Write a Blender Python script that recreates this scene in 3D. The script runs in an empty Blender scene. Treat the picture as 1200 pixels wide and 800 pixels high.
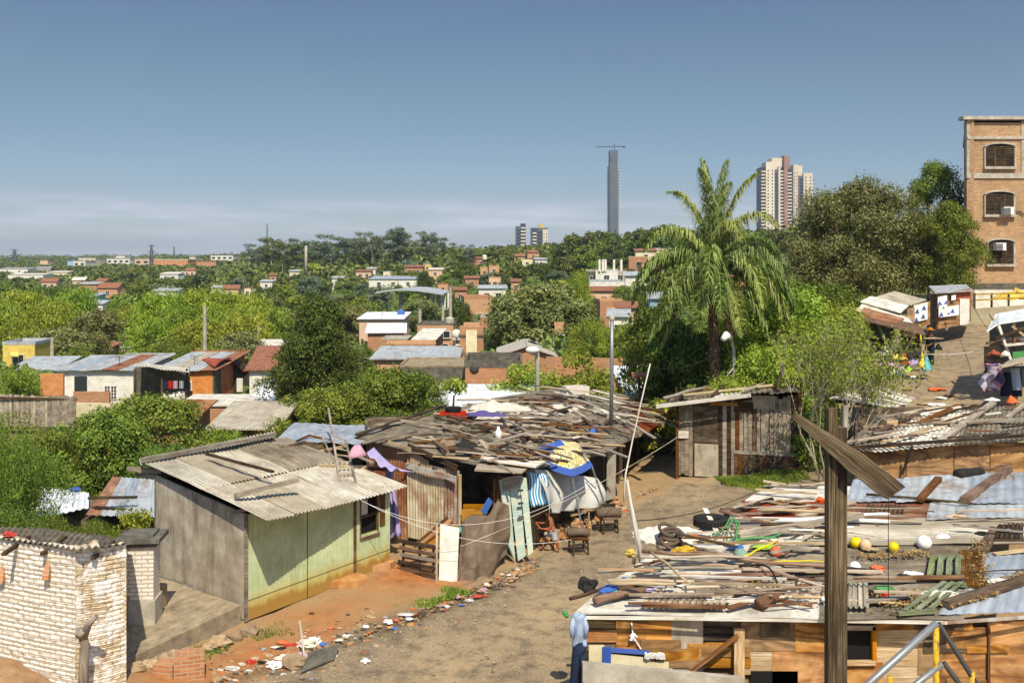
import bpy,math,random
import numpy as np
from mathutils import Vector,Matrix,noise as mnoise
R=math.radians
random.seed(7)
S=bpy.context.scene
COL=S.collection
# camera, sky, sun, exposure
CAMZ=8.0
F=1167.0
HY=305.0
cd=bpy.data.cameras.new('camera')
cam=bpy.data.objects.new('camera',cd)
COL.objects.link(cam)
cam.location=(0,0,CAMZ)
cam.rotation_euler=(R(90),0,0)
cd.sensor_width=36.0
cd.lens=36.0*F/1200.0
cd.shift_y=-(400.0-HY)/1200.0
cd.clip_start=0.2
cd.clip_end=20000
S.camera=cam
SUN_EL=51.0
SUN_AZ=Vector((0.22,-0.975,0)).normalized()
sd=bpy.data.lights.new('sun','SUN')
sd.energy=4.4
sd.angle=R(0.53)
sd.color=(1.0,0.91,0.74)
sun=bpy.data.objects.new('sun',sd)
COL.objects.link(sun)
sv=Vector((SUN_AZ.x*math.cos(R(SUN_EL)),SUN_AZ.y*math.cos(R(SUN_EL)),math.sin(R(SUN_EL))))
sun.rotation_euler=sv.to_track_quat('Z','Y').to_euler()
sun.location=(0,0,60)
W=bpy.data.worlds.new('World')
S.world=W
W.use_nodes=True
wn=W.node_tree
wn.nodes.clear()
wo=wn.nodes.new('ShaderNodeOutputWorld')
bg=wn.nodes.new('ShaderNodeBackground')
bg.inputs['Strength'].default_value=0.15
sky=wn.nodes.new('ShaderNodeTexSky')
sky.sky_type='NISHITA'
sky.sun_disc=False
sky.sun_elevation=R(SUN_EL)
sky.sun_rotation=math.atan2(SUN_AZ.x,SUN_AZ.y)
sky.altitude=100
sky.air_density=1.0
sky.dust_density=0.35
sky.ozone_density=2.2
hs=wn.nodes.new('ShaderNodeHueSaturation')
hs.inputs['Saturation'].default_value=0.9
wn.links.new(sky.outputs[0],hs.inputs['Color'])
tc=wn.nodes.new('ShaderNodeTexCoord')
sep=wn.nodes.new('ShaderNodeSeparateXYZ')
wn.links.new(tc.outputs['Generated'],sep.inputs[0])
mp=wn.nodes.new('ShaderNodeMapping')
mp.inputs['Scale'].default_value=(4.0,4.0,46.0)
wn.links.new(tc.outputs['Generated'],mp.inputs[0])
nz=wn.nodes.new('ShaderNodeTexNoise')
nz.inputs['Scale'].default_value=1.6
nz.inputs['Detail'].default_value=7
nz.inputs['Roughness'].default_value=0.62
wn.links.new(mp.outputs[0],nz.inputs['Vector'])
rp=wn.nodes.new('ShaderNodeValToRGB')
rp.color_ramp.elements[0].position=0.44
rp.color_ramp.elements[0].color=(0,0,0,1)
rp.color_ramp.elements[1].position=0.64
rp.color_ramp.elements[1].color=(1,1,1,1)
wn.links.new(nz.outputs['Fac'],rp.inputs[0])
band=wn.nodes.new('ShaderNodeValToRGB')
for e,(p,v)in zip([band.color_ramp.elements[0],band.color_ramp.elements[1]],((0.0,.5),(0.066,0.0))):
 e.position=p
 e.color=(v,v,v,1)
e=band.color_ramp.elements.new(0.048)
e.color=(.75,.75,.75,1)
wn.links.new(sep.outputs['Z'],band.inputs[0])
mm=wn.nodes.new('ShaderNodeMath')
mm.operation='MULTIPLY'
wn.links.new(rp.outputs[0],mm.inputs[0])
wn.links.new(band.outputs[0],mm.inputs[1])
mx=wn.nodes.new('ShaderNodeMixRGB')
mx.inputs[2].default_value=(11.5,10.7,10.9,1)
wn.links.new(mm.outputs[0],mx.inputs[0])
wn.links.new(hs.outputs[0],mx.inputs[1])
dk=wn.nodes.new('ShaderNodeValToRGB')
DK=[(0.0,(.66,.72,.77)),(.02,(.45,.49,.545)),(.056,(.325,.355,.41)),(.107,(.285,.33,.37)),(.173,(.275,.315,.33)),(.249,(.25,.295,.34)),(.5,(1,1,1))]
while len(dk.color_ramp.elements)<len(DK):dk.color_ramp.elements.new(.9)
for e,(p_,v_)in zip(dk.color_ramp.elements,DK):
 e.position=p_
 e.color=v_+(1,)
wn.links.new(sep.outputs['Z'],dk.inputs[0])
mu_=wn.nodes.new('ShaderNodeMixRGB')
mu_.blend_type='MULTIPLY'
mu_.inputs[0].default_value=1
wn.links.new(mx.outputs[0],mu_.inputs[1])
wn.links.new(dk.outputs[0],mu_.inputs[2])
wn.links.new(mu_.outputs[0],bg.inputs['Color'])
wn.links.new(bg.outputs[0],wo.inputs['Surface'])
S.view_settings.view_transform='Standard'
S.view_settings.look='None'
S.view_settings.exposure=0.42
S.view_settings.gamma=1.0
S.view_settings.use_curve_mapping=False
try:
 S.cycles.max_bounces=6
 S.cycles.diffuse_bounces=3
 S.cycles.transmission_bounces=3
 S.cycles.transparent_max_bounces=6
 S.cycles.volume_bounces=0
except Exception:
 pass
# placing
def P(px,py,d):
 return Vector(((px-600.0)/F*d,d,CAMZ-(py-HY)/F*d))
def XD(px,d):return(px-600.0)/F*d
ANCH=[(0,18,.55),(88,17.4,.4),(150,18.2,.35),(220,18.5,.05),(290,22,.0),(183,24,.1),(450,19,0),(640,28,0),(300,19,0),(380,23,.12),(430,25,.15),(456,26,.12),(530,27,.05),(600,27,0),(690,30,.1),(760,35,.35),(745,37.5,.3),(790,42,.5),(770,50,.5),(870,35,.8),(940,33,.9),(800,33,.45),(680,20,-.05),(700,14,0),(1000,14,0),(1200,14,0),(1000,20,.3),(1200,22,.8),(1000,28,1.1),(1200,28,1.6),(900,28,.55),(850,30,.45),(1100,38,2.0),(1120,45,2.9),(1150,52,3.8),(1150,58,4.6),(1200,65,5.0),(1300,65,5.2),(1050,43,2.75),(960,42,2.0),(1060,60,4.0),(960,65,3),(850,45,1.2),(840,60,1),(160,28,-.8),(100,27,-1),(0,26,-.8),(100,33,-1.5),(250,31,-.9),(300,36,-.8),(450,36,-.3),(560,42,-.3),(0,52,-1),(130,60,-1.5),(250,60,-1.5),(400,55,-1),(550,55,0),(700,55,.3),(640,75,0),(0,100,-4),(300,100,-4),(500,100,-2.5),(640,100,-1),(800,100,1.5),(1000,110,5),(1200,110,8),(0,200,-5),(300,200,-4.5),(500,200,-2),(650,200,2),(800,200,5),(1100,200,12),(0,400,-4),(200,400,-3),(400,400,0),(600,400,6),(800,400,9),(1200,400,18),(0,800,0),(300,800,4),(600,800,10),(900,800,15),(0,1500,5),(400,1500,8),(900,1500,12),(0,5000,0),(600,5000,0),(1200,5000,0),(-500,10,.6),(-500,18,.6),(-500,30,-1),(-500,60,-2),(-500,150,-5),(-500,600,0),(-500,3000,5),(1700,10,0),(1700,20,1.5),(1700,40,4),(1700,80,7),(1700,300,16),(1700,3000,5),(600,6,0),(0,7,.3),(1200,7,0),(600,10,0),(1000,10,0)]
_a=np.array([[(p-600)/F*2.2,math.log(d)]for p,d,z in ANCH])
_z=np.array([z for p,d,z in ANCH])
def _phi(r):return r
_M=np.zeros((len(_a)+1,len(_a)+1))
_M[:-1,:-1]=_phi(np.linalg.norm(_a[:,None]-_a[None],axis=2))
_M[:-1,-1]=1
_M[-1,:-1]=1
_wts=np.linalg.solve(_M,np.append(_z,0))
def ground_np(X,Y):
 Y=np.maximum(Y,2.0)
 q=np.stack([X/Y*2.2,np.log(Y)],-1)
 out=np.full(X.shape,_wts[-1])
 for i in range(len(_a)):
  out=out+_wts[i]*np.sqrt((q[...,0]-_a[i,0])**2+(q[...,1]-_a[i,1])**2)
 return out
def G(x,y):
 return float(ground_np(np.array([float(x)]),np.array([float(y)]))[0])
def PG(px,d):
 x=XD(px,d)
 return Vector((x,d,G(x,d)))
# materials
def lin(c):
 if isinstance(c,str):
  c=c.lstrip('#')
  c=[int(c[i:i+2],16)/255 for i in(0,2,4)]
  return tuple(x/12.92 if x<=.04045 else((x+.055)/1.055)**2.4 for x in c)+(1,)
 return tuple(c)+(1,)
class NT:
 def __init__(s,name):
  s.m=bpy.data.materials.new(name)
  s.m.use_nodes=True
  s.t=s.m.node_tree
  s.b=s.t.nodes['Principled BSDF']
  s.out=s.t.nodes['Material Output']
 def n(s,kind,**kw):
  x=s.t.nodes.new('ShaderNode'+kind)
  for k,v in kw.items():setattr(x,k,v)
  return x
 def l(s,a,b):s.t.links.new(a,b)
 def coord(s,kind='UV',scale=(1,1,1),rnd=0.0):
  tc=s.n('TexCoord')
  mp=s.n('Mapping')
  mp.inputs['Scale'].default_value=scale
  src=tc.outputs[kind]
  if rnd:
   oi=s.n('ObjectInfo')
   g=s.n('NewGeometry')
   ad=s.n('Math',operation='ADD')
   s.l(oi.outputs['Random'],ad.inputs[0]);s.l(g.outputs['Random Per Island'],ad.inputs[1])
   mu=s.n('Math',operation='MULTIPLY');mu.inputs[1].default_value=37.0
   s.l(ad.outputs[0],mu.inputs[0])
   va=s.n('VectorMath',operation='ADD')
   s.l(src,va.inputs[0]);s.l(mu.outputs[0],va.inputs[1])
   src=va.outputs[0]
  s.l(src,mp.inputs[0])
  return mp.outputs[0]
 def noise(s,vec,scale=5,detail=4,rough=.6,dist=0):
  x=s.n('TexNoise')
  x.inputs['Scale'].default_value=scale
  x.inputs['Detail'].default_value=detail
  x.inputs['Roughness'].default_value=rough
  x.inputs['Distortion'].default_value=dist
  s.l(vec,x.inputs['Vector'])
  return x.outputs['Fac']
 def ramp(s,fac,stops):
  x=s.n('ValToRGB')
  cr=x.color_ramp
  while len(cr.elements)<len(stops):cr.elements.new(.5)
  for e,(p,c)in zip(cr.elements,stops):
   e.position=p
   e.color=lin(c)if not isinstance(c,(int,float))else(c,c,c,1)
  s.l(fac,x.inputs[0])
  return x.outputs[0]
 def mix(s,fac,a,b,mode='MIX'):
  x=s.n('MixRGB',blend_type=mode)
  for i,v in((0,fac),(1,a),(2,b)):
   if hasattr(v,'links'):s.l(v,x.inputs[i])
   elif i==0:x.inputs[0].default_value=v
   else:x.inputs[i].default_value=lin(v)
  return x.outputs[0]
 def math(s,op,a,b=None,clamp=False):
  x=s.n('Math',operation=op)
  x.use_clamp=clamp
  for i,v in((0,a),(1,b)):
   if v is None:continue
   if hasattr(v,'links'):s.l(v,x.inputs[i])
   else:x.inputs[i].default_value=v
  return x.outputs[0]
 def vary(s,col,amt,sat=0):
  """brightness change from object to object and island to island"""
  oi=s.n('ObjectInfo');g=s.n('NewGeometry')
  a=s.math('ADD',oi.outputs['Random'],g.outputs['Random Per Island'])
  f=s.math('FRACT',s.math('MULTIPLY',a,7.31))
  v=s.math('ADD',s.math('MULTIPLY',f,2*amt),1-amt)
  h=s.n('HueSaturation')
  s.l(v,h.inputs['Value'])
  if sat:
   f2=s.math('FRACT',s.math('MULTIPLY',a,23.7))
   s.l(s.math('ADD',s.math('MULTIPLY',f2,2*sat),1-sat),h.inputs['Saturation'])
   f3=s.math('FRACT',s.math('MULTIPLY',a,51.3))
   s.l(s.math('ADD',s.math('MULTIPLY',f3,.06*sat),.5-.03*sat),h.inputs['Hue'])
  s.l(col,h.inputs['Color'])
  return h.outputs[0]
 def bump(s,h,strength=.4,dist=.02):
  x=s.n('Bump')
  x.inputs['Strength'].default_value=strength
  x.inputs['Distance'].default_value=dist
  s.l(h,x.inputs['Height'])
  s.l(x.outputs[0],s.b.inputs['Normal'])
 def fin(s,col,rough=.85,metal=0,spec=.3):
  s.l(col,s.b.inputs['Base Color'])
  if hasattr(rough,'links'):s.l(rough,s.b.inputs['Roughness'])
  else:s.b.inputs['Roughness'].default_value=rough
  s.b.inputs['Metallic'].default_value=metal
  s.b.inputs['Specular IOR Level'].default_value=spec
  return s.m
def m_wood(name,cols,gs=(1.2,26,26),vary=.22,sat=.25,bump=.6,stain=None,rough=.9):
 t=NT(name)
 v=t.coord('UV',gs,rnd=1)
 n1=t.noise(v,1.6,5,.65,.6)
 n2=t.noise(t.coord('UV',(.8,2.2,1),rnd=1),1.5,4,.6)
 c=t.ramp(n1,[(.28,cols[0]),(.5,cols[1]),(.72,cols[2])])
 c=t.mix(t.ramp(n2,[(.42,0.0),(.68,.75)]),c,stain or cols[0])
 c=t.vary(c,vary,sat)
 t.bump(n1,bump,.012)
 return t.fin(c,rough,0,.15)
def m_ply(name,cols,bump=.25,figure=5.0,stain=('#4a3a2a',.5,.66),vary=.1):
 """plywood with contour figure and dirt"""
 t=NT(name)
 v=t.coord('UV',(.5,1.7,1),rnd=1)
 base=t.noise(v,1.1,3,.5,.8)
 fig=t.math('FRACT',t.math('MULTIPLY',base,figure))
 fig=t.math('ABSOLUTE',t.math('SUBTRACT',t.math('MULTIPLY',fig,2.0),1.0))
 fine=t.noise(t.coord('UV',(1.5,40,1)),2,3)
 c=t.ramp(t.math('ADD',t.math('MULTIPLY',fig,.55),t.math('MULTIPLY',fine,.45)),[(.15,cols[0]),(.5,cols[1]),(.85,cols[2])])
 big=t.noise(t.coord('UV',(1,1,1),rnd=1),1.3,6,.7)
 c=t.mix(t.ramp(big,[(stain[1],0.0),(stain[2],.85)]),c,stain[0])
 c=t.vary(c,vary,.1)
 t.bump(fine,bump,.006)
 return t.fin(c,.85,0,.2)
def m_blotch(name,cols,scale=3,s2=None,bump=.3,rough=.9,metal=0,stain=None,coordk='UV',vary=.06,streak=None,spec=.3):
 """blotchy worn surface: plaster, concrete, cloth, paint; stain=(col, scale, lo, hi, amount)"""
 t=NT(name)
 v=t.coord(coordk,(1,1,1))
 n1=t.noise(v,scale,8,.68)
 k=len(cols)
 c=t.ramp(n1,[(.3+.42*i/max(1,k-1),cc)for i,cc in enumerate(cols)])
 if stain:
  for st in(stain if isinstance(stain,list)else[stain]):
   n2=t.noise(t.coord(coordk,st[5]if len(st)>5 else(1,1,1)),st[1],6,.65)
   c=t.mix(t.ramp(n2,[(st[2],0.0),(st[3],st[4])]),c,st[0])
 if vary:c=t.vary(c,vary,.05)
 n3=t.noise(v,(s2 or scale*9),4,.6)
 t.bump(n3,bump,.01)
 return t.fin(c,rough,metal,spec)
def m_brick(name,c1,c2,mortar,bw=.24,bh=.075,ms=.012,bump=.8,stain=None,worn=None,bias=0):
 t=NT(name)
 v=t.coord('UV',(1,1,1))
 wob=t.noise(v,3,3)
 va=t.n('VectorMath',operation='ADD')
 sc=t.n('VectorMath',operation='SCALE');sc.inputs['Scale'].default_value=.03
 cmb=t.n('CombineXYZ');t.l(wob,cmb.inputs[0]);t.l(wob,cmb.inputs[1])
 t.l(cmb.outputs[0],sc.inputs[0]);t.l(v,va.inputs[0]);t.l(sc.outputs[0],va.inputs[1])
 b=t.n('TexBrick')
 b.inputs['Scale'].default_value=1
 b.inputs['Brick Width'].default_value=bw
 b.inputs['Row Height'].default_value=bh
 b.inputs['Mortar Size'].default_value=ms
 b.inputs['Mortar Smooth'].default_value=.3
 b.inputs['Bias'].default_value=bias
 b.inputs['Color1'].default_value=lin(c1)
 b.inputs['Color2'].default_value=lin(c2)
 b.inputs['Mortar'].default_value=lin(mortar)
 t.l(va.outputs[0],b.inputs['Vector'])
 c=b.outputs['Color']
 n=t.noise(v,14,5,.7)
 c=t.mix(t.ramp(n,[(.35,0.0),(.75,.45)]),c,mortar)
 if worn:
  n2=t.noise(v,worn[1],7,.75)
  c=t.mix(t.ramp(n2,[(worn[2],0.0),(worn[3],.95)]),c,worn[0])
 if stain:
  n3=t.noise(t.coord('UV',(1,.5,1)),stain[1],6,.7)
  c=t.mix(t.ramp(n3,[(stain[2],0.0),(stain[3],.75)]),c,stain[0])
 h=t.math('SUBTRACT',t.math('MULTIPLY',n,.5),b.outputs['Fac'])
 t.bump(h,bump,.015)
 return t.fin(c,.92,0,.15)
def m_sheet(name,cols,rust=None,streak=(.4,.62),rough=.55,metal=0.0,vary=.08,rib=0,spec=.4):
 """metal or fibre cement sheeting; u across the ribs, v along them"""
 t=NT(name)
 v=t.coord('UV',(2.2,.35,1),rnd=1)
 n1=t.noise(v,2.2,7,.7,.3)
 n2=t.noise(t.coord('UV',(1,1,1),rnd=1),1.1,8,.72)
 c=t.ramp(n1,[(.3,cols[0]),(.52,cols[1]),(.74,cols[2])])
 if rust:
  f=t.math('MULTIPLY',t.ramp(n2,[(streak[0],0.0),(streak[1],1.0)]),t.ramp(n1,[(.25,.35),(.6,1.0)]))
  c=t.mix(f,c,rust)
  fine=t.noise(t.coord('UV',(9,2,1)),3,5,.7)
  c=t.mix(t.math('MULTIPLY',f,t.ramp(fine,[(.4,0.0),(.7,.6)])),c,'#3a1a0c')
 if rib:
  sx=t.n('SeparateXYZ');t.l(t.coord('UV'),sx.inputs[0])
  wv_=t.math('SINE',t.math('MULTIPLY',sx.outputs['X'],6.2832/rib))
  c=t.mix(t.math('MULTIPLY',t.ramp(wv_,[(0.0,1.0),(.8,0.0)]),.7),c,'#7a6e58')  # dark stripes at rib pitch: valley dirt, with rib shading painted into the colour
 c=t.vary(c,vary,.1)
 t.bump(t.noise(t.coord('UV',(1,1,1)),30,3),.15,.004)
 return t.fin(c,rough,metal,spec)
def m_leaf(name,c1,c2,c3,trans=.35,clump=1.1,rough=.55,vary=.35):
 t=NT(name)
 g=t.n('NewGeometry')
 oi=t.n('ObjectInfo')
 f=g.outputs['Random Per Island']
 c=t.ramp(f,[(.05,c1),(.5,c2),(.95,c3)])
 v=t.coord('Object',(1,1,1))
 n=t.noise(v,clump,3,.5)
 c=t.mix(t.ramp(n,[(.4,0.0),(.62,.55)]),c,c3)
 c=t.mix(t.ramp(n,[(.30,.6),(.46,0.0)]),c,c1)
 h=t.n('HueSaturation')
 vv=t.math('ADD',t.math('MULTIPLY',oi.outputs['Random'],vary),1-vary/2)
 t.l(vv,h.inputs['Value'])
 hh=t.math('ADD',t.math('MULTIPLY',t.math('FRACT',t.math('MULTIPLY',oi.outputs['Random'],9.7)),.05),.475)
 t.l(hh,h.inputs['Hue'])
 t.l(c,h.inputs['Color'])
 c=h.outputs[0]
 t.l(c,t.b.inputs['Base Color'])
 t.b.inputs['Roughness'].default_value=rough
 t.b.inputs['Specular IOR Level'].default_value=.25
 tr=t.n('BsdfTranslucent')
 tc2=t.mix(1.0,c,'#d8e870','MULTIPLY')
 t.l(tc2,tr.inputs[0])
 ms=t.n('MixShader')
 ms.inputs[0].default_value=trans
 t.l(t.b.outputs[0],ms.inputs[1]);t.l(tr.outputs[0],ms.inputs[2])
 t.l(ms.outputs[0],t.out.inputs['Surface'])
 return t.m
def m_flat(name,c,rough=.6,vary=.05,metal=0,spec=.3,bump=.1):
 return m_blotch(name,[tuple(x*.86 for x in lin(c)[:3]),lin(c)[:3],tuple(min(1,x*1.12)for x in lin(c)[:3])],6,None,bump,rough,metal,None,'UV',vary,None,spec)
M={}
M['wood_grey']=m_wood('weathered_grey_wood',('#5a4f42','#968978','#c2b6a3'))
M['wood_pale']=m_wood('pale_dry_wood',('#8a7455','#b9a487','#dccdb4'),vary=.18)
M['wood_brown']=m_wood('brown_wood',('#3d2a1b','#6f5138','#94745a'),vary=.25)
M['wood_red']=m_wood('reddish_wood',('#4c3224','#80604a','#a88a74'),vary=.2)
M['wood_dark']=m_wood('dark_old_wood',('#211a14','#4a3c2e','#77664f'),vary=.3)
M['wood_post']=m_wood('old_post_wood',('#241b12','#66553f','#a39274'),gs=(.7,30,30),vary=.05,sat=.1,bump=1.0)
M['wood_orange']=m_wood('fresh_orange_board',('#84561f','#b98240','#d4a058'),vary=.2,bump=.3)
M['wood_white']=m_wood('white_painted_wood',('#9a9184','#d8d2c6','#f0ece4'),vary=.12,sat=.1,stain='#b9a88c')
M['wood_teal']=m_wood('teal_painted_wood',('#8d9c88','#a9bdb0','#c2d2c4'),gs=(2,22,1),vary=.04,sat=.05,bump=.4,stain='#cfc6a8')
M['wood_green']=m_wood('mossy_green_wood',('#4c5436','#7c8460','#a0a684'),vary=.15)
M['ply_orange']=m_ply('orange_plywood',('#6e451f','#b07a3e','#cfa062'),stain=('#4c321c',.46,.7),vary=.2)
M['ply_brown']=m_ply('brown_plywood',('#6e5136','#9a7850','#b8946a'),stain=('#4b3a2a',.48,.72))
M['ply_grey']=m_blotch('grey_weathered_plywood',['#857a68','#a89c88','#c8bda8'],1.6,s2=40,stain=[('#4c4236',1.0,.5,.72,.8,(3,.5,1)),('#b8a888',1.4,.55,.75,.6,(6,.6,1)),('#3c342a',2.5,.6,.75,.7,(4,.8,1))],bump=.3)
M['soil_pile']=m_blotch('loose_soil',['#7c6446','#98795a','#ae8c64'],4,coordk='Object',stain=('#a0693a',1.2,.5,.75,.6),bump=.8)
M['ply_dark']=m_ply('dark_sooty_plywood',('#463a2c','#6f5f4a','#94836a'),stain=('#2b231b',.42,.66))
M['brick']=m_brick('raw_brick','#a05c38','#c08050','#b09a7e',stain=('#6f5744',1.2,.58,.8))
M['brick_pale']=m_brick('pale_brick','#b87a4c','#d49c6c','#c0a888',stain=('#8d7458',.9,.55,.8))
M['brick_tower']=m_brick('old_building_brick','#94684a','#b98c62','#bca482',bw=.3,bh=.12,ms=.02,stain=('#7c6248',.3,.46,.72),worn=('#cfb48c',2.2,.62,.8))
M['brick_white']=m_brick('whitewashed_brick','#e8e2d8','#d9d0c2','#c6b69c',bh=.085,bw=.26,ms=.01,bump=1.6,worn=('#b89470',4.5,.56,.68),stain=('#b8a080',.9,.62,.85))
M['brick_tan']=m_brick('flaking_tan_brick','#bfa684','#d2c0a0','#a48c6c',bh=.085,bw=.26,ms=.01,bump=1.6,worn=('#f2ece2',3.0,.44,.58))
M['plaster_white']=m_blotch('white_plaster',['#b9b2a4','#d8d3c6','#e6e2d8'],2,stain=('#9a8d78',.8,.55,.8,.6))
M['plaster_cream']=m_blotch('cream_plaster',['#c2b48c','#d8cba4','#e4dbbc'],2,stain=('#a0906c',.9,.55,.8,.6))
M['plaster_yellow']=m_blotch('yellow_plaster',['#b39a44','#cdb35a','#dcc878'],2,stain=('#8a7a50',.9,.6,.85,.5))
M['plaster_orange']=m_blotch('orange_wall_paint',['#b06a3a','#c6824a','#d29a62'],3,stain=('#8a4a28',1.4,.55,.8,.6))
M['plaster_pink']=m_blotch('pinkish_plaster',['#c09c80','#d0ae90','#dcc0a4'],2,stain=('#a07e64',1,.55,.8,.5))
M['plaster_blue']=m_blotch('pale_blue_plaster',['#7c98ac','#94b0c4','#a8c2d4'],2)
M['concrete']=m_blotch('stained_concrete',['#6f6352','#96866c','#b09f82'],3,stain=('#4c4232',1.1,.5,.78,.7))
M['concrete_light']=m_blotch('light_concrete',['#8c8474','#aaa292','#c0b9aa'],3,stain=('#6a6252',1,.5,.8,.6))
M['concrete_dark']=m_blotch('dark_grey_render',['#3c3a34','#5a564c','#77725f'],2.5,stain=('#8a8474',1.6,.55,.75,.5))
M['tin_grey']=m_sheet('galvanised_sheet',('#858b8e','#a2a8aa','#babdbc'),'#7d5a3c',(.5,.72),rough=.75)
M['tin_blue']=m_sheet('blue_grey_sheet',('#788088','#949ca4','#aeb4b8'),'#6a5c4c',(.52,.74))
M['tin_rust']=m_sheet('rusty_sheet',('#8a6a4c','#a8835f','#b09a80'),'#7c3f1c',(.36,.56),rough=.85)
M['tin_mixed']=m_sheet('half_rusted_sheet',('#9aa0a0','#b8b6aa','#ccc8ba'),'#8a5226',(.42,.58),rough=.75)
M['tin_wall']=m_sheet('old_corrugated_wall_sheet',('#9a9078','#bcae8e','#d0c8b2'),'#92602c',(.42,.62),rough=.85)
M['tin_white']=m_sheet('white_sheet_roof',('#c0c2c4','#d6d8d8','#e4e4e2'),'#9a8c78',(.62,.82),rough=.6)
M['tin_redrust']=m_sheet('red_rust_sheet',('#8a3a20','#9d4a2c','#b06848'),'#5c2a18',(.45,.7),rough=.85)
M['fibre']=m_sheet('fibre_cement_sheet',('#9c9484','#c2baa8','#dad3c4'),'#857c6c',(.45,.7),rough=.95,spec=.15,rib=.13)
M['fibre_dark']=m_sheet('dirty_fibre_cement_sheet',('#5f574a','#857b6a','#a59b86'),'#4a4236',(.42,.68),rough=.95,spec=.15)
M['felt']=m_blotch('dusty_roofing_felt',['#4a4236','#6c6250','#8a7f6a'],3.5,stain=[('#a09580',1.3,.5,.72,.7),('#35302a',2.1,.55,.75,.7)],bump=.6)
M['roof_white']=m_blotch('whitened_roof_sheet',['#a39c8c','#ccc6b8','#e2ddd2'],3,stain=('#7c6e58',1.4,.48,.7,.7),bump=.4)
M['tile']=m_brick('clay_roof_tile','#94604a','#ac7a5c','#704a38',bw=.22,bh=.35,ms=.03,bump=1.5)
M['iron']=m_flat('dark_iron','#3c3a38',.6)
M['steel']=m_flat('grey_steel','#8a8c8c',.45,metal=.5)
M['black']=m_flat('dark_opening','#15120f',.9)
M['rubber']=m_flat('black_rubber','#22201e',.8)
M['glass']=m_flat('dusty_dark_glass','#2a3236',.25,spec=.5)
M['white']=m_blotch('off_white_paint',['#c4bdae','#dad5ca','#e2ded4'],2.5,stain=('#a8987c',1.5,.55,.75,.6))
M['pvc']=m_flat('white_plastic','#e8e6e0',.5)
M['cloth_white']=m_flat('white_cloth','#cbc4b4',.95)
M['cloth_brown']=m_blotch('brown_blanket_cloth',['#5a4a3c','#6c5c4c','#7c6c5a'],3,stain=('#8a7c68',1.5,.55,.75,.4),s2=120,bump=.5)
M['cloth_purple']=m_flat('lilac_cloth','#a79ac0',.95)
M['cloth_pink']=m_flat('pink_cloth','#bc94a0',.95)
M['cloth_shirt']=m_flat('pale_blue_shirt','#9aa9c0',.95)
M['denim']=m_flat('dark_denim','#1f2a40',.95)
M['tarp']=m_blotch('grey_white_tarp',['#a8a69e','#c6c4bc','#d8d6d0'],2,stain=('#8a8678',1,.5,.8,.5),bump=.15,rough=.6)
M['blue_paint']=m_flat('bright_blue_paint','#3a58a4',.7)
M['blue_sheet']=m_flat('blue_plastic','#3c68b0',.5)
M['teal_sheet']=m_flat('teal_plastic','#62b0b4',.5)
M['yellow_paint']=m_blotch('chipped_yellow_paint',['#8a6a14','#c09a20','#d4b43c'],9,stain=('#4a4036',6,.54,.62,.9))
M['yellow']=m_flat('yellow_plastic','#d8c028',.5)
M['peach']=m_flat('peach_plastic','#dcb088',.6)
M['orange']=m_flat('orange_plastic','#c8602c',.6)
M['red']=m_flat('red_plastic','#b43424',.5)
M['green']=m_flat('green_plastic','#4c8a4c',.5)
M['green_grey']=m_flat('grey_green_rubber','#7c9484',.7)
M['lime']=m_flat('lime_plastic','#9ac43c',.6)
M['skin']=m_flat('tanned_skin','#8a5434',.55)
M['hair']=m_flat('black_hair','#14100e',.7)
M['shorts']=m_flat('grey_cotton_shorts','#a8acb0',.95)
M['bark']=m_blotch('tree_bark',['#3c3024','#5c4c3a','#77664f'],6,bump=.9,coordk='Object')
M['bark_pale']=m_blotch('pale_bark',['#8a8068','#aba088','#c4bca4'],6,bump=.5,coordk='Object')
M['rock']=m_blotch('broken_stone',['#7c6650','#9a8468','#b4a080'],5,bump=.8,coordk='Object',vary=.25)
M['stone_orange']=m_blotch('orange_flagstone',['#94603a','#b08050','#c49868'],4,bump=.6,coordk='Object')
M['leaf_dry']=m_blotch('dry_leaf_litter',['#6e5430','#9a7c48','#c4a468'],20,bump=.8,coordk='Object',vary=.3)
M['facade_white']=m_blotch('cream_tower_render',['#c2b4a0','#cfc0ac','#d8cab8'],.1,coordk='Object',bump=0)
M['facade_red']=m_blotch('brown_red_tower_render',['#86625a','#947066','#a07e72'],.1,coordk='Object',bump=0)
M['facade_grey']=m_blotch('bare_concrete_tower',['#4c545e','#59616a','#646c76'],.1,coordk='Object',bump=0)
M['facade_dark']=m_flat('dark_tower_glass','#343c48',.4)
M['lf_olive']=m_leaf('olive_green_leaves','#444a24','#6e743e','#9ca062',.3,.9)
M['lf_dark']=m_leaf('dark_green_leaves','#2a3a14','#42541e','#68782e',.3,1.0)
M['lf_mid']=m_leaf('mid_green_leaves','#3a4c18','#5f7426','#92a040',.35,.9)
M['lf_bright']=m_leaf('bright_green_leaves','#50641a','#7e922a','#b2bc4a',.4,.9)
M['lf_willow']=m_leaf('yellow_green_willow_leaves','#5f7420','#8c9e2e','#b4c048',.4,.35)
M['lf_grey']=m_leaf('grey_green_leaves','#3a4a34','#5e6e50','#8a9678',.3,.3)
M['lf_far']=m_leaf('far_green_leaves','#2c3a18','#506028','#828a40',.3,.22)
M['lf_palm']=m_leaf('palm_leaflets','#4c5c28','#75853c','#a0ac60',.3,.6)
M['lf_dead']=m_leaf('dry_palm_leaflets','#6a5434','#8c7448','#ac9464',.2,.6)
M['grass']=m_leaf('grass_blades','#40601c','#6d8c2c','#a0ac4c',.35,1.2)
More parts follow.
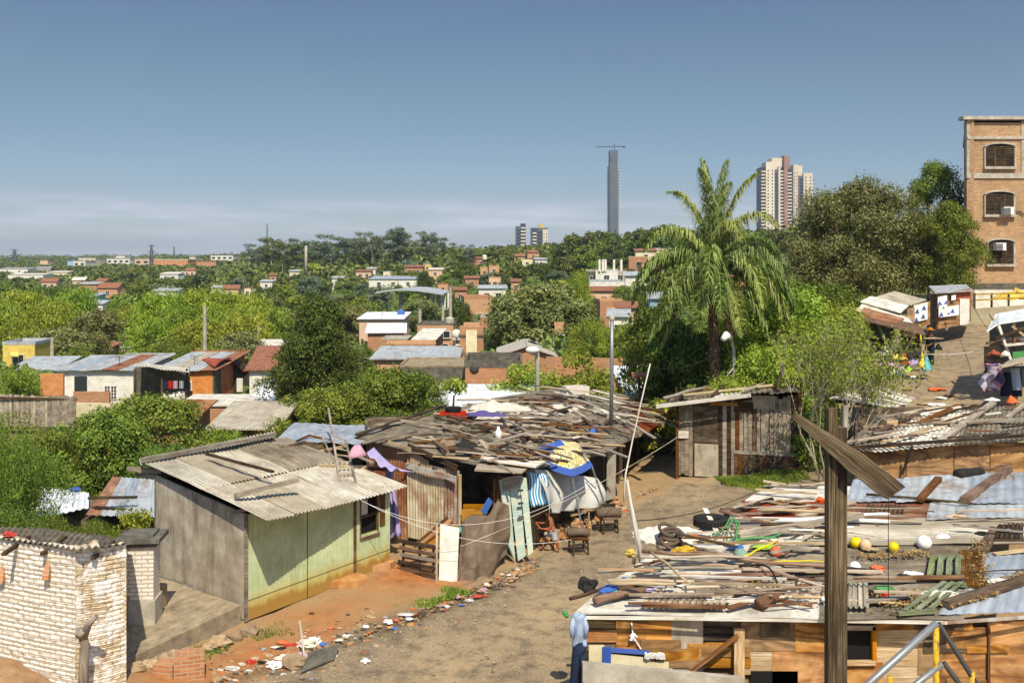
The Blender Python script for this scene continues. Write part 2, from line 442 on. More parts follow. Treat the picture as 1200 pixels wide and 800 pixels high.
# mesh helpers
Z=Vector((0,0,1))
def V(*a):return Vector(a)
class MB:
 def __init__(s):
  s.v=[];s.f=[];s.uv=[];s.mi=[]
 def add(s,vs,fs,uvs=None,mi=0):
  o=len(s.v)
  s.v+=[tuple(v)for v in vs]
  for k,f in enumerate(fs):
   s.f.append([i+o for i in f])
   s.uv.append(uvs[k]if uvs else[(vs[i][0],vs[i][2])for i in f])
   s.mi.append(mi)
  return s
 def obox(s,c,ax,ay,az,mi=0):
  """oriented box: centre and three half-axis vectors; u runs along ax"""
  c=Vector(c);lx,ly,lz=ax.length*2,ay.length*2,az.length*2
  vs=[c+sx*ax+sy*ay+sz*az for sx in(-1,1)for sy in(-1,1)for sz in(-1,1)]
  fs=[(0,1,3,2),(4,6,7,5),(0,4,5,1),(2,3,7,6),(0,2,6,4),(1,5,7,3)]
  r=random.random()*9
  u=[[(r+0,r),(r+0,r+lz),(r+ly,r+lz),(r+ly,r)],[(r,r),(r+ly,r),(r+ly,r+lz),(r,r+lz)],[(r,r),(r+lx,r),(r+lx,r+lz),(r,r+lz)],[(r,r),(r,r+lz),(r+lx,r+lz),(r+lx,r)],[(r,r),(r,r+ly),(r+lx,r+ly),(r+lx,r)],[(r,r),(r+lx,r),(r+lx,r+ly),(r,r+ly)]]
  return s.add(vs,fs,u,mi)
 def box(s,c,size,rz=0,mi=0):
  a=Vector((math.cos(rz),math.sin(rz),0));b=Vector((-a.y,a.x,0))
  return s.obox(c,a*size[0]/2,b*size[1]/2,Z*size[2]/2,mi)
 def bar(s,a,b,w=.05,h=None,up=None,mi=0,roll=0):
  a=Vector(a);b=Vector(b);h=h or w
  d=b-a
  if d.length<1e-6:return s
  dn=d.normalized()
  up=up or(Z if abs(dn.z)<.9 else Vector((0,1,0)))
  side=dn.cross(up).normalized();up2=side.cross(dn)
  if roll:
   m=Matrix.Rotation(roll,3,dn);side=m@side;up2=m@up2
  return s.obox((a+b)/2,d/2,side*w/2,up2*h/2,mi)
 def tube(s,pts,r,n=7,r2=None,mi=0,cap=True):
  pts=[Vector(p)for p in pts];k=len(pts);vs=[];fs=[];us=[]
  L=0;prev=None
  r0=random.random()*9
  for i,p in enumerate(pts):
   d=(pts[min(i+1,k-1)]-pts[max(i-1,0)])
   d=d.normalized()if d.length>1e-9 else Z
   if prev is None:side=d.cross(Z if abs(d.z)<.9 else Vector((0,1,0))).normalized()
   else:side=(prev-d*prev.dot(d)).normalized()
   prev=side;u=side.cross(d)
   if isinstance(r,(list,tuple)):rr=r[i]
   else:rr=r if r2 is None else r+(r2-r)*i/(k-1)
   for j in range(n):
    a=2*math.pi*j/n
    vs.append(p+side*math.cos(a)*rr+u*math.sin(a)*rr)
  for i in range(k-1):
   l2=L+(pts[i+1]-pts[i]).length
   rr=r[i]if isinstance(r,(list,tuple))else r
   for j in range(n):
    j2=(j+1)%n
    fs.append((i*n+j,i*n+j2,(i+1)*n+j2,(i+1)*n+j))
    a0,a1=6.28*rr*j/n,6.28*rr*(j+1)/n
    us.append([(r0+L,a0),(r0+L,a1),(r0+l2,a1),(r0+l2,a0)])
   L=l2
  if cap:
   fs.append(tuple(range(n))[::-1]);us.append([(math.cos(j)*.05,math.sin(j)*.05)for j in range(n)])
   fs.append(tuple((k-1)*n+j for j in range(n)));us.append([(math.cos(j)*.05,math.sin(j)*.05)for j in range(n)])
  return s.add(vs,fs,us,mi)
 def slab(s,a,b,c,d,th,mi=0,nudge=None):
  """thick four-cornered sheet; a-b is the u side, a-d the v side; thickness goes down the normal"""
  a,b,c,d=map(Vector,(a,b,c,d))
  n=(b-a).cross(d-a).normalized()
  if nudge is not None:n=nudge.normalized()
  vs=[a,b,c,d]+[p-n*th for p in(a,b,c,d)]
  lu=(b-a).length;lv=(d-a).length;r=random.random()*5
  m=[(r,r),(r+lu,r),(r+lu,r+lv),(r,r+lv)]
  fs=[(0,1,2,3),(7,6,5,4),(0,4,5,1),(1,5,6,2),(2,6,7,3),(3,7,4,0)]
  us=[m,m[::-1],[(r,r),(r,r+th),(r+lu,r+th),(r+lu,r)]]+[[(r,r),(r,r+th),(r+lv,r+th),(r+lv,r)]]*3
  return s.add(vs,fs,us,mi)
 def grid(s,fn,nu,nv,lu,lv,mi=0,th=0,swap=False):
  """fn(u,v)->point; optional thickness as a second layer along local normals"""
  P0=[[Vector(fn(i/nu,j/nv))for i in range(nu+1)]for j in range(nv+1)]
  r=random.random()*7
  def layer(Q,flip):
   vs=[p for row in Q for p in row];fs=[];us=[]
   for j in range(nv):
    for i in range(nu):
     q=[j*(nu+1)+i,j*(nu+1)+i+1,(j+1)*(nu+1)+i+1,(j+1)*(nu+1)+i]
     uu=[(r+lu*i/nu,r+lv*j/nv),(r+lu*(i+1)/nu,r+lv*j/nv),(r+lu*(i+1)/nu,r+lv*(j+1)/nv),(r+lu*i/nu,r+lv*(j+1)/nv)]
     if swap:uu=[(y,x)for x,y in uu]
     if flip:q=q[::-1];uu=uu[::-1]
     fs.append(q);us.append(uu)
   return vs,fs,us
  vs,fs,us=layer(P0,False)
  if th:
   Q=[]
   for j in range(nv+1):
    row=[]
    for i in range(nu+1):
     du=P0[j][min(i+1,nu)]-P0[j][max(i-1,0)]
     dv=P0[min(j+1,nv)][i]-P0[max(j-1,0)][i]
     n=du.cross(dv)
     n=n.normalized()if n.length>1e-9 else Z
     row.append(P0[j][i]-n*th)
    Q.append(row)
   v2,f2,u2=layer(Q,True)
   o=len(vs);vs=vs+v2;fs=fs+[[i+o for i in f]for f in f2];us=us+u2
   e=[]
   for i in range(nu):e.append((i,i+1));e.append((nv*(nu+1)+i+1,nv*(nu+1)+i))
   for j in range(nv):e.append(((j+1)*(nu+1),j*(nu+1)));e.append((j*(nu+1)+nu,(j+1)*(nu+1)+nu))
   for a,b in e:
    fs.append([b,a,a+o,b+o]);us.append([(r,r),(r+.05,r),(r+.05,r+.02),(r,r+.02)])
  return s.add(vs,fs,us,mi)
 def corr(s,a,b,c,d,pitch=.17,amp=.025,th=.008,nv=1,sag=0,mi=0,wob=0):
  """corrugated sheet; ribs run a->d, waves go a->b"""
  a,b,c,d=map(Vector,(a,b,c,d))
  lu=((b-a).length+(c-d).length)/2;lv=((d-a).length+(c-b).length)/2
  nu=max(4,int(lu/pitch*4))
  n=(b-a).cross(d-a).normalized()
  sd=random.random()*100
  def fn(u,v):
   p=(a*(1-u)+b*u)*(1-v)+(d*(1-u)+c*u)*v
   w=math.sin(u*lu/pitch*2*math.pi)
   q=p+n*(amp*w-sag*4*v*(1-v))
   if wob:q=q+n*wob*mnoise.noise(Vector((u*lu*.8+sd,v*lv*.8,sd)))
   return q
  return s.grid(fn,nu,max(1,nv),lu,lv,mi,th)
 def ball(s,c,r,nu=16,nv=10,mi=0,sc=(1,1,1),jit=0):
  c=Vector(c);vs=[];fs=[];us=[]
  for j in range(nv+1):
   t=math.pi*j/nv
   for i in range(nu):
    p=2*math.pi*i/nu
    k=r*(1+(jit*mnoise.noise(Vector((math.sin(t)*math.cos(p)*2+c.x,math.sin(t)*math.sin(p)*2+c.y,math.cos(t)*2)))if jit else 0))
    vs.append(c+Vector((math.sin(t)*math.cos(p)*k*sc[0],math.sin(t)*math.sin(p)*k*sc[1],math.cos(t)*k*sc[2])))
  for j in range(nv):
   for i in range(nu):
    i2=(i+1)%nu
    fs.append((j*nu+i,(j+1)*nu+i,(j+1)*nu+i2,j*nu+i2))
    us.append([(i/nu*6*r,j/nv*3*r),(i/nu*6*r,(j+1)/nv*3*r),((i+1)/nu*6*r,(j+1)/nv*3*r),((i+1)/nu*6*r,j/nv*3*r)])
  return s.add(vs,fs,us,mi)
 def torus(s,c,R0,r,axis=Z,nu=24,nv=8,mi=0,flat=1):
  c=Vector(c);axis=Vector(axis).normalized()
  e1=axis.cross(Vector((1,0,.1))).normalized();e2=axis.cross(e1)
  pts=[[c+(e1*math.cos(2*math.pi*i/nu)+e2*math.sin(2*math.pi*i/nu))*(R0+r*math.cos(2*math.pi*j/nv))+axis*r*flat*math.sin(2*math.pi*j/nv)for j in range(nv)]for i in range(nu)]
  vs=[p for row in pts for p in row];fs=[];us=[]
  for i in range(nu):
   for j in range(nv):
    fs.append((i*nv+j,((i+1)%nu)*nv+j,((i+1)%nu)*nv+(j+1)%nv,i*nv+(j+1)%nv))
    us.append([(i*.1,j*.1),(i*.1+.1,j*.1),(i*.1+.1,j*.1+.1),(i*.1,j*.1+.1)])
  return s.add(vs,fs,us,mi)
def mat_of(o):
 m=o.matrix_basis.copy()
 while o.parent:
  o=o.parent;m=o.matrix_basis@m
 return m
def mk(name,mb,mats,parent=None,smooth=False,org=None,local=False):
 """link an MB (world coordinates unless local) as one mesh object"""
 me=bpy.data.meshes.new(name)
 vs=np.array(mb.v,dtype=np.float64).reshape(-1,3)
 o=bpy.data.objects.new(name,me)
 if parent is not None:
  o.parent=parent
  if not local:
   mi=np.array(mat_of(parent).inverted())
   vs=vs@mi[:3,:3].T+mi[:3,3]
 else:
  if org is None and not local and len(vs):
   lo=vs.min(0);hi=vs.max(0);org=((lo[0]+hi[0])/2,(lo[1]+hi[1])/2,lo[2])
  if org is not None:
   o.location=org
   vs=vs-np.array(org)
 me.from_pydata([tuple(v)for v in vs],[],mb.f)
 uv=me.uv_layers.new(name='UVMap')
 uv.data.foreach_set('uv',np.array([c for f in mb.uv for c in f],dtype=np.float32).ravel())
 for m in(mats if isinstance(mats,(list,tuple))else[mats]):
  me.materials.append(M[m]if isinstance(m,str)else m)
 me.polygons.foreach_set('material_index',mb.mi)
 if smooth:me.polygons.foreach_set('use_smooth',[True]*len(mb.f))
 me.update()
 COL.objects.link(o)
 return o
def tag(o,label=None,cat=None,group=None,kind=None):
 if label:o['label']=label
 if cat:o['category']=cat
 if group:o['group']=group
 if kind:o['kind']=kind
 return o
def thing(name,label,cat,loc,rz=0,group=None):
 o=bpy.data.objects.new(name,None)
 o.location=loc;o.rotation_euler=(0,0,rz)
 o.empty_display_size=.2
 COL.objects.link(o)
 return tag(o,label,cat,group)
def one(name,label,cat,mb,mats,group=None,smooth=False,org=None):
 return tag(mk(name,mb,mats,None,smooth,org),label,cat,group)
KIDS={}
def kids(o):
 if not KIDS.get('n')or KIDS['n']!=len(bpy.data.objects):
  KIDS.clear();KIDS['n']=len(bpy.data.objects)
  for x in bpy.data.objects:
   if x.parent:KIDS.setdefault(x.parent.name,[]).append(x)
 return list(KIDS.get(o.name,[]))
def dup(o,loc,rz=0,sc=1.0,label=None,group=None,ch=None):
 c=o.copy();COL.objects.link(c)
 c.location=loc;c.rotation_euler=(0,0,rz)
 c.scale=(sc,sc,sc)if isinstance(sc,(int,float))else sc
 if label:c['label']=label
 if group:c['group']=group
 for k,subs in(ch if ch is not None else tree_of(o)):
  k2=k.copy();COL.objects.link(k2);k2 .parent=c
  for g in subs:
   g2=g.copy();COL.objects.link(g2);g2 .parent=k2
 return c
def tree_of(o):return[(k,kids(k))for k in kids(o)]
# the ground, one sheet to the horizon
def dist_poly(X,Y,poly,closed=True):
 """signed distance (negative inside) of numpy points to a polygon; plain distance for an open line"""
 n=len(poly)
 d=np.full(X.shape,1e9);inside=np.zeros(X.shape,bool)
 for i in range(n if closed else n-1):
  x0,y0=poly[i];x1,y1=poly[(i+1)%n]
  ex,ey=x1-x0,y1-y0
  t=np.clip(((X-x0)*ex+(Y-y0)*ey)/(ex*ex+ey*ey+1e-12),0,1)
  d=np.minimum(d,np.hypot(X-x0-t*ex,Y-y0-t*ey))
  if closed:
   c=((y0>Y)!=(y1>Y))&(X<ex*(Y-y0)/(ey if abs(ey)>1e-12 else 1e-12)+x0)
   inside^=c
 return np.where(inside,-d,d)if closed else d
def gp(px,py):
 """ground point seen at a photo pixel (walks along the ray)"""
 d=12.0
 for _ in range(4000):
  x=XD(px,d);z=CAMZ-(py-HY)/F*d
  if z<=G(x,d):break
  d*=1.004
 return(x,d)
ROADP=[gp(250,830),gp(330,775),gp(420,745),gp(500,712),gp(590,672),gp(640,640),gp(705,605),gp(770,582),gp(815,562),gp(800,548),gp(752,556),(5.0,37.5),(5.4,45),(5.5,60),(9.5,60),(8.6,46),(7.0,38.5),gp(800,547),gp(880,575),(11.5,34.5),(13.5,38),(17,44),(21,51),(24,60),(31,61),(29,52),(25,44),(22,36),(19,30),(12,27),(8.0,25),(4.5,20.5),(2.5,17),(1.5,12),(1.5,3),(-6,3),(-6,14)]
DIRTO=[gp(150,790),gp(290,735),gp(400,705),gp(470,660),gp(540,690),gp(420,745),gp(300,790),gp(200,830)]
GRASSP=[gp(815,548),gp(850,543),gp(935,548),gp(950,560),gp(900,574),gp(860,572)]
nu_,nv_=380,760
uu=np.linspace(-1.15,1.15,nu_);uu=uu*(0.45+0.55*np.abs(uu/1.15))
vv=np.linspace(math.log(2.2),math.log(9000),nv_)
UU,VV=np.meshgrid(uu,vv)
YY=np.exp(VV);XX=UU*YY
ZZ=ground_np(XX,YY)
rng=np.random.default_rng(3)
def fbm(X,Y,sc,oct=4,seed=0):
 r=np.random.default_rng(seed);out=np.zeros(X.shape);a=1
 for o in range(oct):
  for k in range(5):
   th=r.uniform(0,6.28);ph=r.uniform(0,6.28);f=sc*2**o*r.uniform(.7,1.4)
   out+=a*np.sin((X*math.cos(th)+Y*math.sin(th))*f+ph)/3
  a*=.5
 return out
dR=dist_poly(XX,YY,ROADP)
near=np.clip((90-YY)/40,0,1)
ZZ=ZZ+near*np.clip(dR/.5,0,1)*.035*fbm(XX,YY,1.6,4,1)+near*.012*fbm(XX,YY,.9,3,4)
ZZ=ZZ+near*np.where((dR>0)&(dR<.5),.03,0)
GUT=[gp(262,797),gp(330,775),gp(405,750),gp(480,722),gp(560,694),gp(610,668)]
dG=dist_poly(XX,YY,GUT,False)
ZZ=ZZ-.07*np.exp(-(dG/.28)**2)-near*.02*np.exp(-((np.abs(dR+2.2)-.8)/.25)**2)
verts=np.stack([XX,YY,ZZ],-1).reshape(-1,3)
idx=np.arange(nu_*nv_).reshape(nv_,nu_)
q=np.stack([idx[:-1,:-1],idx[:-1,1:],idx[1:,1:],idx[1:,:-1]],-1).reshape(-1,4)
me=bpy.data.meshes.new('ground')
me.vertices.add(len(verts));me.vertices.foreach_set('co',verts.ravel())
me.loops.add(len(q)*4);me.loops.foreach_set('vertex_index',q.ravel())
me.polygons.add(len(q));me.polygons.foreach_set('loop_start',np.arange(0,len(q)*4,4));me.polygons.foreach_set('loop_total',np.full(len(q),4))
me.polygons.foreach_set('use_smooth',np.ones(len(q),bool))
me.update(calc_edges=True)
ca=me.color_attributes.new('cover','FLOAT_COLOR','POINT')
def sm(d,w):return np.clip(.5-d/w,0,1)
road=sm(dR+.25*fbm(XX,YY,2.2,3,7),.5)
orange=np.maximum(sm(dist_poly(XX,YY,DIRTO)+.3*fbm(XX,YY,1.7,3,8),1.1),0)*np.clip(.75+.35*fbm(XX,YY,1.3,4,12),0,1)
grass=sm(dist_poly(XX,YY,GRASSP)+.3*fbm(XX,YY,2.5,3,9),.5)
farg=np.clip((YY-60)/30,0,1)
leftg=np.clip((-7.5-XX)/2,0,1)*np.clip((YY-24.5)/2,0,1)
grass=np.maximum(grass,np.maximum(farg,leftg*.7)*(1-road))
wet=np.exp(-(dG/.35)**2)*np.clip(.7+.4*fbm(XX,YY,1.5,3,14),0,1)
cc=np.stack([road,orange*(1-road),grass,np.clip(1-wet,0,1)],-1).reshape(-1,4)
ca.data.foreach_set('color',cc.astype(np.float32).ravel())
gro=bpy.data.objects.new('ground',me);COL.objects.link(gro)
tag(gro,kind='structure')
t=NT('street_and_soil')
at=t.n('Attribute',attribute_name='cover')
sp=t.n('SeparateColor');t.l(at.outputs['Color'],sp.inputs[0])
v=t.coord('Object',(1,1,1))
n_big=t.noise(v,.35,8,.6,.4);n_mid=t.noise(v,2.2,7,.7);n_fine=t.noise(v,26,5,.75);n_gr=t.noise(v,80,2,.7)
asph=t.ramp(n_fine,[(.3,'#5c5040'),(.5,'#8c7a60'),(.7,'#b09c7c')])
asph=t.mix(t.ramp(n_big,[(.46,0.0),(.66,.7)]),asph,'#ac9470')
asph=t.mix(t.ramp(n_mid,[(.47,0.0),(.64,.7)]),asph,'#554b3f')
asph=t.mix(t.ramp(n_gr,[(.62,0.0),(.7,.6)]),asph,'#d0c2a4')
vor=t.n('TexVoronoi',feature='DISTANCE_TO_EDGE');vor.inputs['Scale'].default_value=.55
wv=t.n('VectorMath',operation='ADD');t.l(v,wv.inputs[0]);t.l(n_mid,wv.inputs[1]);t.l(wv.outputs[0],vor.inputs['Vector'])
asph=t.mix(t.ramp(vor.outputs['Distance'],[(.0,.12),(.01,0.0)]),asph,'#3f382e')
soil=t.ramp(n_fine,[(.3,'#7a6448'),(.5,'#a08460'),(.72,'#bfa67e')])
soil=t.mix(t.ramp(n_mid,[(.45,0.0),(.7,.7)]),soil,'#8a7450')
org_=t.ramp(n_mid,[(.3,'#80502e'),(.5,'#a86b3c'),(.7,'#bf8552')])
org_=t.mix(t.ramp(n_fine,[(.5,0.0),(.75,.5)]),org_,'#7a5434')
grs=t.ramp(n_mid,[(.3,'#47502a'),(.5,'#5f6c34'),(.72,'#8a8450')])
c=t.mix(sp.outputs['Green'],soil,org_)
c=t.mix(sp.outputs['Blue'],c,grs)
c=t.mix(sp.outputs['Red'],c,asph)
c=t.mix(t.math('MULTIPLY',t.math('SUBTRACT',1.0,at.outputs['Alpha']),.75),c,'#4a3e30')
t.bump(t.math('ADD',n_fine,t.math('MULTIPLY',n_mid,1.5)),.5,.03)
t.fin(c,.95,0,.15)
me.materials.append(t.m)
# vegetation
def leaf_mesh(name,C,N,size,mat,aspect=.5,droop=None,rs=0):
 """C: leaf centres (n,3); N: preferred normals (n,3); one four-cornered leaf face each"""
 r=np.random.default_rng(rs+11)
 n=len(C)
 rnd=r.normal(size=(n,3))
 nn=N+rnd*.55
 nn/=np.linalg.norm(nn,axis=1,keepdims=True)+1e-9
 if droop is None:
  a=r.normal(size=(n,3))
 else:
  a=np.array(droop)[None]+r.normal(size=(n,3))*.35
 a-=nn*(a*nn).sum(1,keepdims=True)
 a/=np.linalg.norm(a,axis=1,keepdims=True)+1e-9
 b=np.cross(nn,a)
 s=size*r.uniform(.65,1.35,size=(n,1))
 a=a*s;b=b*s*aspect
 vs=np.stack([C-a,C+b-a*.1,C+a,C-b-a*.1],1).reshape(-1,3)
 me=bpy.data.meshes.new(name)
 me.vertices.add(n*4);me.vertices.foreach_set('co',vs.astype(np.float32).ravel())
 me.loops.add(n*4);me.loops.foreach_set('vertex_index',np.arange(n*4,dtype=np.int32))
 me.polygons.add(n);me.polygons.foreach_set('loop_start',np.arange(0,n*4,4,dtype=np.int32));me.polygons.foreach_set('loop_total',np.full(n,4,dtype=np.int32))
 me.update(calc_edges=True)
 me.materials.append(M[mat])
 return me
def clump_leaves(clumps,dens,r,shell=.55,squash=.8):
 """clumps: (centre, radius); leaves sit in the outer shell of each clump, sparser on its underside"""
 Cs=[];Ns=[]
 for c,rad in clumps:
  n=max(6,int(dens*rad*rad))
  d=r.normal(size=(n,3));d/=np.linalg.norm(d,axis=1,keepdims=True)
  keep=(d[:,2]>-.35)|(r.random(n)<.4)
  d=d[keep]
  rr=rad*(shell+(1-shell)*r.random((len(d),1))**.6)*(1+.18*r.normal(size=(len(d),1)))
  p=d*rr;p[:,2]*=squash
  Cs.append(np.array(c)[None]+p);Ns.append(d+np.array([0,0,.35]))
 return np.concatenate(Cs),np.concatenate(Ns)
def crown_clumps(r,h0,h1,rad,n,crad,profile='dome',flat=1.0):
 """clump centres through the crown volume between heights h0 and h1"""
 out=[]
 k=0
 while len(out)<n and k<n*60:
  k+=1
  t=r.random()
  z=h0+(h1-h0)*t
  if profile=='dome':w=math.sqrt(max(0,1-((t-.38)/.66)**2))if t>.38 else math.sqrt(max(0,1-((t-.38)/.55)**2))
  elif profile=='cone':w=min(1,(1-t)**.62*1.15+.06)
  elif profile=='column':w=min(1,1.6*(1-t)**.5)*min(1,.55+t*2)
  elif profile=='umbrella':w=1.0 if t>.3 else .5+t
  else:w=1
  a=r.uniform(0,6.283)
  q=math.sqrt(r.uniform(.12,1))*w*(1+.16*math.sin(a*3+h1)+.1*math.sin(a*5+rad))
  out.append((np.array([math.cos(a)*q*rad,math.sin(a)*q*rad*flat,z]),crad*r.uniform(.6,1.3)))
 return out
def trunk_mb(r,H,hb,rad,clumps,nl=7,lean=.3,r0=None,base=(0,0,0)):
 mb=MB()
 r0=r0 or rad*.06+.08
 b=Vector(base)
 top=b+Vector((r.uniform(-lean,lean),r.uniform(-lean,lean),hb))
 mid=(b+top)/2+Vector((r.uniform(-lean,lean)*.3,r.uniform(-lean,lean)*.3,0))
 mb.tube([b-Z*.4,b+Z*.1,mid,top],[r0*1.35,r0*1.1,r0*.9,r0*.75],8)
 cs=list(clumps);r.shuffle(cs)
 for c,cr in cs[:nl]:
  c=Vector(c)
  m=top.lerp(c,.5)+Vector((0,0,.06*H))*r.uniform(-.5,1)
  mb.tube([top-Z*.15,m,c],[r0*.6,r0*.35,r0*.12],6,cap=False)
 return mb
PROTO={}
def tree_meshes(key,seed,H,rad,hb,mat,n,crad,dens,leaf,profile='dome',bark='bark',aspect=.5,droop=None,nl=8,flat=1.0,squash=.8,lean=.3,h0=None):
 r=np.random.default_rng(seed)
 cl=crown_clumps(r,(hb if h0 is None else h0)+crad*.4,H-crad*.7,rad-crad*.5,n,crad,profile,flat)
 C,N=clump_leaves(cl,dens,r,squash=squash)
 if droop=='hang':
  k=(r.random(len(C))<.75)
  C[k,2]-=r.random(k.sum())**1.5*crad*1.6
 me=leaf_mesh('crown',C,N,leaf,mat,aspect,(0,0,-1)if droop else None,seed)
 tr=trunk_mb(r,H,hb,rad,cl,nl,lean)
 tm=bpy.data.meshes.new('trunk')
 tm.from_pydata(tr.v,[],tr.f);tm.polygons.foreach_set('use_smooth',[True]*len(tr.f));tm.materials.append(M[bark]);tm.update()
 PROTO[key]=(me,tm,H)
 return PROTO[key]
def plant_tree(key,name,x,y,z=None,H=None,rz=0,label='',cat='tree',group=None,sxy=1.0,mat=None):
 me,tm,h=PROTO[key]
 s=(H/h)if H else 1.0
 t=thing(name,label,cat,(x,y,G(x,y)-.05 if z is None else z),rz,group)
 t.scale=(s*sxy,s*sxy,s)
 for nm,m in(('crown',me),('trunk',tm)):
  o=bpy.data.objects.new(nm,m);COL.objects.link(o);o.parent=t
 return t
tree_meshes('olive',1,10,5.6,2.2,'lf_olive',125,1.1,560,.095,'dome',nl=14)
tree_meshes('dark_big',2,12.5,4.0,3.0,'lf_mid',85,1.1,420,.11,'column',nl=10)
tree_meshes('dense',3,8.6,3.0,.6,'lf_dark',125,.76,560,.09,'cone',nl=6,h0=.2)
tree_meshes('cone',15,8.6,3.3,.6,'lf_dark',190,.72,560,.09,'cone',nl=6,h0=.2)
tree_meshes('mango',4,4.8,3.0,.8,'lf_mid',95,.68,640,.085,'dome',nl=8,h0=.3)
tree_meshes('citrus',5,5.0,2.6,.8,'lf_bright',80,.66,560,.08,'dome',nl=8,h0=.2)
tree_meshes('shady',6,6.5,3.6,1.2,'lf_mid',90,.85,300,.13,'dome',nl=8,h0=.4)
tree_meshes('willow',7,8.5,4.4,1.4,'lf_willow',95,1.0,260,.22,'dome',nl=8,aspect=.22,droop='hang',h0=.5)
tree_meshes('willow_b',8,8.0,3.6,1.4,'lf_willow',70,1.0,250,.22,'dome',nl=8,aspect=.22,droop='hang',h0=.5)
tree_meshes('acacia',9,8.0,4.6,1.6,'lf_olive',95,1.05,260,.16,'dome',nl=9,h0=.8)
tree_meshes('bushlet',10,3.0,1.7,.2,'lf_bright',40,.5,430,.09,'column',nl=5,h0=.05)
tree_meshes('nearbush',14,4.6,2.8,.3,'lf_mid',170,.5,900,.05,'dome',nl=8,h0=.1)
tree_meshes('hedgy',12,3.6,2.4,.4,'lf_mid',75,.58,700,.065,'dome',nl=6,h0=.1)
FARK=[]
for i,(mt,prof,H,rad,n,cr)in enumerate([('lf_far','dome',9,5.2,34,1.7),('lf_far','dome',8,4.6,30,1.6),('lf_mid','dome',8,4.4,30,1.6),('lf_grey','dome',9,4.8,32,1.7),('lf_dark','dome',9,4.2,30,1.6),('lf_far','column',11,3.8,30,1.5),('lf_bright','dome',7,4.0,26,1.4),('lf_olive','dome',8,4.8,30,1.6)]):
 k='far%d'%i
 tree_meshes(k,30+i,H,rad,1.2,mt,n,cr,60,.36,prof,nl=5,h0=.4)
 FARK.append(k)
def eucalypt(key,seed,H,lowcrown=.45):
 r=np.random.default_rng(seed)
 cl=[]
 mb=MB()
 lean=r.uniform(-.6,.6)
 pts=[Vector((lean*t*t,r.uniform(-.1,.1),H*.85*t))for t in(0,.3,.6,1)]
 pts[0].z=-.5
 mb.tube(pts,[.32,.26,.2,.1],7)
 for k in range(13):
  t=r.uniform(lowcrown,.97)
  a=r.uniform(0,6.28);L=H*r.uniform(.1,.2)
  p0=Vector((lean*t*t,0,H*.85*t))
  p1=p0+Vector((math.cos(a)*L,math.sin(a)*L,L*r.uniform(.35,.9)))
  mb.tube([p0,(p0+p1)/2+Z*.2,p1],[.12,.08,.04],5,cap=False)
  for j in range(r.integers(2,4)):
   cl.append((np.array(p1)+r.normal(size=3)*H*.05,H*.085*r.uniform(.7,1.3)))
 C,N=clump_leaves(cl,60,r,shell=.3,squash=.65)
 me=leaf_mesh('crown',C,N,.32,'lf_grey' if seed%2 else 'lf_far',.4,None,seed)
 tm=bpy.data.meshes.new('trunk')
 tm.from_pydata(mb.v,[],mb.f);tm.polygons.foreach_set('use_smooth',[True]*len(mb.f));tm.materials.append(M['bark_pale']);tm.update()
 PROTO[key]=(me,tm,H)
for i in range(4):eucalypt('euc%d'%i,61+i,18,(.5,.4,.6,.35)[i])
# palm (queen palm, plumose fronds)
def frond(mbR,CL,base,az,el,L,droop,seed,leaflet=.72,dense=60):
 r=random.Random(seed)
 pts=[]
 d=Vector((math.cos(az)*math.cos(el),math.sin(az)*math.cos(el),math.sin(el)))
 p=Vector(base);n=14
 pts.append(p.copy())
 for i in range(n):
  d=(d+Vector((0,0,-droop/n*(0.5+1.6*i/n)))).normalized()
  p=p+d*L/n
  pts.append(p.copy())
 mbR.tube(pts,.035,5,.008)
 for k in range(dense):
  t=.14+.86*k/dense
  f=t*n;i=min(n-1,int(f));q=pts[i].lerp(pts[i+1],f-i)
  dd=(pts[i+1]-pts[i]).normalized()
  sdv=dd.cross(Z)
  sdv=sdv.normalized()if sdv.length>.05 else Vector((1,0,0))
  ll=leaflet*(math.sin(math.pi*min(1,t*.95+.08))**.5)*r.uniform(.8,1.15)
  for s in(-1,1):
   for u in range(2):
    spread=r.uniform(.2,.8)
    dirn=(sdv*s*spread+dd*r.uniform(.3,.8)+Z*r.uniform(-.15,.55)).normalized()
    a=q;b=a+dirn*ll*.5
    dirn2=(dirn+Z*-2.2).normalized()
    c=b+dirn2*ll*.5
    w=dirn.cross(Z+Vector((r.uniform(-.6,.6),r.uniform(-.6,.6),0))).normalized()*.026
    CL.append((a-w*.5,a+w*.5,b+w,b-w));CL.append((b-w,b+w,c+w*.2,c-w*.2))
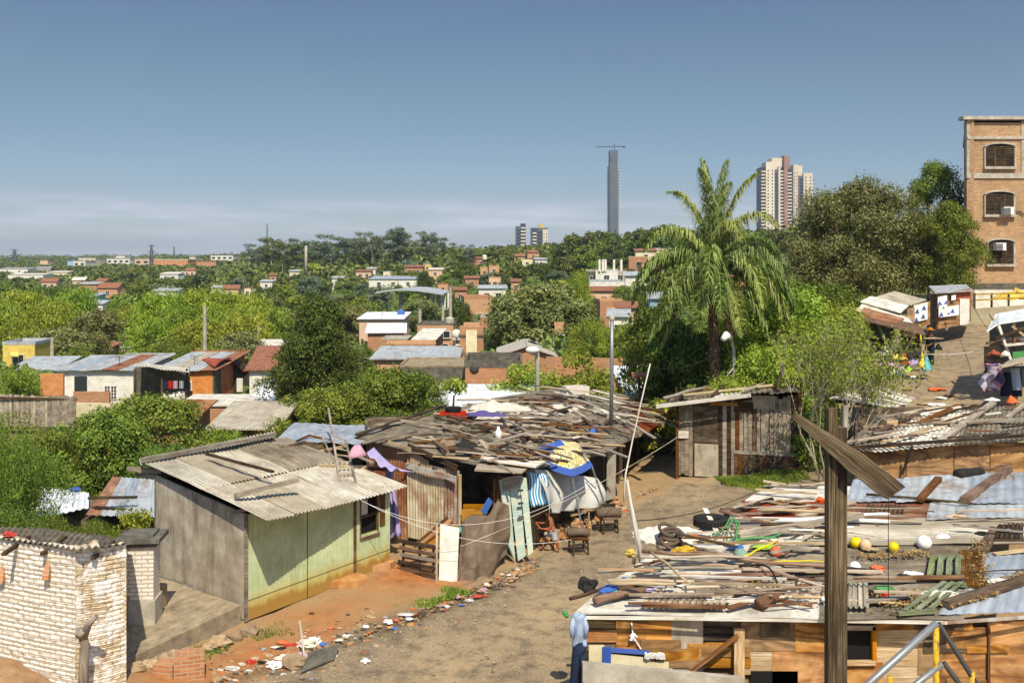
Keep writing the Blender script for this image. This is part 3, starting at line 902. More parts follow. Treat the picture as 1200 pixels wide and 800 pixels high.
def palm(x,y,z0,H,label):
 t=thing('palm_tree',label,'palm tree',(x,y,z0),0)
 mb=MB();r=random.Random(4)
 top=Vector((x,y,z0+H))
 mb.tube([Vector((x+.12,y,z0-.3)),Vector((x+.08,y,z0+H*.4)),Vector((x-.02,y,z0+H*.8)),top],[.26,.21,.19,.16],12)
 for k in range(40):
  zz=z0+H*(.3+.7*k/40)
  mb.torus((x+.02,y,zz),.185,.02,nu=12,nv=5)
 mk('trunk',mb,'bark',t,True)
 sh=MB()
 for k in range(10):
  a=k*2.4
  sh.tube([top-Z*.7+V(math.cos(a),math.sin(a),0)*.15,top-Z*.1+V(math.cos(a),math.sin(a),0)*.3,top+Z*.4+V(math.cos(a),math.sin(a),0)*.5],[.12,.08,.03],6)
 mk('leaf_sheaths',sh,'wood_green',t,True)
 FR=[(178,38,4.2,2.2),(168,8,4.0,1.6),(200,-8,4.2,1.6),(215,30,3.9,2.6),(150,62,4.2,2.0),(100,82,4.9,1.1),(60,76,4.5,1.3),(25,58,4.3,2.2),(5,22,4.2,1.9),(-10,2,4.0,1.6),(-30,28,4.0,2.7),(-60,42,4.0,2.9),(-95,32,3.8,3.0),(-130,36,4.0,2.9),(-160,66,4.2,2.4),(35,12,3.9,1.8),(80,38,4.0,2.0),(120,18,4.0,2.0),(-75,-8,3.6,1.8),(-20,-22,3.6,1.5),(190,-32,3.8,1.2),(-115,8,3.8,2.2),(-45,72,4.2,2.2),(-150,12,4.0,2.2),(0,80,4.6,1.5),(135,78,4.3,1.7),(-80,70,4.1,2.4),(-105,52,4.0,2.7),(-35,50,4.0,2.5),(165,28,4.1,2.0),(-140,22,3.9,2.3),(12,40,4.1,2.3),(-170,50,4.0,2.5),(45,84,4.7,1.2),(-120,82,4.5,1.6)]
 for i,(az,el,L,dr)in enumerate(FR):
  rb=MB();CL=[]
  frond(rb,CL,top+Z*.1,R(az),R(el),L,dr,50+i)
  fr=mk('frond',rb,'lf_palm',t)
  lb=MB()
  for qd in CL:lb.add(list(qd),[(0,1,2,3)])
  mk('leaflets',lb,'lf_palm',fr)
 for i,(az,el)in enumerate(((-100,-55),(-40,-62),(160,-60))):
  rb=MB();CL=[]
  frond(rb,CL,top-Z*.1,R(az),R(el),2.6,1.0,90+i,.4,24)
  fr=mk('frond',rb,'lf_dead',t);fr['label']='dry brown frond hanging down the trunk'
  lb=MB()
  for qd in CL:lb.add(list(qd),[(0,1,2,3)])
  mk('leaflets',lb,'lf_dead',fr)
 return t
def bare_shrub(x,y,z0,H,seed,label,spread=1.0,leaves=900,mat='lf_bright',name='shrub'):
 t=thing(name,label,'shrub',(x,y,z0),0)
 r=random.Random(seed);mb=MB();tips=[]
 def grow(p,d,L,rad,lvl):
  k=3;pts=[p]
  for i in range(k):
   d=(d+Vector((r.uniform(-.2,.2),r.uniform(-.2,.2),r.uniform(-.02,.16)))).normalized()
   p=p+d*L/k;pts.append(p)
  mb.tube(pts,rad,5 if lvl<2 else 4,rad*.6,cap=False)
  if lvl>=2:tips.extend(pts[1:])
  if lvl<4:
   for _ in range(r.choice((2,3,3))):
    d2=(d+Vector((r.uniform(-1,1),r.uniform(-1,1),r.uniform(-.2,.6)))*.62).normalized()
    grow(p,d2,L*r.uniform(.6,.85),rad*.6,lvl+1)
 for i in range(7):
  a=i*6.283/7+r.uniform(-.3,.3)
  grow(Vector((x+math.cos(a)*.12,y+math.sin(a)*.12,z0)),Vector((math.cos(a)*.55*spread,math.sin(a)*.55*spread,1)).normalized(),H*.3,.035,0)
 mk('branches',mb,'bark_pale',t,True)
 rr=np.random.default_rng(seed)
 T_=np.array([tuple(tips[i])for i in rr.integers(0,len(tips),leaves)])+rr.normal(size=(leaves,3))*.13
 me=leaf_mesh('foliage',T_-np.array([x,y,z0]),rr.normal(size=(leaves,3))*.3+np.array([0,0,.6]),.055,mat,.5,None,seed)
 o=bpy.data.objects.new('foliage',me);COL.objects.link(o);o.parent=t
 return t
def grass_patch(name,poly,n,h,mat='grass',seed=0,jitter=.0):
 r=np.random.default_rng(seed)
 xs=[p[0]for p in poly];ys=[p[1]for p in poly]
 X=r.uniform(min(xs),max(xs),n*6);Y=r.uniform(min(ys),max(ys),n*6)
 d=dist_poly(X,Y,poly)+.25*fbm(X,Y,3,3,seed)
 k=np.where(d<0)[0][:n];X=X[k];Y=Y[k]
 Zg=ground_np(X,Y)
 hh=h*r.uniform(.4,1.3,len(X))*np.clip(.6+.5*fbm(X,Y,2.2,3,seed+1),.25,1.5)
 a=r.uniform(0,6.28,len(X));w=.012+.01*r.random(len(X))
 dx=np.cos(a)*w;dy=np.sin(a)*w
 lx=r.normal(size=len(X))*.35*hh;ly=r.normal(size=len(X))*.35*hh
 vs=np.stack([np.stack([X-dx,Y-dy,Zg-.01],-1),np.stack([X+dx,Y+dy,Zg-.01],-1),np.stack([X+lx,Y+ly,Zg+hh],-1)],1).reshape(-1,3)
 me=bpy.data.meshes.new(name);m=len(X)
 me.vertices.add(m*3);me.vertices.foreach_set('co',vs.astype(np.float32).ravel())
 me.loops.add(m*3);me.loops.foreach_set('vertex_index',np.arange(m*3,dtype=np.int32))
 me.polygons.add(m);me.polygons.foreach_set('loop_start',np.arange(0,m*3,3,dtype=np.int32));me.polygons.foreach_set('loop_total',np.full(m,3,dtype=np.int32))
 me.update(calc_edges=True);me.materials.append(M[mat])
 o=bpy.data.objects.new(name,me);COL.objects.link(o)
 tag(o,kind='stuff')
 return o
# LEFT FOREGROUND
def wallseg(mb,a,b,zt_a,zt_b,zb_a,zb_b,th=.12,mi=0,side=-1):
 """upright wall between ground points a and b (x,y), sloping top and foot; outer face on the a-b line"""
 a=Vector((a[0],a[1],0));b=Vector((b[0],b[1],0))
 d=(b-a).normalized();n=Vector((d.y,-d.x,0))*-side*-1
 n=Vector((-d.y,d.x,0))
 L=(b-a).length;r=random.random()*6
 vs=[a+Z*zb_a,b+Z*zb_b,b+Z*zt_b,a+Z*zt_a]
 vs+=[v+n*th for v in vs]
 fs=[(0,1,2,3),(5,4,7,6),(4,0,3,7),(1,5,6,2),(3,2,6,7),(4,5,1,0)]
 us=[[(r,zb_a),(r+L,zb_b),(r+L,zt_b),(r,zt_a)],[(r,zb_b),(r+L,zb_a),(r+L,zt_a),(r,zt_b)],[(r,zb_a),(r+th,zb_a),(r+th,zt_a),(r,zt_a)],[(r,zb_b),(r+th,zb_b),(r+th,zt_b),(r,zt_b)],[(r,0),(r+L,0),(r+L,th),(r,th)],[(r,0),(r+L,0),(r+L,th),(r,th)]]
 mb.add(vs,fs,us,mi)
 return mb
# whitewashed brick shed, bottom left
A=P(88,650,17.4);Rr=P(148,650,18.0);L0=P(-70,650,18.7);Bk=Vector((-8.0,20.6,0));Bl=Vector((-11.5,21.3,0))
sh=thing('brick_shed','low whitewashed brick shed with rough flaking courses and a corrugated roof','shed',(A.x,A.y,.3))
zA,zR,zL=P(88,643,17.4).z,P(148,638,18.0).z,P(-70,622,18.7).z
def brick_face(a,b,za,zb,z0,mat,name='wall',seed=0):
 """brick face with real proud and recessed courses"""
 a=Vector((a.x,a.y,0));b=Vector((b.x,b.y,0));L=(b-a).length
 n=Vector(((b-a).y,-(b-a).x,0)).normalized()
 nu=int(L/.045);nv=int((max(za,zb)-z0)/.02)
 def fn(u,v):
  zt=za*(1-u)+zb*u
  z=z0+(zt-z0)*v
  row=z/.085;fr=row-math.floor(row)
  k=math.floor(row);col=(u*L+(k%2)*.13)/.26;fc=col-math.floor(col)
  q=mnoise.noise(Vector((math.floor(col)*3.1,k*7.7,seed)))*.018
  q+=mnoise.noise(Vector((u*L*9,z*9,seed+5)))*.012
  if fr<.18:q-=.016
  if fc<.07:q-=.014
  q+=mnoise.noise(Vector((u*L*.9,z*.9,seed+9)))*.015
  return a.lerp(b,u)+Z*(z+.012*math.sin(u*5+seed))+n*q
 mb=MB();mb.grid(fn,nu,nv,L,(max(za,zb)-z0),th=.16)
 return mk(name,mb,mat,sh)
brick_face(L0,A,zL,zA,-.1,'brick_white',seed=1)
brick_face(A,Rr,zA,zR,-.1,'brick_tan',seed=2)['label']='wall face with more bare tan brick'
mb=MB();wallseg(mb,(Rr.x,Rr.y),(Bk.x,Bk.y),zR-.03,2.1,0,0,.15);wallseg(mb,(Bk.x,Bk.y),(Bl.x,Bl.y),2.1,2.1,0,0,.15)
mk('wall',mb,'brick_tan',sh)
fl,fr=Vector((L0 .x,L0 .y,zL)),Vector((A.x,A.y,zA))
rb=[P(-80,640,18.4),P(-10,629,18.1),P(40,635,17.7),P(92,644.5,17.2),P(150,637,17.95)]
rt=[P(-80,612,21.5),P(-5,617,21.5),P(55,619.5,21.3),P(110,626,20.9),P(152,633.5,20.4)]
for i in range(4):
 mb=MB();lift=Z*(.012*(i%2))
 mb.corr(rb[i]+lift,rb[i+1]+lift+(rb[i+1]-rb[i]).normalized()*.06,rt[i+1]+lift,rt[i]+lift,.14,.022,.01,3,wob=.03)
 mk('roof_sheet',mb,'fibre_dark',sh)
for px,py,zz in((4,672,18.1),(57,668,17.65)):
 c=P(px,py,zz);mb=MB()
 mb.add([c+V(-.06,0,-.12),c+V(.06,0,-.12),c+V(.06,-.16,-.12),c+V(-.06,-.16,-.12),c+V(-.03,0,.2),c+V(.03,0,.2)],[(0,3,2,1),(0,4,3),(1,2,5),(3,4,5,2),(0,1,5,4)])
 mk('bracket',mb,'brick',sh)
for px in(18,62,120):
 a=P(px,641 if px<100 else 646,17.9);mb=MB();mb.bar(a+V(0,.5,.05),a+V(0,-.42,0),.07,.06);mk('roof_beam',mb,'wood_dark',sh)
one('plastic_bag','small crumpled red plastic bag on the left end of the brick shed roof','bag',MB().ball(P(11,626,18.2),.09,12,8,sc=(1.2,.8,.5),jit=.8),'red')
mb=MB();mb.tube([P(97,830,17.1),P(98,775,17.15),P(100,757,17.2),P(96,742,17.2)],[.09,.08,.08,.07],9);mb.tube([P(97,748,17.2),P(104,730,17.1),P(112,722,17.0)],[.075,.06,.05],8)
mb.tube([P(94,744,17.15),P(95,738,17.1)],.085,8)
one('tree_stump','forked grey dead tree stump standing at the corner of the brick shed','stump',mb,'wood_grey',smooth=True)
mb=MB()
def heap(u,v):
 x=-10.5+3.6*u;y=16.2+2.2*v
 return V(x,y,G(x,y)+.3*math.exp(-((x+9.0)/.9)**2-((y-17.9)/.9)**2)+.05*mnoise.noise(V(x*3,y*3,0)))
mb.grid(heap,40,26,3.6,2.2)
tag(mk('soil_heap',mb,'soil_pile',None,True),kind='structure')
# masonry pillar and low wall
pl=thing('gate_pillar','short plastered masonry pillar with a stepped concrete cap beside the grey plywood wall','pillar',tuple(PG(165,21.0)))
c=P(166,700,21.0);zt=P(166,636,21.0).z
mb=MB();mb.box((c.x,c.y,(zt+.9)/2),(.62,.55,zt-.9),.1);mk('shaft',mb,'brick_white',pl)
mb=MB();mb.box((c.x,c.y,.45),(.7,.64,.95),.1);mk('plinth',mb,'concrete_light',pl)
mb=MB();mb.box((c.x,c.y,zt+.045),(.74,.68,.09),.1);mb.box((c.x,c.y,zt+.135),(.92,.82,.09),.1);mb.box((c.x,c.y,zt+.21),(.6,.55,.06),.1);mk('cap',mb,'concrete_dark',pl)
mb=MB();wallseg(mb,(P(148,0,20.6).x,20.6),(P(196,0,21.9).x,21.9),P(148,700,20.6).z,P(196,683,21.9).z,0,0,.35)
one('garden_wall','low crumbling stone wall foot between the pillar and the grey plywood wall','wall',mb,'rock')
# raised concrete slab
sl=[P(148,778,18.9),P(282,727,21.9),P(190,692,23.8),P(120,700,22.6)]
zs=.42
sl=[V(p.x,p.y,zs)for p in sl]
mb=MB();mb.slab(sl[0],sl[1],sl[2],sl[3],.6)
one('concrete_platform','raised stained concrete slab in front of the grey plywood wall','platform',mb,'concrete')
mb=MB()
for k in range(9):
 q=P(160+17*k+random.uniform(-6,6),0,19.0+.32*k);s_=random.uniform(.1,.22)
 mb.ball((q.x,q.y-.25,G(q.x,q.y-.25)+.05),s_,8,6,jit=.7,sc=(1.3,1,.7))
tag(mk('rubble',mb,'rock',None),kind='stuff')
one('yellow_rag','crumpled yellow rag on the concrete slab by the pillar','rag',MB().ball(P(158,709,21.9),.15,12,6,sc=(1.5,.8,.35),jit=.9),'yellow')
mb=MB();mb.box(PG(222,19.0)+Z*.22,(.55,.4,.5),.3);mb.box(PG(196,18.9)+Z*.1,(.4,.35,.3),-.2)
one('broken_brick_block','broken lump of brickwork beside the gutter below the concrete slab','rubble',mb,'brick')
# GREEN HOUSE
gA=(P(289,0,22).x,22.0);gR=(P(457,0,25.6).x,25.6);gL=(P(181,0,24.2).x,24.2)
gh=thing('green_shack','pale green plywood shack with grey weathered side and large fibre cement roof','shack',(gA[0],gA[1],0))
zAt=P(289,603,22).z;zRt=P(457,571,25.6).z+.05;zLt=P(178,556,24.2).z;zLb=P(185,692,24.2).z;zRb=P(457,663,25.6).z
t=NT('green_painted_plywood')
v=t.coord('UV',(1,1,1));st=t.coord('UV',(9,.5,1))
n1=t.noise(v,1.6,7,.7);n2=t.noise(st,1.4,5,.65)
c=t.ramp(n1,[(.3,'#98a574'),(.5,'#b0bd8e'),(.72,'#c8d2a8')])
c=t.mix(t.ramp(n2,[(.5,0.0),(.75,.6)]),c,'#dcd8ac')
c=t.mix(t.ramp(t.noise(t.coord('UV',(22,1.2,1)),1.5,4),[(.55,0.0),(.7,.5)]),c,'#87905a')
sx=t.n('SeparateXYZ');t.l(v,sx.inputs[0])
hgt=t.math('ADD',sx.outputs['Y'],t.math('MULTIPLY',t.noise(t.coord('UV',(2,.6,1)),2,5),-.5))
c=t.mix(t.ramp(hgt,[(.0,.9),(.42,0.0)]),c,'#b89a3c')
c=t.mix(t.ramp(hgt,[(.0,.6),(.12,0.0)]),c,'#8a5a30')
t.bump(n2,.2,.006);M['green_panel']=t.fin(c,.8,0,.2)
def lerp2(a,b,t_):return(a[0]+(b[0]-a[0])*t_,a[1]+(b[1]-a[1])*t_)
def gtop(t_):return zAt+(zRt-zAt)*t_
def gbot(t_):return .04+(zRb-.04)*t_
def panel(t0,t1,z0,z1=None,mat='green_panel',out=0.0,nm='wall_panel'):
 a,b=lerp2(gA,gR,t0),lerp2(gA,gR,t1)
 d=Vector((b[0]-a[0],b[1]-a[1],0)).normalized();nrm=Vector((d.y,-d.x,0))*out
 mb=MB()
 za,zb=(gbot(t0),gbot(t1))if z0 is None else(z0,z0)
 ta,tb=(gtop(t0),gtop(t1))if z1 is None else(z1,z1)
 L=(Vector(b)-Vector(a)).length
 wallseg(mb,(a[0]+nrm.x,a[1]+nrm.y),(b[0]+nrm.x,b[1]+nrm.y),ta,tb,za,zb,.05)
 mb.uv=[[(x+t0*9,y-za)for x,y in f]for f in mb.uv]
 return mk(nm,mb,mat,gh)
panel(0.0,.385,None);panel(.39,.715,None)
for t0,t1 in((0.0,.385),(.39,.715),(.735,1.0)):
 za,zb=gbot(t0)+.43,gbot(t1)+.43;a,b=lerp2(gA,gR,t0),lerp2(gA,gR,t1);d=Vector((b[0]-a[0],b[1]-a[1],0)).normalized();nn=Vector((d.y,-d.x,0))*.006
 mb=MB();wallseg(mb,(a[0]+nn.x,a[1]+nn.y),(b[0]+nn.x,b[1]+nn.y),za+.012,zb+.012,za,zb,.004);mk('seam_strip',mb,'wood_dark',gh)
panel(.735,.77,None);panel(.77,.905,None,P(418,630,24.7).z+.05);panel(.905,1.0,None);panel(.77,.905,gtop(.84)-.12,None)
for(t0,t1,m_,o_)in((.385,.39,'wood_dark',.003),(.715,.735,'wood_red',.02),(-.012,.004,'wood_grey',.03)):
 panel(t0,t1,None,None,m_,o_,'corner_post' if t0<0 else 'batten')
wz0,wz1=P(418,628,24.9).z,gtop(.84)-.14
wf=panel(.762,.912,wz0-.06,wz0-.0,'wood_brown',.04,'window')
for(t0,t1,z0,z1)in((.762,.775,wz0,wz1),(.9,.912,wz0,wz1),(.775,.9,wz1-.05,wz1),(.775,.9,(wz0+wz1)/2-.03,(wz0+wz1)/2+.03)):
 a,b=lerp2(gA,gR,t0),lerp2(gA,gR,t1);mb=MB();wallseg(mb,a,b,z1,z1,z0,z0,.06)
 mk('frame',mb,'wood_brown',wf)
a,b=lerp2(gA,gR,.775),lerp2(gA,gR,.9);mb=MB();wallseg(mb,(a[0]-.08,a[1]+.1),(b[0]-.08,b[1]+.1),wz1,wz1,wz0,wz0,.03);mk('pane',mb,'black',wf)
a,b=lerp2(gA,gR,.78),lerp2(gA,gR,.83);mb=MB();wallseg(mb,(a[0]-.03,a[1]+.04),(b[0]-.03,b[1]+.04),wz1-.1,wz1-.1,(wz0+wz1)/2,(wz0+wz1)/2,.02);mk('curtain',mb,'cloth_white',wf)
a,b=lerp2(gA,gR,.915),lerp2(gA,gR,.955);mb=MB();d=Vector((b[0]-a[0],b[1]-a[1],0)).normalized();nn=Vector((d.y,-d.x,0))*.03
wallseg(mb,(a[0]+nn.x,a[1]+nn.y),(b[0]+nn.x,b[1]+nn.y),wz1+.02,wz1+.02,wz0+.15,wz0+.15,.025);mk('shutter',mb,'wood_brown',gh)
mm_=lerp2(gL,gA,.44)
mb=MB();wallseg(mb,gL,lerp2(gL,gA,.437),zLt,zLt+(zAt-zLt)*.437,zLb+.38,.42,.05);mk('wall_panel',mb,'ply_grey',gh)
mb=MB();wallseg(mb,lerp2(gL,gA,.443),lerp2(gL,gA,1),zLt+(zAt-zLt)*.443,zAt,.06,.04,.05);mk('wall_panel',mb,'ply_grey',gh)
mb=MB();wallseg(mb,gL,lerp2(gL,gA,.437),zLb+.37,.41,zLb,.1,.05);mk('wall_panel',mb,'ply_grey',gh)
gB=(gR[0]-2.2,gR[1]+2.6)
mb=MB();wallseg(mb,gR,gB,zRt,2.7,0,-.4,.05);mk('wall_panel',mb,'ply_dark',gh)
gC=(gL[0]+2.9,gL[1]+3.7)
mb=MB();wallseg(mb,gB,gC,2.75,2.95,-.5,-.8,.05);wallseg(mb,gC,gL,2.95,zLt,-.8,-.3,.05);mk('wall_panel',mb,'ply_dark',gh)
for(p,q,w)in(((P(273,600,22.2),P(292,596,22.0),.07)),(P(150,549,24.6),P(190,552,24.2),.1),(P(160,556,24.7),P(190,558,24.3),.09)):
 mb=MB();mb.bar(p,q,w,w);mk('roof_beam',mb,'wood_grey',gh)
eF=[P(313,609,21.0),P(346,603,21.9),P(379,596,22.8),P(412,588,23.8),P(445,579,24.8),P(476,570,25.7)]
eB=[P(167,542,24.2),P(202,536,25.0),P(236,529,25.9),P(270,522,26.8),P(303,516,27.5),P(334,513,28.2)]
for i in range(5):
 e1=eF[i+1]+(eF[i+1]-eF[i]).normalized()*.07;e2=eB[i+1]+(eB[i+1]-eB[i]).normalized()*.07
 m1,m2=eF[i].lerp(eB[i],.52),e1 .lerp(e2,.52)
 lf=Z*(.014*(i%2))
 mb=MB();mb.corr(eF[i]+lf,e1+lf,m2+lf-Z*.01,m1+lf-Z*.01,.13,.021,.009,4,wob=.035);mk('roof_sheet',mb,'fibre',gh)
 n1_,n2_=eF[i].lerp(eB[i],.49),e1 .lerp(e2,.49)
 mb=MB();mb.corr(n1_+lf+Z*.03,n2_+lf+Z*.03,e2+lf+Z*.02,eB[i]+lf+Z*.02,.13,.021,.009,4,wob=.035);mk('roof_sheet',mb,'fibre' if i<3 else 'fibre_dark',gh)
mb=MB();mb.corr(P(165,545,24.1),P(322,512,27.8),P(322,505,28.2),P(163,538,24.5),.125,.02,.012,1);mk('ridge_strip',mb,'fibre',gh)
PL=[]
def stick(name,label,p,q,w,h,mat,group='loose boards and poles on the roofs',roundish=False,cat='board',sag=0):
 mb=MB()
 if roundish:
  n=5;r=random.Random(int(p.x*100)+int(q.y*10))
  pts=[p.lerp(q,i/n)+V(r.uniform(-1,1),r.uniform(-1,1),r.uniform(-.3,.6))*.022*(p-q).length*(0<i<n)-Z*sag*4*(i/n)*(1-i/n)for i in range(n+1)]
  mb.tube(pts,w/2,7,w*.38)
 else:
  mb.bar(p,q,w,h,roll=random.uniform(-.12,.12))
 o=one(name,label,cat,mb,mat,group,smooth=roundish)
 return o
stick('ridge_pole','long heavy timber along the back edge of the green shack roof',P(166,541,24.1)+Z*.04,P(322,511,27.6)+Z*.05,.12,.1,'wood_grey')
stick('batten','thin dark batten in the middle of the green shack roof',P(242,533,24.9)+Z*.03,P(320,555,23.7)+Z*.05,.09,.05,'wood_dark')
stick('timber','thick pale timber near the front eave of the green shack roof',P(276,584,22.1)+Z*.06,P(349,566,23.3)+Z*.08,.13,.11,'wood_grey')
def rp_(px,py,up=.05):
 o=V(0,0,CAMZ);d=V((px-600)/F,1,-(py-HY)/F)
 n=(eF[5]-eF[0]).cross(eB[0]-eF[0]).normalized()
 s_=(eF[0]-o).dot(n)/d.dot(n)
 return o+d*s_+Z*up
fr_=thing('old_sash','square wooden frame lying at the top right of the green shack roof','frame',tuple(rp_(370,519)))
q4=[rp_(343,521),rp_(362,512),rp_(388,518),rp_(366,529)]
for i in range(4):mb=MB();mb.bar(q4[i],q4[(i+1)%4],.06,.06);mk('rail',mb,'wood_brown',fr_)
ld=thing('ladder','short wooden ladder lying across boards at the right of the green shack roof','ladder',tuple(rp_(403,548)))
la,lb_,lc,ld_=rp_(385,507,.75),rp_(398,565,.02),rp_(405,530,.35),rp_(417,566,.02)
for a,b in((la,lb_),(lc,ld_)):mb=MB();mb.bar(a,b,.055,.05);mk('side_rail',mb,'wood_grey',ld)
for i in range(7):
 f=.42+i*.085
 mb=MB();mb.bar(la.lerp(lb_,f),lc.lerp(ld_,max(0,(f-.42)*1.6)),.04,.03);mk('rung',mb,'wood_pale',ld)
for(a,b,w,h,m_,lab)in(((372,550),(452,553),.1,.1,'wood_pale','wide pale plank under the ladder foot on the green shack roof'),((352,537),(405,527),.09,.07,'wood_pale','pale board end beside the square frame on the green shack roof'),((360,538),(378,530),.07,.06,'wood_dark','short dark stick under the pale board on the green shack roof'),((400,527),(428,517),.05,.05,'wood_pale','thin pale lath pointing at the pink cloth'),((413,535),(437,547),.06,.05,'wood_pale','light lath right of the ladder'),((418,551),(468,556),.12,.08,'wood_brown','brown timber at the right edge of the green shack roof'),((378,516),(388,540),.05,.05,'wood_grey','grey stick leaning on the ladder')):
 stick('board',lab,rp_(*a,.09),rp_(*b,.11),w,h,m_)
for px,d_,lab,rz in((403,24.35,'orange flat stone slab before the green shack, the larger one',.5),(437,25.5,'smooth orange paving slab at the right front corner of the green shack',.2)):
 p=PG(px,d_);mb=MB();pts=[]
 r=random.Random(px);n=9
 for k in range(n):
  a=6.283*k/n+rz;rr=.5*r.uniform(.8,1.15);pts.append(V(p.x+math.cos(a)*rr*1.15,p.y+math.sin(a)*rr*.85,p.z))
 vs=[q+Z*.17 for q in pts]+[q*1 for q in pts]
 mb.add(vs,[tuple(range(n))]+[(i,i+n,(i+1)%n+n,(i+1)%n)for i in range(n)])
 one('flagstone',lab,'stone',mb,'stone_orange','flagstones')
# THE SHACK ROW ALONG THE STREET
def poly_wall(parent,name,mat,pts,th=.04):
 """thick panel from photo-placed corners, pts = a(bottom left) b(bottom right) c(top right) d(top left)"""
 mb=MB();mb.slab(pts[0],pts[1],pts[2],pts[3],th)
 return mk(name,mb,mat,parent)
K=dict(a=(415,512,28.8),e=(600,553,26.2),m=(640,500,31.5),b=(522,481,33.6),r=(700,532,30.0),q=(700,490,34.0),t=(650,455,40.0),s=(752,508,35.2),u=(735,465,41.0),w=(792,486,41.5))
KP={k:P(*v)for k,v in K.items()}
shA=thing('tin_wall_shack','shack with rusty corrugated wall and dark shop opening beside the green shack','shack',(KP['e'].x-1.5,28,0))
shB=thing('low_shack','low shack in the middle of the row behind the parasol under a heap of boards','shack',(1.5,31,0))
shC=thing('low_shack','far low shack at the street end of the row with grey panel wall','shack',(4.2,36,0))
def rquad(parent,A_,B_,C_,D_,mat,th=.04,n=(3,3),lift=0.0,name='roof_sheet'):
 A_,B_,C_,D_=[KP[k]if isinstance(k,str)else k for k in(A_,B_,C_,D_)]
 for i in range(n[0]):
  u0,u1=i/n[0],(i+1)/n[0]
  a=A_.lerp(B_,u0);b=A_.lerp(B_,u1);d_=D_.lerp(C_,u0);c_=D_.lerp(C_,u1)
  ov=(b-a).normalized()*.05
  l=Z*(lift+.012*(i%2)+random.uniform(0,.004))
  mb=MB()
  sd=random.random()*50
  def fn(u,v):
   p=(a.lerp(b+ov,u)).lerp(d_.lerp(c_+ov,u),v)+l
   return p+Z*.05*mnoise.noise(Vector((p.x*.9,p.y*.9,1.0)))
  mb.grid(fn,8,16,(b-a).length,(d_-a).length,th=th)
  mk(name,mb,mat[i%len(mat)]if isinstance(mat,list)else mat,parent)
rquad(shA,'a','e','m','b',['felt','fibre_dark','felt','felt','fibre_dark'],n=(5,1))
rquad(shB,'e','r','q','m',['felt','fibre_dark','felt'],n=(3,1),lift=-.03)
rquad(shB,'b','m','q','t',['felt','fibre_dark','roof_white','felt'],n=(4,1),lift=.03)
rquad(shC,'r','s','u','t',['felt','felt','fibre_dark'],n=(3,1),lift=-.05)
mb=MB();mb.slab(KP['s'],KP['w'],KP['u'],KP['u'],.05)if False else mb.add([KP['s'],KP['w'],KP['u'],KP['s']-Z*.05,KP['w']-Z*.05,KP['u']-Z*.05],[(0,1,2),(5,4,3),(0,3,4,1),(1,4,5,2),(2,5,3,0)]);mk('roof_sheet',mb,'tin_redrust',shC)
def zroof(x,y):
 """height of the row's roofs at a ground point, by inverse distance of the corner points"""
 ws=0;z=0
 for p in KP.values():
  w=1/((p.x-x)**2+(p.y-y)**2+.3)**1.5
  ws+=w;z+=w*p.z
 return z/ws
def tri_z(p,a,b,c):
 d=(b.y-c.y)*(a.x-c.x)+(c.x-b.x)*(a.y-c.y)
 l1=((b.y-c.y)*(p.x-c.x)+(c.x-b.x)*(p.y-c.y))/d
 l2=((c.y-a.y)*(p.x-c.x)+(a.x-c.x)*(p.y-c.y))/d
 l3=1-l1-l2
 if min(l1,l2,l3)<-.02:return None
 return a.z*l1+b.z*l2+c.z*l3
TRI=[('a','e','m'),('a','m','b'),('e','r','q'),('e','q','m'),('b','m','q'),('b','q','t'),('r','s','u'),('r','u','t'),('s','w','u')]
def rowp(px,py,up=.04):
 """point on the row's roofs under a photo pixel"""
 o=V(0,0,CAMZ);d=V((px-600)/F,1,-(py-HY)/F)
 best=None
 for k in TRI:
  a,b,c=[KP[i]for i in k]
  n=(b-a).cross(c-a);s_=(a-o).dot(n)/d.dot(n);p=o+d*s_
  if tri_z(p,a,b,c)is not None and(best is None or s_<best[0]):best=(s_,p)
 if best is None:
  n=(KP['q']-KP['e']).cross(KP['b']-KP['e']);s_=(KP['e']-o).dot(n)/d.dot(n);best=(s_,o+d*s_)
 return best[1]+Z*(up+.04)
w0,w1,w2=(XD(432,28.9),28.9),(XD(478,28.1),28.1),(XD(538,27.0),27.0)
def tinw(a,b,za,zb,z0,mat,th=.006,pitch=.1,amp=.02,parent=None,name='wall_sheet',lean=0):
 A_,B_=V(a[0],a[1],z0),V(b[0],b[1],z0)
 mb=MB();mb.corr(A_,B_,V(b[0],b[1],zb),V(a[0],a[1],za),pitch,amp,th,3,wob=.05);return mk(name,mb,mat,parent or shA)
tinw(w0,w1,2.8,2.74,.1,'tin_rust');tinw((w1[0]-.02,w1[1]-.05),lerp2(w1,w2,.42),2.7,2.45,.2,'tin_wall')
tinw(lerp2(w1,w2,.4),(lerp2(w1,w2,.74)[0],lerp2(w1,w2,.74)[1]-.04),2.35,2.32,.1,'tin_wall');tinw((lerp2(w1,w2,.72)[0],lerp2(w1,w2,.72)[1]-.1),w2,2.36,2.3,.2,'tin_mixed')
tinw((w0[0]+.6,w0[1]-.35),(w1[0]-.3,w1[1]-.12),1.8,1.75,.1,'tin_rust')['label']='darker rust red sheet low on the wall'
for(p,q,m_)in((P(478,522,27.9),P(536,548,26.9),'wood_dark'),(P(452,518,28.4),P(482,527,27.8),'wood_pale'),(P(476,545,27.9),P(534,561,26.85),'tin_mixed')):
 mb=MB();mb.bar(p,q,.05,.14);mk('trim_board',mb,m_,shA)
for(a,b,za,zb,z0)in((w0,(XD(430,33),33),2.8,2.8,-.2),((XD(522,33.4),33.4),(XD(430,33),33),2.8,2.8,-.4),(((.4),28.0),(XD(522,33.4),33.4),2.35,2.75,-.2)):
 mb=MB();wallseg(mb,a,b,za,zb,z0,z0,.06);mk('wall',mb,'ply_dark',shA)
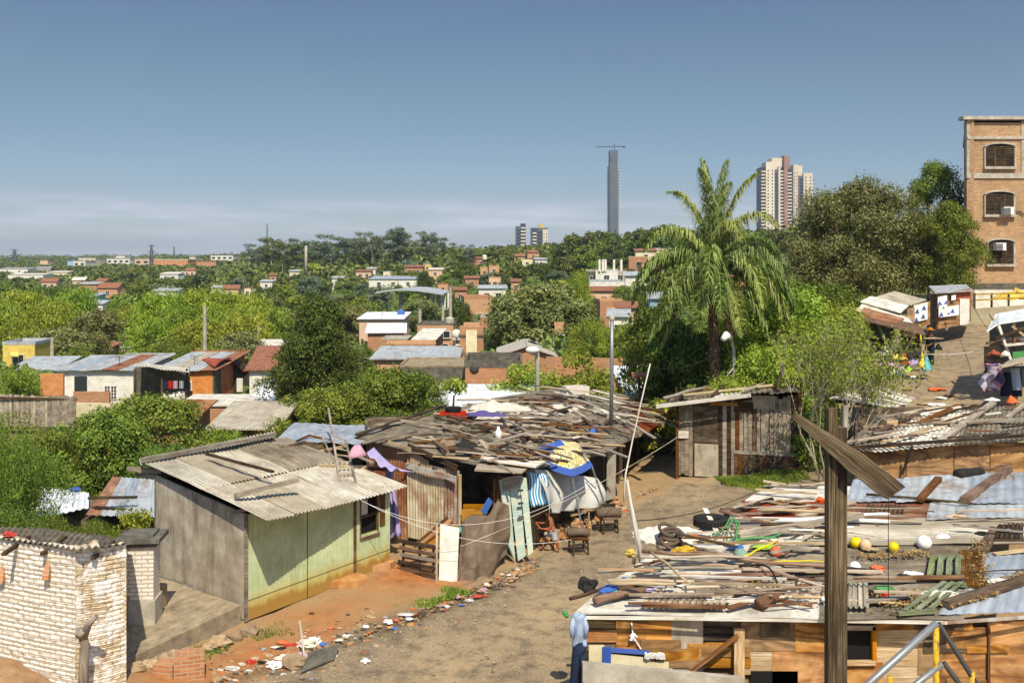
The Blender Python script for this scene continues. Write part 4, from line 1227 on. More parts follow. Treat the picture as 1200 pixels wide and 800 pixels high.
mb=MB();mb.tube([P(583,640,26.6),P(584,600,26.6),P(586,556,26.6)],.07,8);mb.tube([P(579,640,26.7),P(580,560,26.7)],.05,7);mk('post',mb,'wood_brown',shA)
mb=MB();mb.tube([P(539,640,26.9),P(539,556,26.9)],.05,7);mk('post',mb,'wood_pale',shA)
mb=MB()
for i,(x0,x1,y,r)in enumerate(((541,572,600,0),(541,575,607,1),(543,570,594,2))):
 mb.bar(P(x0,y,26.7),P(x1,y-2+r,26.6),.04,.16)
mk('counter_board',mb,'wood_orange',shA)
mb=MB();mb.slab(P(538,641,26.75),P(582,634,26.6),P(582,612,26.6),P(538,616,26.75),.05);mk('counter_front',mb,'wood_dark',shA)
mb=MB();mb.slab(P(538,622,26.4),P(580,615,26.2),P(580,606,27.0),P(538,611,27.2),.05);mk('counter_top',mb,'teal_sheet',shA)
mb=MB();mb.bar(P(566,601,26.2),P(575,585,26.4),.03,.2);one('blue_board','small sky blue board leaning in the shop opening above the brown blanket','board',mb,'blue_sheet')
mb=MB();mb.slab(P(562,537,26.9),P(628,546,26.3),P(640,539,27.2),P(572,530,27.8),.05);one('board','wide clean pale board lying on the eave left of the parasol','board',mb,'wood_white')
mb=MB();mb.slab(P(556,550,26.0),P(612,553,25.8),P(618,548,26.6),P(560,543,26.8),.04);one('board','long pale board under the clean one at the eave above the teal door','board',mb,'wood_pale')
dr=thing('teal_door','pale teal plank door leaning against the shop corner','door',tuple(P(603,655,26.1)))
for(x0,x1,yt0,yt1,yb0,yb1,m_)in((586,596,562,559,640,657,'wood_teal'),(596,608,559,556,657,651,'wood_teal'),(608,617,556,560,651,646,'wood_teal')):
 sh_=(x0-586)*.25
 poly_wall(dr,'plank',m_,[P(x0+11,yb0,26.15+sh_*.02),P(x1+8,yb1,26.2+sh_*.02),P(x1,yt1,26.5),P(x0,yt0,26.5)])
poly_wall(dr,'patch','wood_grey',[P(589,575,26.36),P(611,569,26.4),P(611,556,26.42),P(588,560,26.4)],.03)
mb=MB()
for y in(575,590,605):mb.bar(P(607,y,26.25),P(613,y-1,26.27),.05,.05)
mk('hinge',mb,'iron',dr)
bt=[P(541,612,25.9),P(546,606,25.8),P(560,603,25.7),P(573,604,25.7),P(583,586,25.9),P(596,592,26.1)]
bb=[P(533,684,24.7),P(540,689,24.6),P(553,691,24.7),P(566,688,24.9),P(580,668,25.4),P(594,648,26.0)]
def lerpl(L_,u):
 f=u*(len(L_)-1);i=min(len(L_)-2,int(f));return L_[i].lerp(L_[i+1],f-i)
mb=MB()
mb.grid(lambda u,v:lerpl(bt,u).lerp(lerpl(bb,u),v)+V(.3,-.85,0).normalized()*(.10*math.sin(u*17+v*4+2*math.sin(v*5))*(.3+v*.9)+.05*mnoise.noise(V(u*6,v*6,0))+.12*math.sin(v*3.1)),60,40,1.6,1.9,th=.012)
one('blanket','big brown blanket hung over the fence in front of the dark opening','blanket',mb,'cloth_brown',smooth=True)
mb=MB();mb.slab(P(514,690,24.6),P(535,691,24.5),P(538,618,24.9),P(516,614,25.0),.04)
one('white_board','tall white board standing between the pallet and the brown blanket','board',mb,'white')
mb=MB();mb.bar(P(511.5,702,24.45),P(512,614,24.7),.045,.045);one('stake','thin pale stake at the left edge of the white board','stake',mb,'wood_pale')
pt=thing('pallet_fence','upright wooden pallet of many slats standing before the rusty wall','pallet',tuple(P(490,692,24.9)))
for i in range(8):
 y=634+i*8.1
 mb=MB();mb.bar(P(468+random.uniform(-2,2),y-1,25.3),P(510,y+7+random.uniform(-1.5,1.5),24.6),.03,.085);mk('slat',mb,['wood_dark','wood_brown','wood_grey'][i%3],pt)
 mb=MB();mb.bar(P(474,y+2,25.45),P(512,y+8,24.78),.03,.07);mk('slat',mb,['wood_brown','wood_dark'][i%2],pt)
for x,y,d_ in((473,636,25.32),(492,641,25.0),(508,646,24.72)):
 mb=MB();mb.bar(P(x,y-4,d_),P(x-1,y+53,d_-.05),.06,.06);mk('block_post',mb,'wood_dark',pt)
for i in range(4):
 mb=MB();mb.bar(P(485+i*4,640+i,25.6),P(525+i*3,606+i*3,26.2),.05,.09)
 one('board',('topmost','second','third','lowest')[i]+' of the brown boards leaning behind the pallet fence','board',mb,['wood_brown','wood_orange'][i%2],'boards leaning behind the pallet')
mb=MB();mb.grid(lambda u,v:P(438,524,27.0).lerp(P(487,553,26.3),u).lerp(P(430,530,26.4).lerp(P(470,550,26.0),u),v)-Z*(.18*math.sin(3.14*u)+.05*v*math.sin(u*20)),24,8,1.4,.5,th=.01)
one('lilac_sheet','pale lilac cloth strung from the green shack roof to the tin wall','cloth',mb,'cloth_purple',smooth=True)
mb=MB();mb.grid(lambda u,v:P(452,545,26.8).lerp(P(460,552,26.6),u).lerp(P(452,632,26.6).lerp(P(470,628,26.4),u),v)+V(0,.06*math.sin(u*14),0),12,12,.5,1.6,th=.01)
one('lilac_curtain','dusty mauve cloth hanging in the gap right of the green shack','cloth',mb,'cloth_purple',smooth=True)
ST=[(XD(622,27.2),27.2),(1.75,30.2),(3.1,33.4),(4.65,37.2)]
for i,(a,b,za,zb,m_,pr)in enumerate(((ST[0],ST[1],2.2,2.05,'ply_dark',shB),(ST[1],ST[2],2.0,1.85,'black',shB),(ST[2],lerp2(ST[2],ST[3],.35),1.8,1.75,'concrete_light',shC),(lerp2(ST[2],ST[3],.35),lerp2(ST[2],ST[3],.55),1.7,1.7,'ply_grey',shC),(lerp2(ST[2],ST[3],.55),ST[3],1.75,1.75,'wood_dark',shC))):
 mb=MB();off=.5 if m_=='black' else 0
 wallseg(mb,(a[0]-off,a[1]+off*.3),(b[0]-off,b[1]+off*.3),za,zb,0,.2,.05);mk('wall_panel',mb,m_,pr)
mb=MB();wallseg(mb,ST[3],(5.4,41),1.75,2.0,.2,.3,.05);wallseg(mb,(5.4,41),(2.0,40),2.0,2.5,.2,.2,.05);mk('wall_panel',mb,'wood_dark',shC)
for k in(0.0,.35,.56,1.0):
 p=lerp2(ST[2],ST[3],k);mb=MB();mb.bar(V(p[0]+.05,p[1]-.05,G(*p)-.1),V(p[0]+.05,p[1]-.05,1.82),.08,.08);mk('post',mb,'wood_dark',shC)
mb=MB();mb.slab(P(712,586,31.8),P(721,583,32.3),P(722,532,32.3),P(713,534,31.8),.05);mk('door_panel',mb,'concrete_light',shC)
tt=[P(625,549,27.1),P(650,552,28.2),P(672,556,29.2),P(700,560,30.2)];tb=[P(640,603,27.2),P(655,600,28.0),P(675,597,28.9),P(712,593,29.8)]
mb=MB();mb.grid(lambda u,v:lerpl(tt,u).lerp(lerpl(tb,u),v)+V(.8,-.55,0)*(.10*math.sin(u*22+v*2)*v+.16*math.sin(3.14*v)),50,24,3.5,1.4,th=.008)
one('tarp','grey white tarpaulin hanging as an awning wall behind the parasol poles','tarp',mb,'tarp',smooth=True)
t=NT('blue_striped_towel');wv=t.n('TexWave');wv.inputs['Scale'].default_value=3.5;t.l(t.coord('UV'),wv.inputs['Vector'])
M['towel']=t.fin(t.ramp(wv.outputs['Fac'],[(.25,'#e8eef0'),(.45,'#6fb4d0'),(.75,'#3f8cb8')]),.95)
mb=MB();mb.grid(lambda u,v:P(618,552,26.9).lerp(P(640,556,27.3),u).lerp(P(622,594,26.9).lerp(P(645,590,27.3),u),v)+V(.03*math.sin(v*7),-.05*math.sin(u*15),0),20,12,.6,.9,th=.01)
one('towel','white and blue striped towel hanging beside the teal door','towel',mb,'towel',smooth=True)
# parasol
t=NT('floral_parasol_cloth')
vv_=t.n('TexVoronoi');vv_.inputs['Scale'].default_value=14;t.l(t.coord('UV'),vv_.inputs['Vector'])
s3=t.n('SeparateColor');t.l(vv_.outputs['Color'],s3 .inputs[0])
c=t.ramp(s3 .outputs['Red'],[(.0,'#c0ac54'),(.2,'#d8cc98'),(.36,'#7c9058'),(.5,'#c8b870'),(.62,'#c08a68'),(.78,'#dcd2b8'),(.92,'#6c9088')])
c.node.color_ramp.interpolation='CONSTANT'
c=t.mix(t.ramp(t.noise(t.coord('UV'),5,6,.7),[(.45,0.0),(.65,.5)]),c,'#cfc08a')
M['floral']=t.fin(c,.9)
pr=thing('parasol','rounded beach parasol with floral cloth and blue border tilted over the street edge','parasol',tuple(PG(680,28.0)))
ap=P(662,522,28.7);cl_,cm,cn,cr,cf,cb=P(619,536,28.5),P(637,547,27.9),P(671,559,27.4),P(695,547,28.5),P(684,529,29.7),P(648,524,29.9)
for nm,a,b in(('l',cl_,cm),('m',cm,cn),('r',cn,cr),('b',cr,cf),('b',cf,cb),('l',cb,cl_)):
 for k0,k1,mt,l2 in((0,.86,'floral' if nm in 'mrb' else 'blue_paint',0),(.86,1.0,'blue_paint',0)):
  if nm=='n' and mt=='floral':
   mid=a.lerp(b,.38)
   mb=MB();p0=ap;p1=ap.lerp(a,.86);p2=ap.lerp(mid,.86);mb.add([p0,p1,p2,p0-Z*.008,p1-Z*.008,p2-Z*.008],[(0,1,2),(5,4,3)],[[(0,0),(1,0),(1,1)]]*2);mk('cloth_panel',mb,'blue_paint',pr)
   a_=mid
  else:a_=a
  mb=MB()
  mb.grid(lambda u,v:(ap.lerp(a_,k0+(k1-k0)*v)).lerp(ap.lerp(b,k0+(k1-k0)*v),u)+(Z*.22+V(.0,-.12,0))*math.sin(3.14*(k0+(k1-k0)*v)*.96)-Z*.04*math.sin(3.14*u)*(k0+(k1-k0)*v),10,8,(a_-b).length,(k1-k0)*(ap-a).length,th=.006)
  mk('cloth_panel' if k0==0 else 'border',mb,mt,pr)
mb=MB();mb.tube([P(670,556,27.5),P(682,618,27.4)],.024,7);mk('pole',mb,'steel',pr)
mb=MB();mb.tube([P(693,545,29.0),P(713,603,29.3)],.03,7);mk('pole',mb,'steel',pr)
mb=MB()
for q_ in(cl_,cm,cn,cr,cf,cb):mb.tube([ap-Z*.02,q_-Z*.03],.012,5)
mk('rib',mb,'steel',pr)
mb=MB();rr_=random.Random(5)
for k in range(330):
 u=rr_.random();px_=636+92*u;d_=27.9+3.4*u+rr_.gauss(0,.28);p=PG(px_,d_)
 s_=rr_.uniform(.03,.1);mb.ball(p+Z*(s_*.4+.25*rr_.random()*math.exp(-((rr_.random()-.5)*2)**2)),s_,6,4,jit=.8,mi=0 if rr_.random()<.7 else 1)
tag(mk('rubble',mb,['stone_orange','rock'],None),kind='stuff')
# stools with bundles
def stool(px,d_,label,rz,back):
 p=PG(px,d_);t_=thing('chair',label,'chair',tuple(p),rz,'old wooden chairs by the parasol')
 s_=.21
 for i,(sx,sy)in enumerate(((-1,-1),(1,-1),(1,1),(-1,1))):
  h=.42 if not(back and sy>0)else .78
  mb=MB();mb.bar(V(sx*s_,sy*s_,-.02),V(sx*s_*.95,sy*s_*.95,h),.04,.04);mk('leg',mb,'wood_dark',t_,local=True)
 mb=MB();mb.box((0,0,.42),(.46,.46,.035));mk('seat',mb,'wood_brown',t_,local=True)
 for z_ in(.15,.3):
  mb=MB();mb.bar(V(-s_,-s_,z_),V(s_,-s_,z_),.03);mb.bar(V(-s_,s_,z_),V(s_,s_,z_),.03);mb.bar(V(s_,-s_,z_),V(s_,s_,z_),.03);mk('rung',mb,'wood_dark',t_,local=True)
 if back:mb=MB();mb.bar(V(-s_,s_,.72),V(s_,s_,.72),.03,.1);mb.bar(V(-s_,s_,.56),V(s_,s_,.56),.03,.06);mk('backrest',mb,'wood_dark',t_,local=True)
 return p
p=stool(678,27.1,'old wooden chair nearest the street with a rolled bundle on the seat',.25,False)
one('bundle','rolled brown sack on the chair nearest the street','bundle',MB().tube([p+V(-.3,0,.55),p+V(0,.03,.57),p+V(.3,.06,.54)],.12,12),'cloth_brown',smooth=True)
p=stool(714,28.9,'wooden chair with a low back behind the other one by the right parasol pole',.1,True)
one('bundle','rolled brown sack on the chair by the right parasol pole','bundle',MB().tube([p+V(-.36,-.05,.55),p+V(0,0,.58),p+V(.34,.02,.54)],.14,12),'cloth_brown',smooth=True)
one('stick','thin stick standing behind the nearest wooden chair','stick',MB().tube([PG(690,28.0),P(690,600,28.0)],.02,6),'wood_pale')
# poles
one('metal_pole','slim grey metal pole rising from the middle of the shack row roof','pole',MB().tube([P(716,502,33.5),P(717,430,33.5),P(717,376,33.5)],.065,10),'steel',smooth=True)
one('service_mast','short insulator on top of the slim metal pole','insulator',MB().ball(P(717,373,33.5),.1,10,8,sc=(1,1,1.2)),'concrete_light')
one('leaning_pole','long thin pale pole leaning at the far end of the row','pole',MB().tube([P(731,588,31.4),P(733,556,31.6),P(742,512,32),P(752,468,32),P(762,426,32.2)],.032,8,.02),'wood_white',smooth=True)
one('leaning_pole','pale forked pole leaning up from the tyre roof into the street','pole',MB().tube([P(753,663,19.0),P(745,620,19.0),P(739,590,19.0),P(735,562,18.9)],.06,8,.02).tube([P(742,660,19.05),P(747,640,19.0),P(741,603,19.0)],.04,7,.02),'wood_white',smooth=True)
sl_=thing('street_lamp','small white street lamp standing behind the board covered roofs','street lamp',tuple(P(630,520,41)))
mb=MB();mb.tube([P(630,530,41),P(630,420,41),P(629,412,41),P(626,408,40.8)],.1,10);mk('pole',mb,'concrete_light',sl_,True)
mb=MB();mb.ball(P(624,410,40.7),.24,12,8,sc=(1.2,.8,.6));mk('lamp_head',mb,'pvc',sl_,True)
fl_=thing('floodlight','black flat topped post with a rusty tray right of the board roofs','post',tuple(P(749,480,40)))
mb=MB();mb.tube([P(751,478,40),P(748,440,40)],.06,8);mk('pole',mb,'iron',fl_)
mb=MB();mb.slab(P(741,441,39.7),P(757,440,39.7),P(758,436,40.3),P(740,436,40.3),.08);mk('tray',mb,'tin_rust',fl_)
# bowl-shaped heap of boards on the row's roofs
BK=['wood_grey','wood_grey','wood_grey','wood_pale','wood_brown','wood_grey','wood_dark']
CN={'wood_grey':'grey','wood_dark':'dark','wood_pale':'pale','wood_brown':'brown','wood_red':'reddish','wood_white':'white painted','wood_green':'green','wood_orange':'orange'}
rb_=random.Random(21)
def zone(px,lims):
 for lim,w in lims:
  if px<lim:return w
ROWZ=[(520,'over the corrugated wall'),(575,'between the white cloth and the dark opening'),(620,'behind the pale eave boards'),(665,'left of the metal pole'),(705,'close left of the metal pole'),(745,'right of the metal pole'),(900,'at the far tip of the row')]
def near_word(py,a,b):return 'front' if py>b else('back' if py<a else 'middle')
def jit(rb,s):return rb.uniform(-s,s)
rows=[]
for k in range(215):
 for _ in range(30):
  px=rb_.uniform(450,785);py=rb_.uniform(455,548)
  o=V(0,0,CAMZ);d=V((px-600)/F,1,-(py-HY)/F);ok=False
  for kk in TRI:
   a,b,c=[KP[i]for i in kk];n=(b-a).cross(c-a);s_=(a-o).dot(n)/d.dot(n)
   if tri_z(o+d*s_,a,b,c)is not None:ok=True
  if ok and(px>560 or rb_.random()<.35):break
 c=rowp(px,py,0)
 ang=rb_.choice([rb_.gauss(.35,.3),rb_.gauss(-.35,.35),rb_.gauss(.9,.4),rb_.gauss(0.1,.2),rb_.gauss(-.9,.3)])
 L=rb_.uniform(.6,2.6);m_=rb_.choice(BK+(['wood_white','wood_pale']if px>640 else[]))
 dv=V(math.cos(ang),math.sin(ang),0)
 def zt(p):
  for kk in TRI:
   z=tri_z(p,*[KP[i]for i in kk])
   if z is not None:return z
  return c.z-.06
 p,q=c-dv*L/2,c+dv*L/2
 up=.06+rb_.random()**2*(.32 if px>600 else .12)
 p.z=max(zt(p),zt(c)-.1)+up+jit(rb_,.03);q.z=max(zt(q),zt(c)-.1)+up+jit(rb_,.05)
 rows.append((px,py,L,m_,p,q,rb_.random()<.45,rb_.uniform(.05,.15)))
for px,py,L,m_,p,q,rnd,w in rows:
 lab='%s %s %s, row roof %s, %s'%('long' if L>1.8 else('short' if L<1.1 else 'medium'),CN[m_],'pole' if rnd else('plank' if w>.1 else 'batten'),near_word(py,482,512),zone(px,ROWZ))
 stick('pole' if rnd else 'plank',lab,p,q,w*(.7 if rnd else 1),.035,m_,'boards and poles on the shack row roof',rnd,'pole' if rnd else 'plank')
for(a,b,w,m_,lab)in(((515,505),(588,484),.12,'wood_dark','long dark roof batten running up to the white cloth'),((448,520),(512,512),.1,'wood_grey','grey batten along the tin wall eave'),((508,522),(525,537),.1,'wood_brown','short brown plank above the dark opening'),((470,498),(536,507),.1,'wood_grey','grey board across the bare felt left of the red crate'),((525,492),(628,522),.13,'wood_brown','long brown beam running from the red crate to the parasol'),((600,506),(664,487),.16,'wood_dark','wide dark board curving up behind the parasol'),((690,478),(746,506),.14,'wood_white','long cream plank crossing right of the metal pole'),((418,515),(522,481),.12,'wood_dark','long dark pole on the back edge of the tin wall shack')):
 stick('beam',lab,rowp(*a,.1),rowp(*b,.14),w,.07,m_)
cp=rowp(580,487,.05)
def heapcloth(c,rx,ry,h,seed,tilt=.0,n=48):
 mb=MB()
 def fn(u,v):
  a=6.2832*u;k=1+.45*mnoise.noise(V(math.cos(a)*1.6,math.sin(a)*1.6,seed))+.18*mnoise.noise(V(math.cos(a)*6,math.sin(a)*6,seed+3))
  x,y=math.cos(a)*rx*v*k,math.sin(a)*ry*v*k
  return c+V(x,y,h*(1-v**1.5)*(1+.7*mnoise.noise(V(x*2.2,y*2.2,seed)))+.13*h/.35*mnoise.noise(V(x*6,y*6,seed))+.03+tilt*y)
 mb.grid(fn,n,n//3,6*rx,ry,th=.01)
 return mb
one('pink_cloth','small pink cloth bundled at the corner of the green shack roof','cloth',heapcloth(P(418,536,26.5),.26,.2,.3,5,0,20),'cloth_pink',smooth=True)
mb=heapcloth(cp,1.05,1.15,.26,2,.05)
one('cloth_heap','large crumpled white cloth thrown over the row roof','cloth',mb,'cloth_white',smooth=True)
cp2=rowp(575,494,.12)
mb=heapcloth(cp2+Z*.1-V(.1,.5,0),.6,.35,.12,7,0,24)
one('purple_cloth','dark purple cloth lying on the white cloth heap','cloth',mb,m_flat('purple_cloth','#54487c',.95),smooth=True)
one('dark_rag','small dark rag near the roof edge above the opening','rag',heapcloth(rowp(545,528,.03),.35,.25,.2,4,0,24),'rubber')
one('stone','round brown stone beside the dark rag on the row roof','stone',MB().ball(rowp(524,526,.08),.2,12,8,sc=(1.2,.9,.7),jit=.4),'rock')
cr=thing('plastic_crate','red plastic crate holding a young tree on the row roof','crate',tuple(rowp(531,490,0)))
c0=rowp(531,490,0)
for sx,sy,lx,ly in((0,-.26,.8,.03),(0,.26,.8,.03),(-.4,0,.03,.52),(.4,0,.03,.52)):
 mb=MB();mb.box(c0+V(sx,sy,.13),(lx,ly,.09));mb.box(c0+V(sx,sy,.02),(lx,ly,.05))
 for k in range(5):
  f=-1+k*.5
  mb.box(c0+V(sx+(f*.38 if lx>.1 else 0),sy+(f*.24 if ly>.1 else 0),.08),(.04,.04,.2))
 mk('side',mb,'red',cr)
mb=MB();mb.box(c0+Z*.02,(.78,.5,.03));mk('bottom',mb,'red',cr)
one('pot','black pot full of soil inside the red crate','pot',MB().tube([c0+Z*.04,c0+Z*.32],.2,12,.28),'rubber',smooth=False)
r=np.random.default_rng(5)
yt=thing('young_tree','young leafy tree growing from a pot in the red crate','tree',tuple(c0+Z*.3))
mb=MB();tb_=P(534,459,c0 .y);mb.tube([c0+Z*.25,c0+V(.03,0,.7),tb_-Z*.1,tb_+Z*.4],.035,7,.015)
for k in range(6):a=k;mb.tube([tb_-Z*.05,tb_+V(math.cos(a)*.4,math.sin(a)*.4,.2)],.014,5)
mk('trunk',mb,'bark',yt,True)
C_,N_=clump_leaves([(np.array([math.cos(a)*.26,math.sin(a)*.26,tb_.z-c0 .z-.3+.12+.1*(k%2)]),.23)for k,a in enumerate(np.linspace(0,6.28,8))]+[(np.array([.05,0,tb_.z-c0 .z-.3+.32]),.28)],900,r,.35,.8)
o=bpy.data.objects.new('crown',leaf_mesh('crown',C_,N_,.065,'lf_bright',.55,None,3));COL.objects.link(o);o.parent=yt
bx=rowp(674,466,.12);mb=MB()
mb.box(bx+Z*.03,(.95,.6,.05),.3);
for sx,sy,lx,ly in((0,-.28,.95,.05),(0,.28,.95,.05),(-.45,0,.05,.6),(.45,0,.05,.6)):
 q_=V(sx*math.cos(.3)-sy*math.sin(.3),sx*math.sin(.3)+sy*math.cos(.3),.17);mb.box(bx+q_,(lx,ly,.26),.3)
one('white_box','open white wooden box on the row roof left of the metal pole','box',mb,'wood_white')
one('blue_can','small dented blue can lying near the front eave by the metal pole','can',MB().tube([rowp(692,518,.12),rowp(697,511,.2)],.11,10),'blue_sheet')
one('bottle','white plastic bottle standing on the row roof above the opening','bottle',MB().tube([rowp(584,517,.0),rowp(584,517,.25),rowp(584,517,.33),rowp(584,517,.4)],[.1,.1,.04,.035],10),'pvc',smooth=True)
# RIGHT FOREGROUND ROOFS
def RP(px,py,up=.03):
 """point on the big low roof (gently rising away) under a photo pixel"""
 k=(py-HY)/F
 d=(CAMZ-2.16+.04*16.35)/(k+.04)
 return V((px-600)/F*d,d,CAMZ-k*d+up)
fs=thing('plywood_shack','wide foreground shack of orange plywood patches under a junk covered roof','shack',(4.5,17,0))
def rsheet(pts,mat,lift=0.0,kind='flat',pitch=.12,name='roof_sheet',parent=None,amp=.02):
 a,b,c,d_=[RP(x,y,lift)for x,y in pts]
 mb=MB()
 if kind=='flat':
  def fn(u,v):
   p=a.lerp(b,u).lerp(d_.lerp(c,u),v);return p+Z*.03*mnoise.noise(V(p.x,p.y*1.3,lift*50))
  mb.grid(fn,10,8,(b-a).length,(d_-a).length,th=.02)
 elif kind=='x':
  mb.corr(d_,a,b,c,pitch,amp,.008,6,wob=.05)
 else:
  mb.corr(a,b,c,d_,.22,.007,.008,6,wob=.07)
 return mk(name,mb,mat,parent or fs)
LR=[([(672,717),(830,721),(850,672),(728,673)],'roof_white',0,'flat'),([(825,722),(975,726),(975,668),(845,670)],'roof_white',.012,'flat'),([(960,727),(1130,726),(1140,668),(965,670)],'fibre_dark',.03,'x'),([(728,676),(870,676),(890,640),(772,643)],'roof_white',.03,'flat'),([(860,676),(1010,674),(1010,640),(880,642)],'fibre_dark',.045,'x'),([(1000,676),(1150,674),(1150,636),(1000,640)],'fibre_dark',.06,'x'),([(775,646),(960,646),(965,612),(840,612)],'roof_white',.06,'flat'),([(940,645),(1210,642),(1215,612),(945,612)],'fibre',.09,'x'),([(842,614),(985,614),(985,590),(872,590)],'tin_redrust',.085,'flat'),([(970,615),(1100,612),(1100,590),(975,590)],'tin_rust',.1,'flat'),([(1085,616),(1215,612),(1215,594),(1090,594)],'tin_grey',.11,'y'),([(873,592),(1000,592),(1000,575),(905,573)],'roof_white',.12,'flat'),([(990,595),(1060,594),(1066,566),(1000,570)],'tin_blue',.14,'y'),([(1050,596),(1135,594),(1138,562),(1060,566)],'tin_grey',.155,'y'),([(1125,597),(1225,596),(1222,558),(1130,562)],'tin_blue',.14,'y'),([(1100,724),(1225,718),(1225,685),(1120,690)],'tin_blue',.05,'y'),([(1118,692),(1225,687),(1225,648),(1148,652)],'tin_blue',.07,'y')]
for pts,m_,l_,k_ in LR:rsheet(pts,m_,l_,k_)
for(a,b,m_)in(((676,721),(800,722),'wood_white'),((790,722),(1110,727),'wood_white'),((1105,727),(1215,720),'tin_mixed')):
 p,q=RP(*a,-.03),RP(*b,-.03);mb=MB();mb.bar(p,q,.03,.05);mk('eave_board',mb,m_,fs)
FD=16.62
def fw(x0,y0,x1,y1,mat,off=0.0,name='wall_panel',skew=0,parent=None,th=.03):
 d_=FD-off
 a,b,c,e_=P(x0,y1,d_),P(x1,y1+skew,d_),P(x1,y0+skew,d_),P(x0,y0,d_)
 mb=MB();mb.slab(a,b,c,e_,th);return mk(name,mb,mat,parent or fs)
fw(686,724,1215,900,'ply_dark',-.08,'wall')
for a in((688,722,724,738,'wood_dark',.0),(722,727,787,761,'ply_orange',.02),(687,738,723,752,'wood_orange',.03),(687,752,786,762,'wood_brown',-.01),(785,722,824,800,'ply_grey',.015),(824,735,868,742,'wood_dark',.0),(824,744,868,750,'wood_dark',.01),(826,753,862,768,'wood_orange',-.01),(822,770,880,782,'wood_orange',.02),(868,728,932,762,'ply_brown',.02),(868,762,905,790,'wood_pale',.0),(905,762,975,860,'ply_orange',.01),(932,728,985,764,'ply_orange',.025),(1026,728,1140,738,'ply_orange',.03),(1024,736,1078,780,'wood_pale',.01),(975,776,1035,860,'ply_orange',.02),(1034,778,1110,860,'wood_pale',.0),(1100,735,1160,860,'ply_orange',.015),(1158,727,1215,860,'ply_orange',.0),(1076,728,1104,790,'ply_brown',.02)):
 fw(*a[:5],a[5])
r_=random.Random(3)
for k in range(15):
 x0=r_.uniform(690,1180);y0=726+r_.random()**1.5*70;w_=r_.uniform(24,60);h_=r_.uniform(6,20)
 if 980<x0+w_ and x0<1030:continue
 fw(x0,y0,x0+w_,y0+h_,r_.choice(['ply_dark','wood_dark','ply_brown','ply_brown','ply_orange','ply_orange']),.035+.001*k,'patch_board',r_.uniform(-1.5,1.5))
for(a,b,m_,w,o_)in(((866,735),(866,860),'wood_pale',.17,.12),((1024,733),(1024,778),'wood_orange',.07,.05),((984,733),(984,778),'wood_orange',.05,.05),((984,776),(1026,776),'wood_pale',.05,.07),((984,735),(1026,735),'wood_pale',.04,.07),((1158,730),(1158,860),'wood_brown',.04,.04)):
 mb=MB();mb.bar(P(*a,FD-o_),P(*b,FD-o_),w,.08);mk('frame_post',mb,m_,fs)
fw(986,738,1022,775,'black',.01,'window')
fw(880,786,935,860,'black',.01,'opening')
mb=MB();mb.bar(P(802,792,FD-.25),P(865,744,FD-.2),.07,.05);mk('brace',mb,'wood_red',fs)
fw(690,756,708,776,'plaster_cream',.02);
bf=fw(706,758,716,778,'blue_paint',.05,'blue_frame');fw(716,759,762,764,'blue_paint',.05,'blue_frame',3)
fw(716,766,788,800,'plaster_cream',.03,'cream_sheet',8)
mb=MB();mb.box(P(812,830,16.1),(3.1,.15,1.45));
a,b,c,e_=P(683,850,15.9),P(872,850,16.1),P(872,795,16.1),P(683,777,15.9)
mb=MB();mb.slab(a-Z*1.2,b-Z*1.2,c,e_,.12);one('concrete_slab','grey concrete slab standing on edge before the orange plywood wall','slab',mb,'concrete_light')
mb=MB();rr_=random.Random(8)
for k in range(16):mb.tube([P(756+k*1.5,771+rr_.uniform(-1,1),FD-.08),P(756+k*1.5+rr_.uniform(-1,1),766+rr_.uniform(-2,1),FD-.1)],.02,5)
one('white_rags','row of tiny white rags tucked under the orange boards','rag',mb,'pvc')
one('white_string','small knotted white rag pinned on the orange boards','rag',MB().tube([P(740,729,FD-.06),P(742,745,FD-.08),P(751,760,FD-.06)],.012,5).ball(P(742,746,FD-.09),.06,8,6,jit=.9),'pvc')
mb=MB();wallseg(mb,(XD(686,FD),FD),(XD(860,21.8),21.8),2.1,2.3,-.1,.1,.05);mk('wall',mb,'ply_dark',fs)
mb=MB();wallseg(mb,(XD(862,21.9),21.9),(XD(905,24.1),24.1),2.35,2.4,.1,.2,.05);wallseg(mb,(XD(905,24.2),24.2),(XD(1215,24.6),24.6),2.35,2.4,.2,.5,.05);mk('wall',mb,'ply_dark',fs)
def garment(prof,d0,fold,th=.02,n=26):
 mb=MB()
 def fn(u,v):
  f=v*(len(prof)-1);k=min(len(prof)-2,int(f));f-=k
  y,xa,xb=[prof[k][q]*(1-f)+prof[k+1][q]*f for q in range(3)]
  a=6.2832*u;cx=(xa+xb)/2;hw=(xb-xa)/2
  return P(cx+hw*math.cos(a),y,d0+.09*math.sin(a)*(1+.4*math.sin(v*4))+fold*math.sin(a*4+v*7)+.02*mnoise.noise(V(u*6,v*6,d0)))
 mb.grid(fn,n,22,.9,.8,th=th);return mb
mb=garment([(719,676,681),(721,671,685),(727,671,685),(738,673,685),(748,672,686),(757,671,687)],16.2,.02)
for q_ in([(673,723),(670,734),(671,746)],[(684,723),(687,734),(686,745)]):mb.tube([P(x,y,16.12)for x,y in q_],[.035,.045,.04],8)
one('hanging_shirt','pale blue shirt hanging from the roof corner above the jeans','shirt',mb,'cloth_shirt',smooth=True)
mb=garment([(752,673,686),(762,672,686),(772,671,679),(800,669,677),(850,668,676)],16.22,.012)
m2=garment([(764,677,686),(772,679,686),(800,678,685),(850,678,685)],16.24,.012);mb.add(m2 .v,m2 .f,m2 .uv)
one('hanging_jeans','dark jeans hanging below the pale blue shirt at the shack corner','jeans',mb,'denim',smooth=True)
one('toy','little green and yellow toy dangling at the roof corner','toy',MB().ball(P(662,718,16.3),.045,10,8,jit=.6).ball(P(664,721,16.28),.04,10,8,jit=.6),'green')
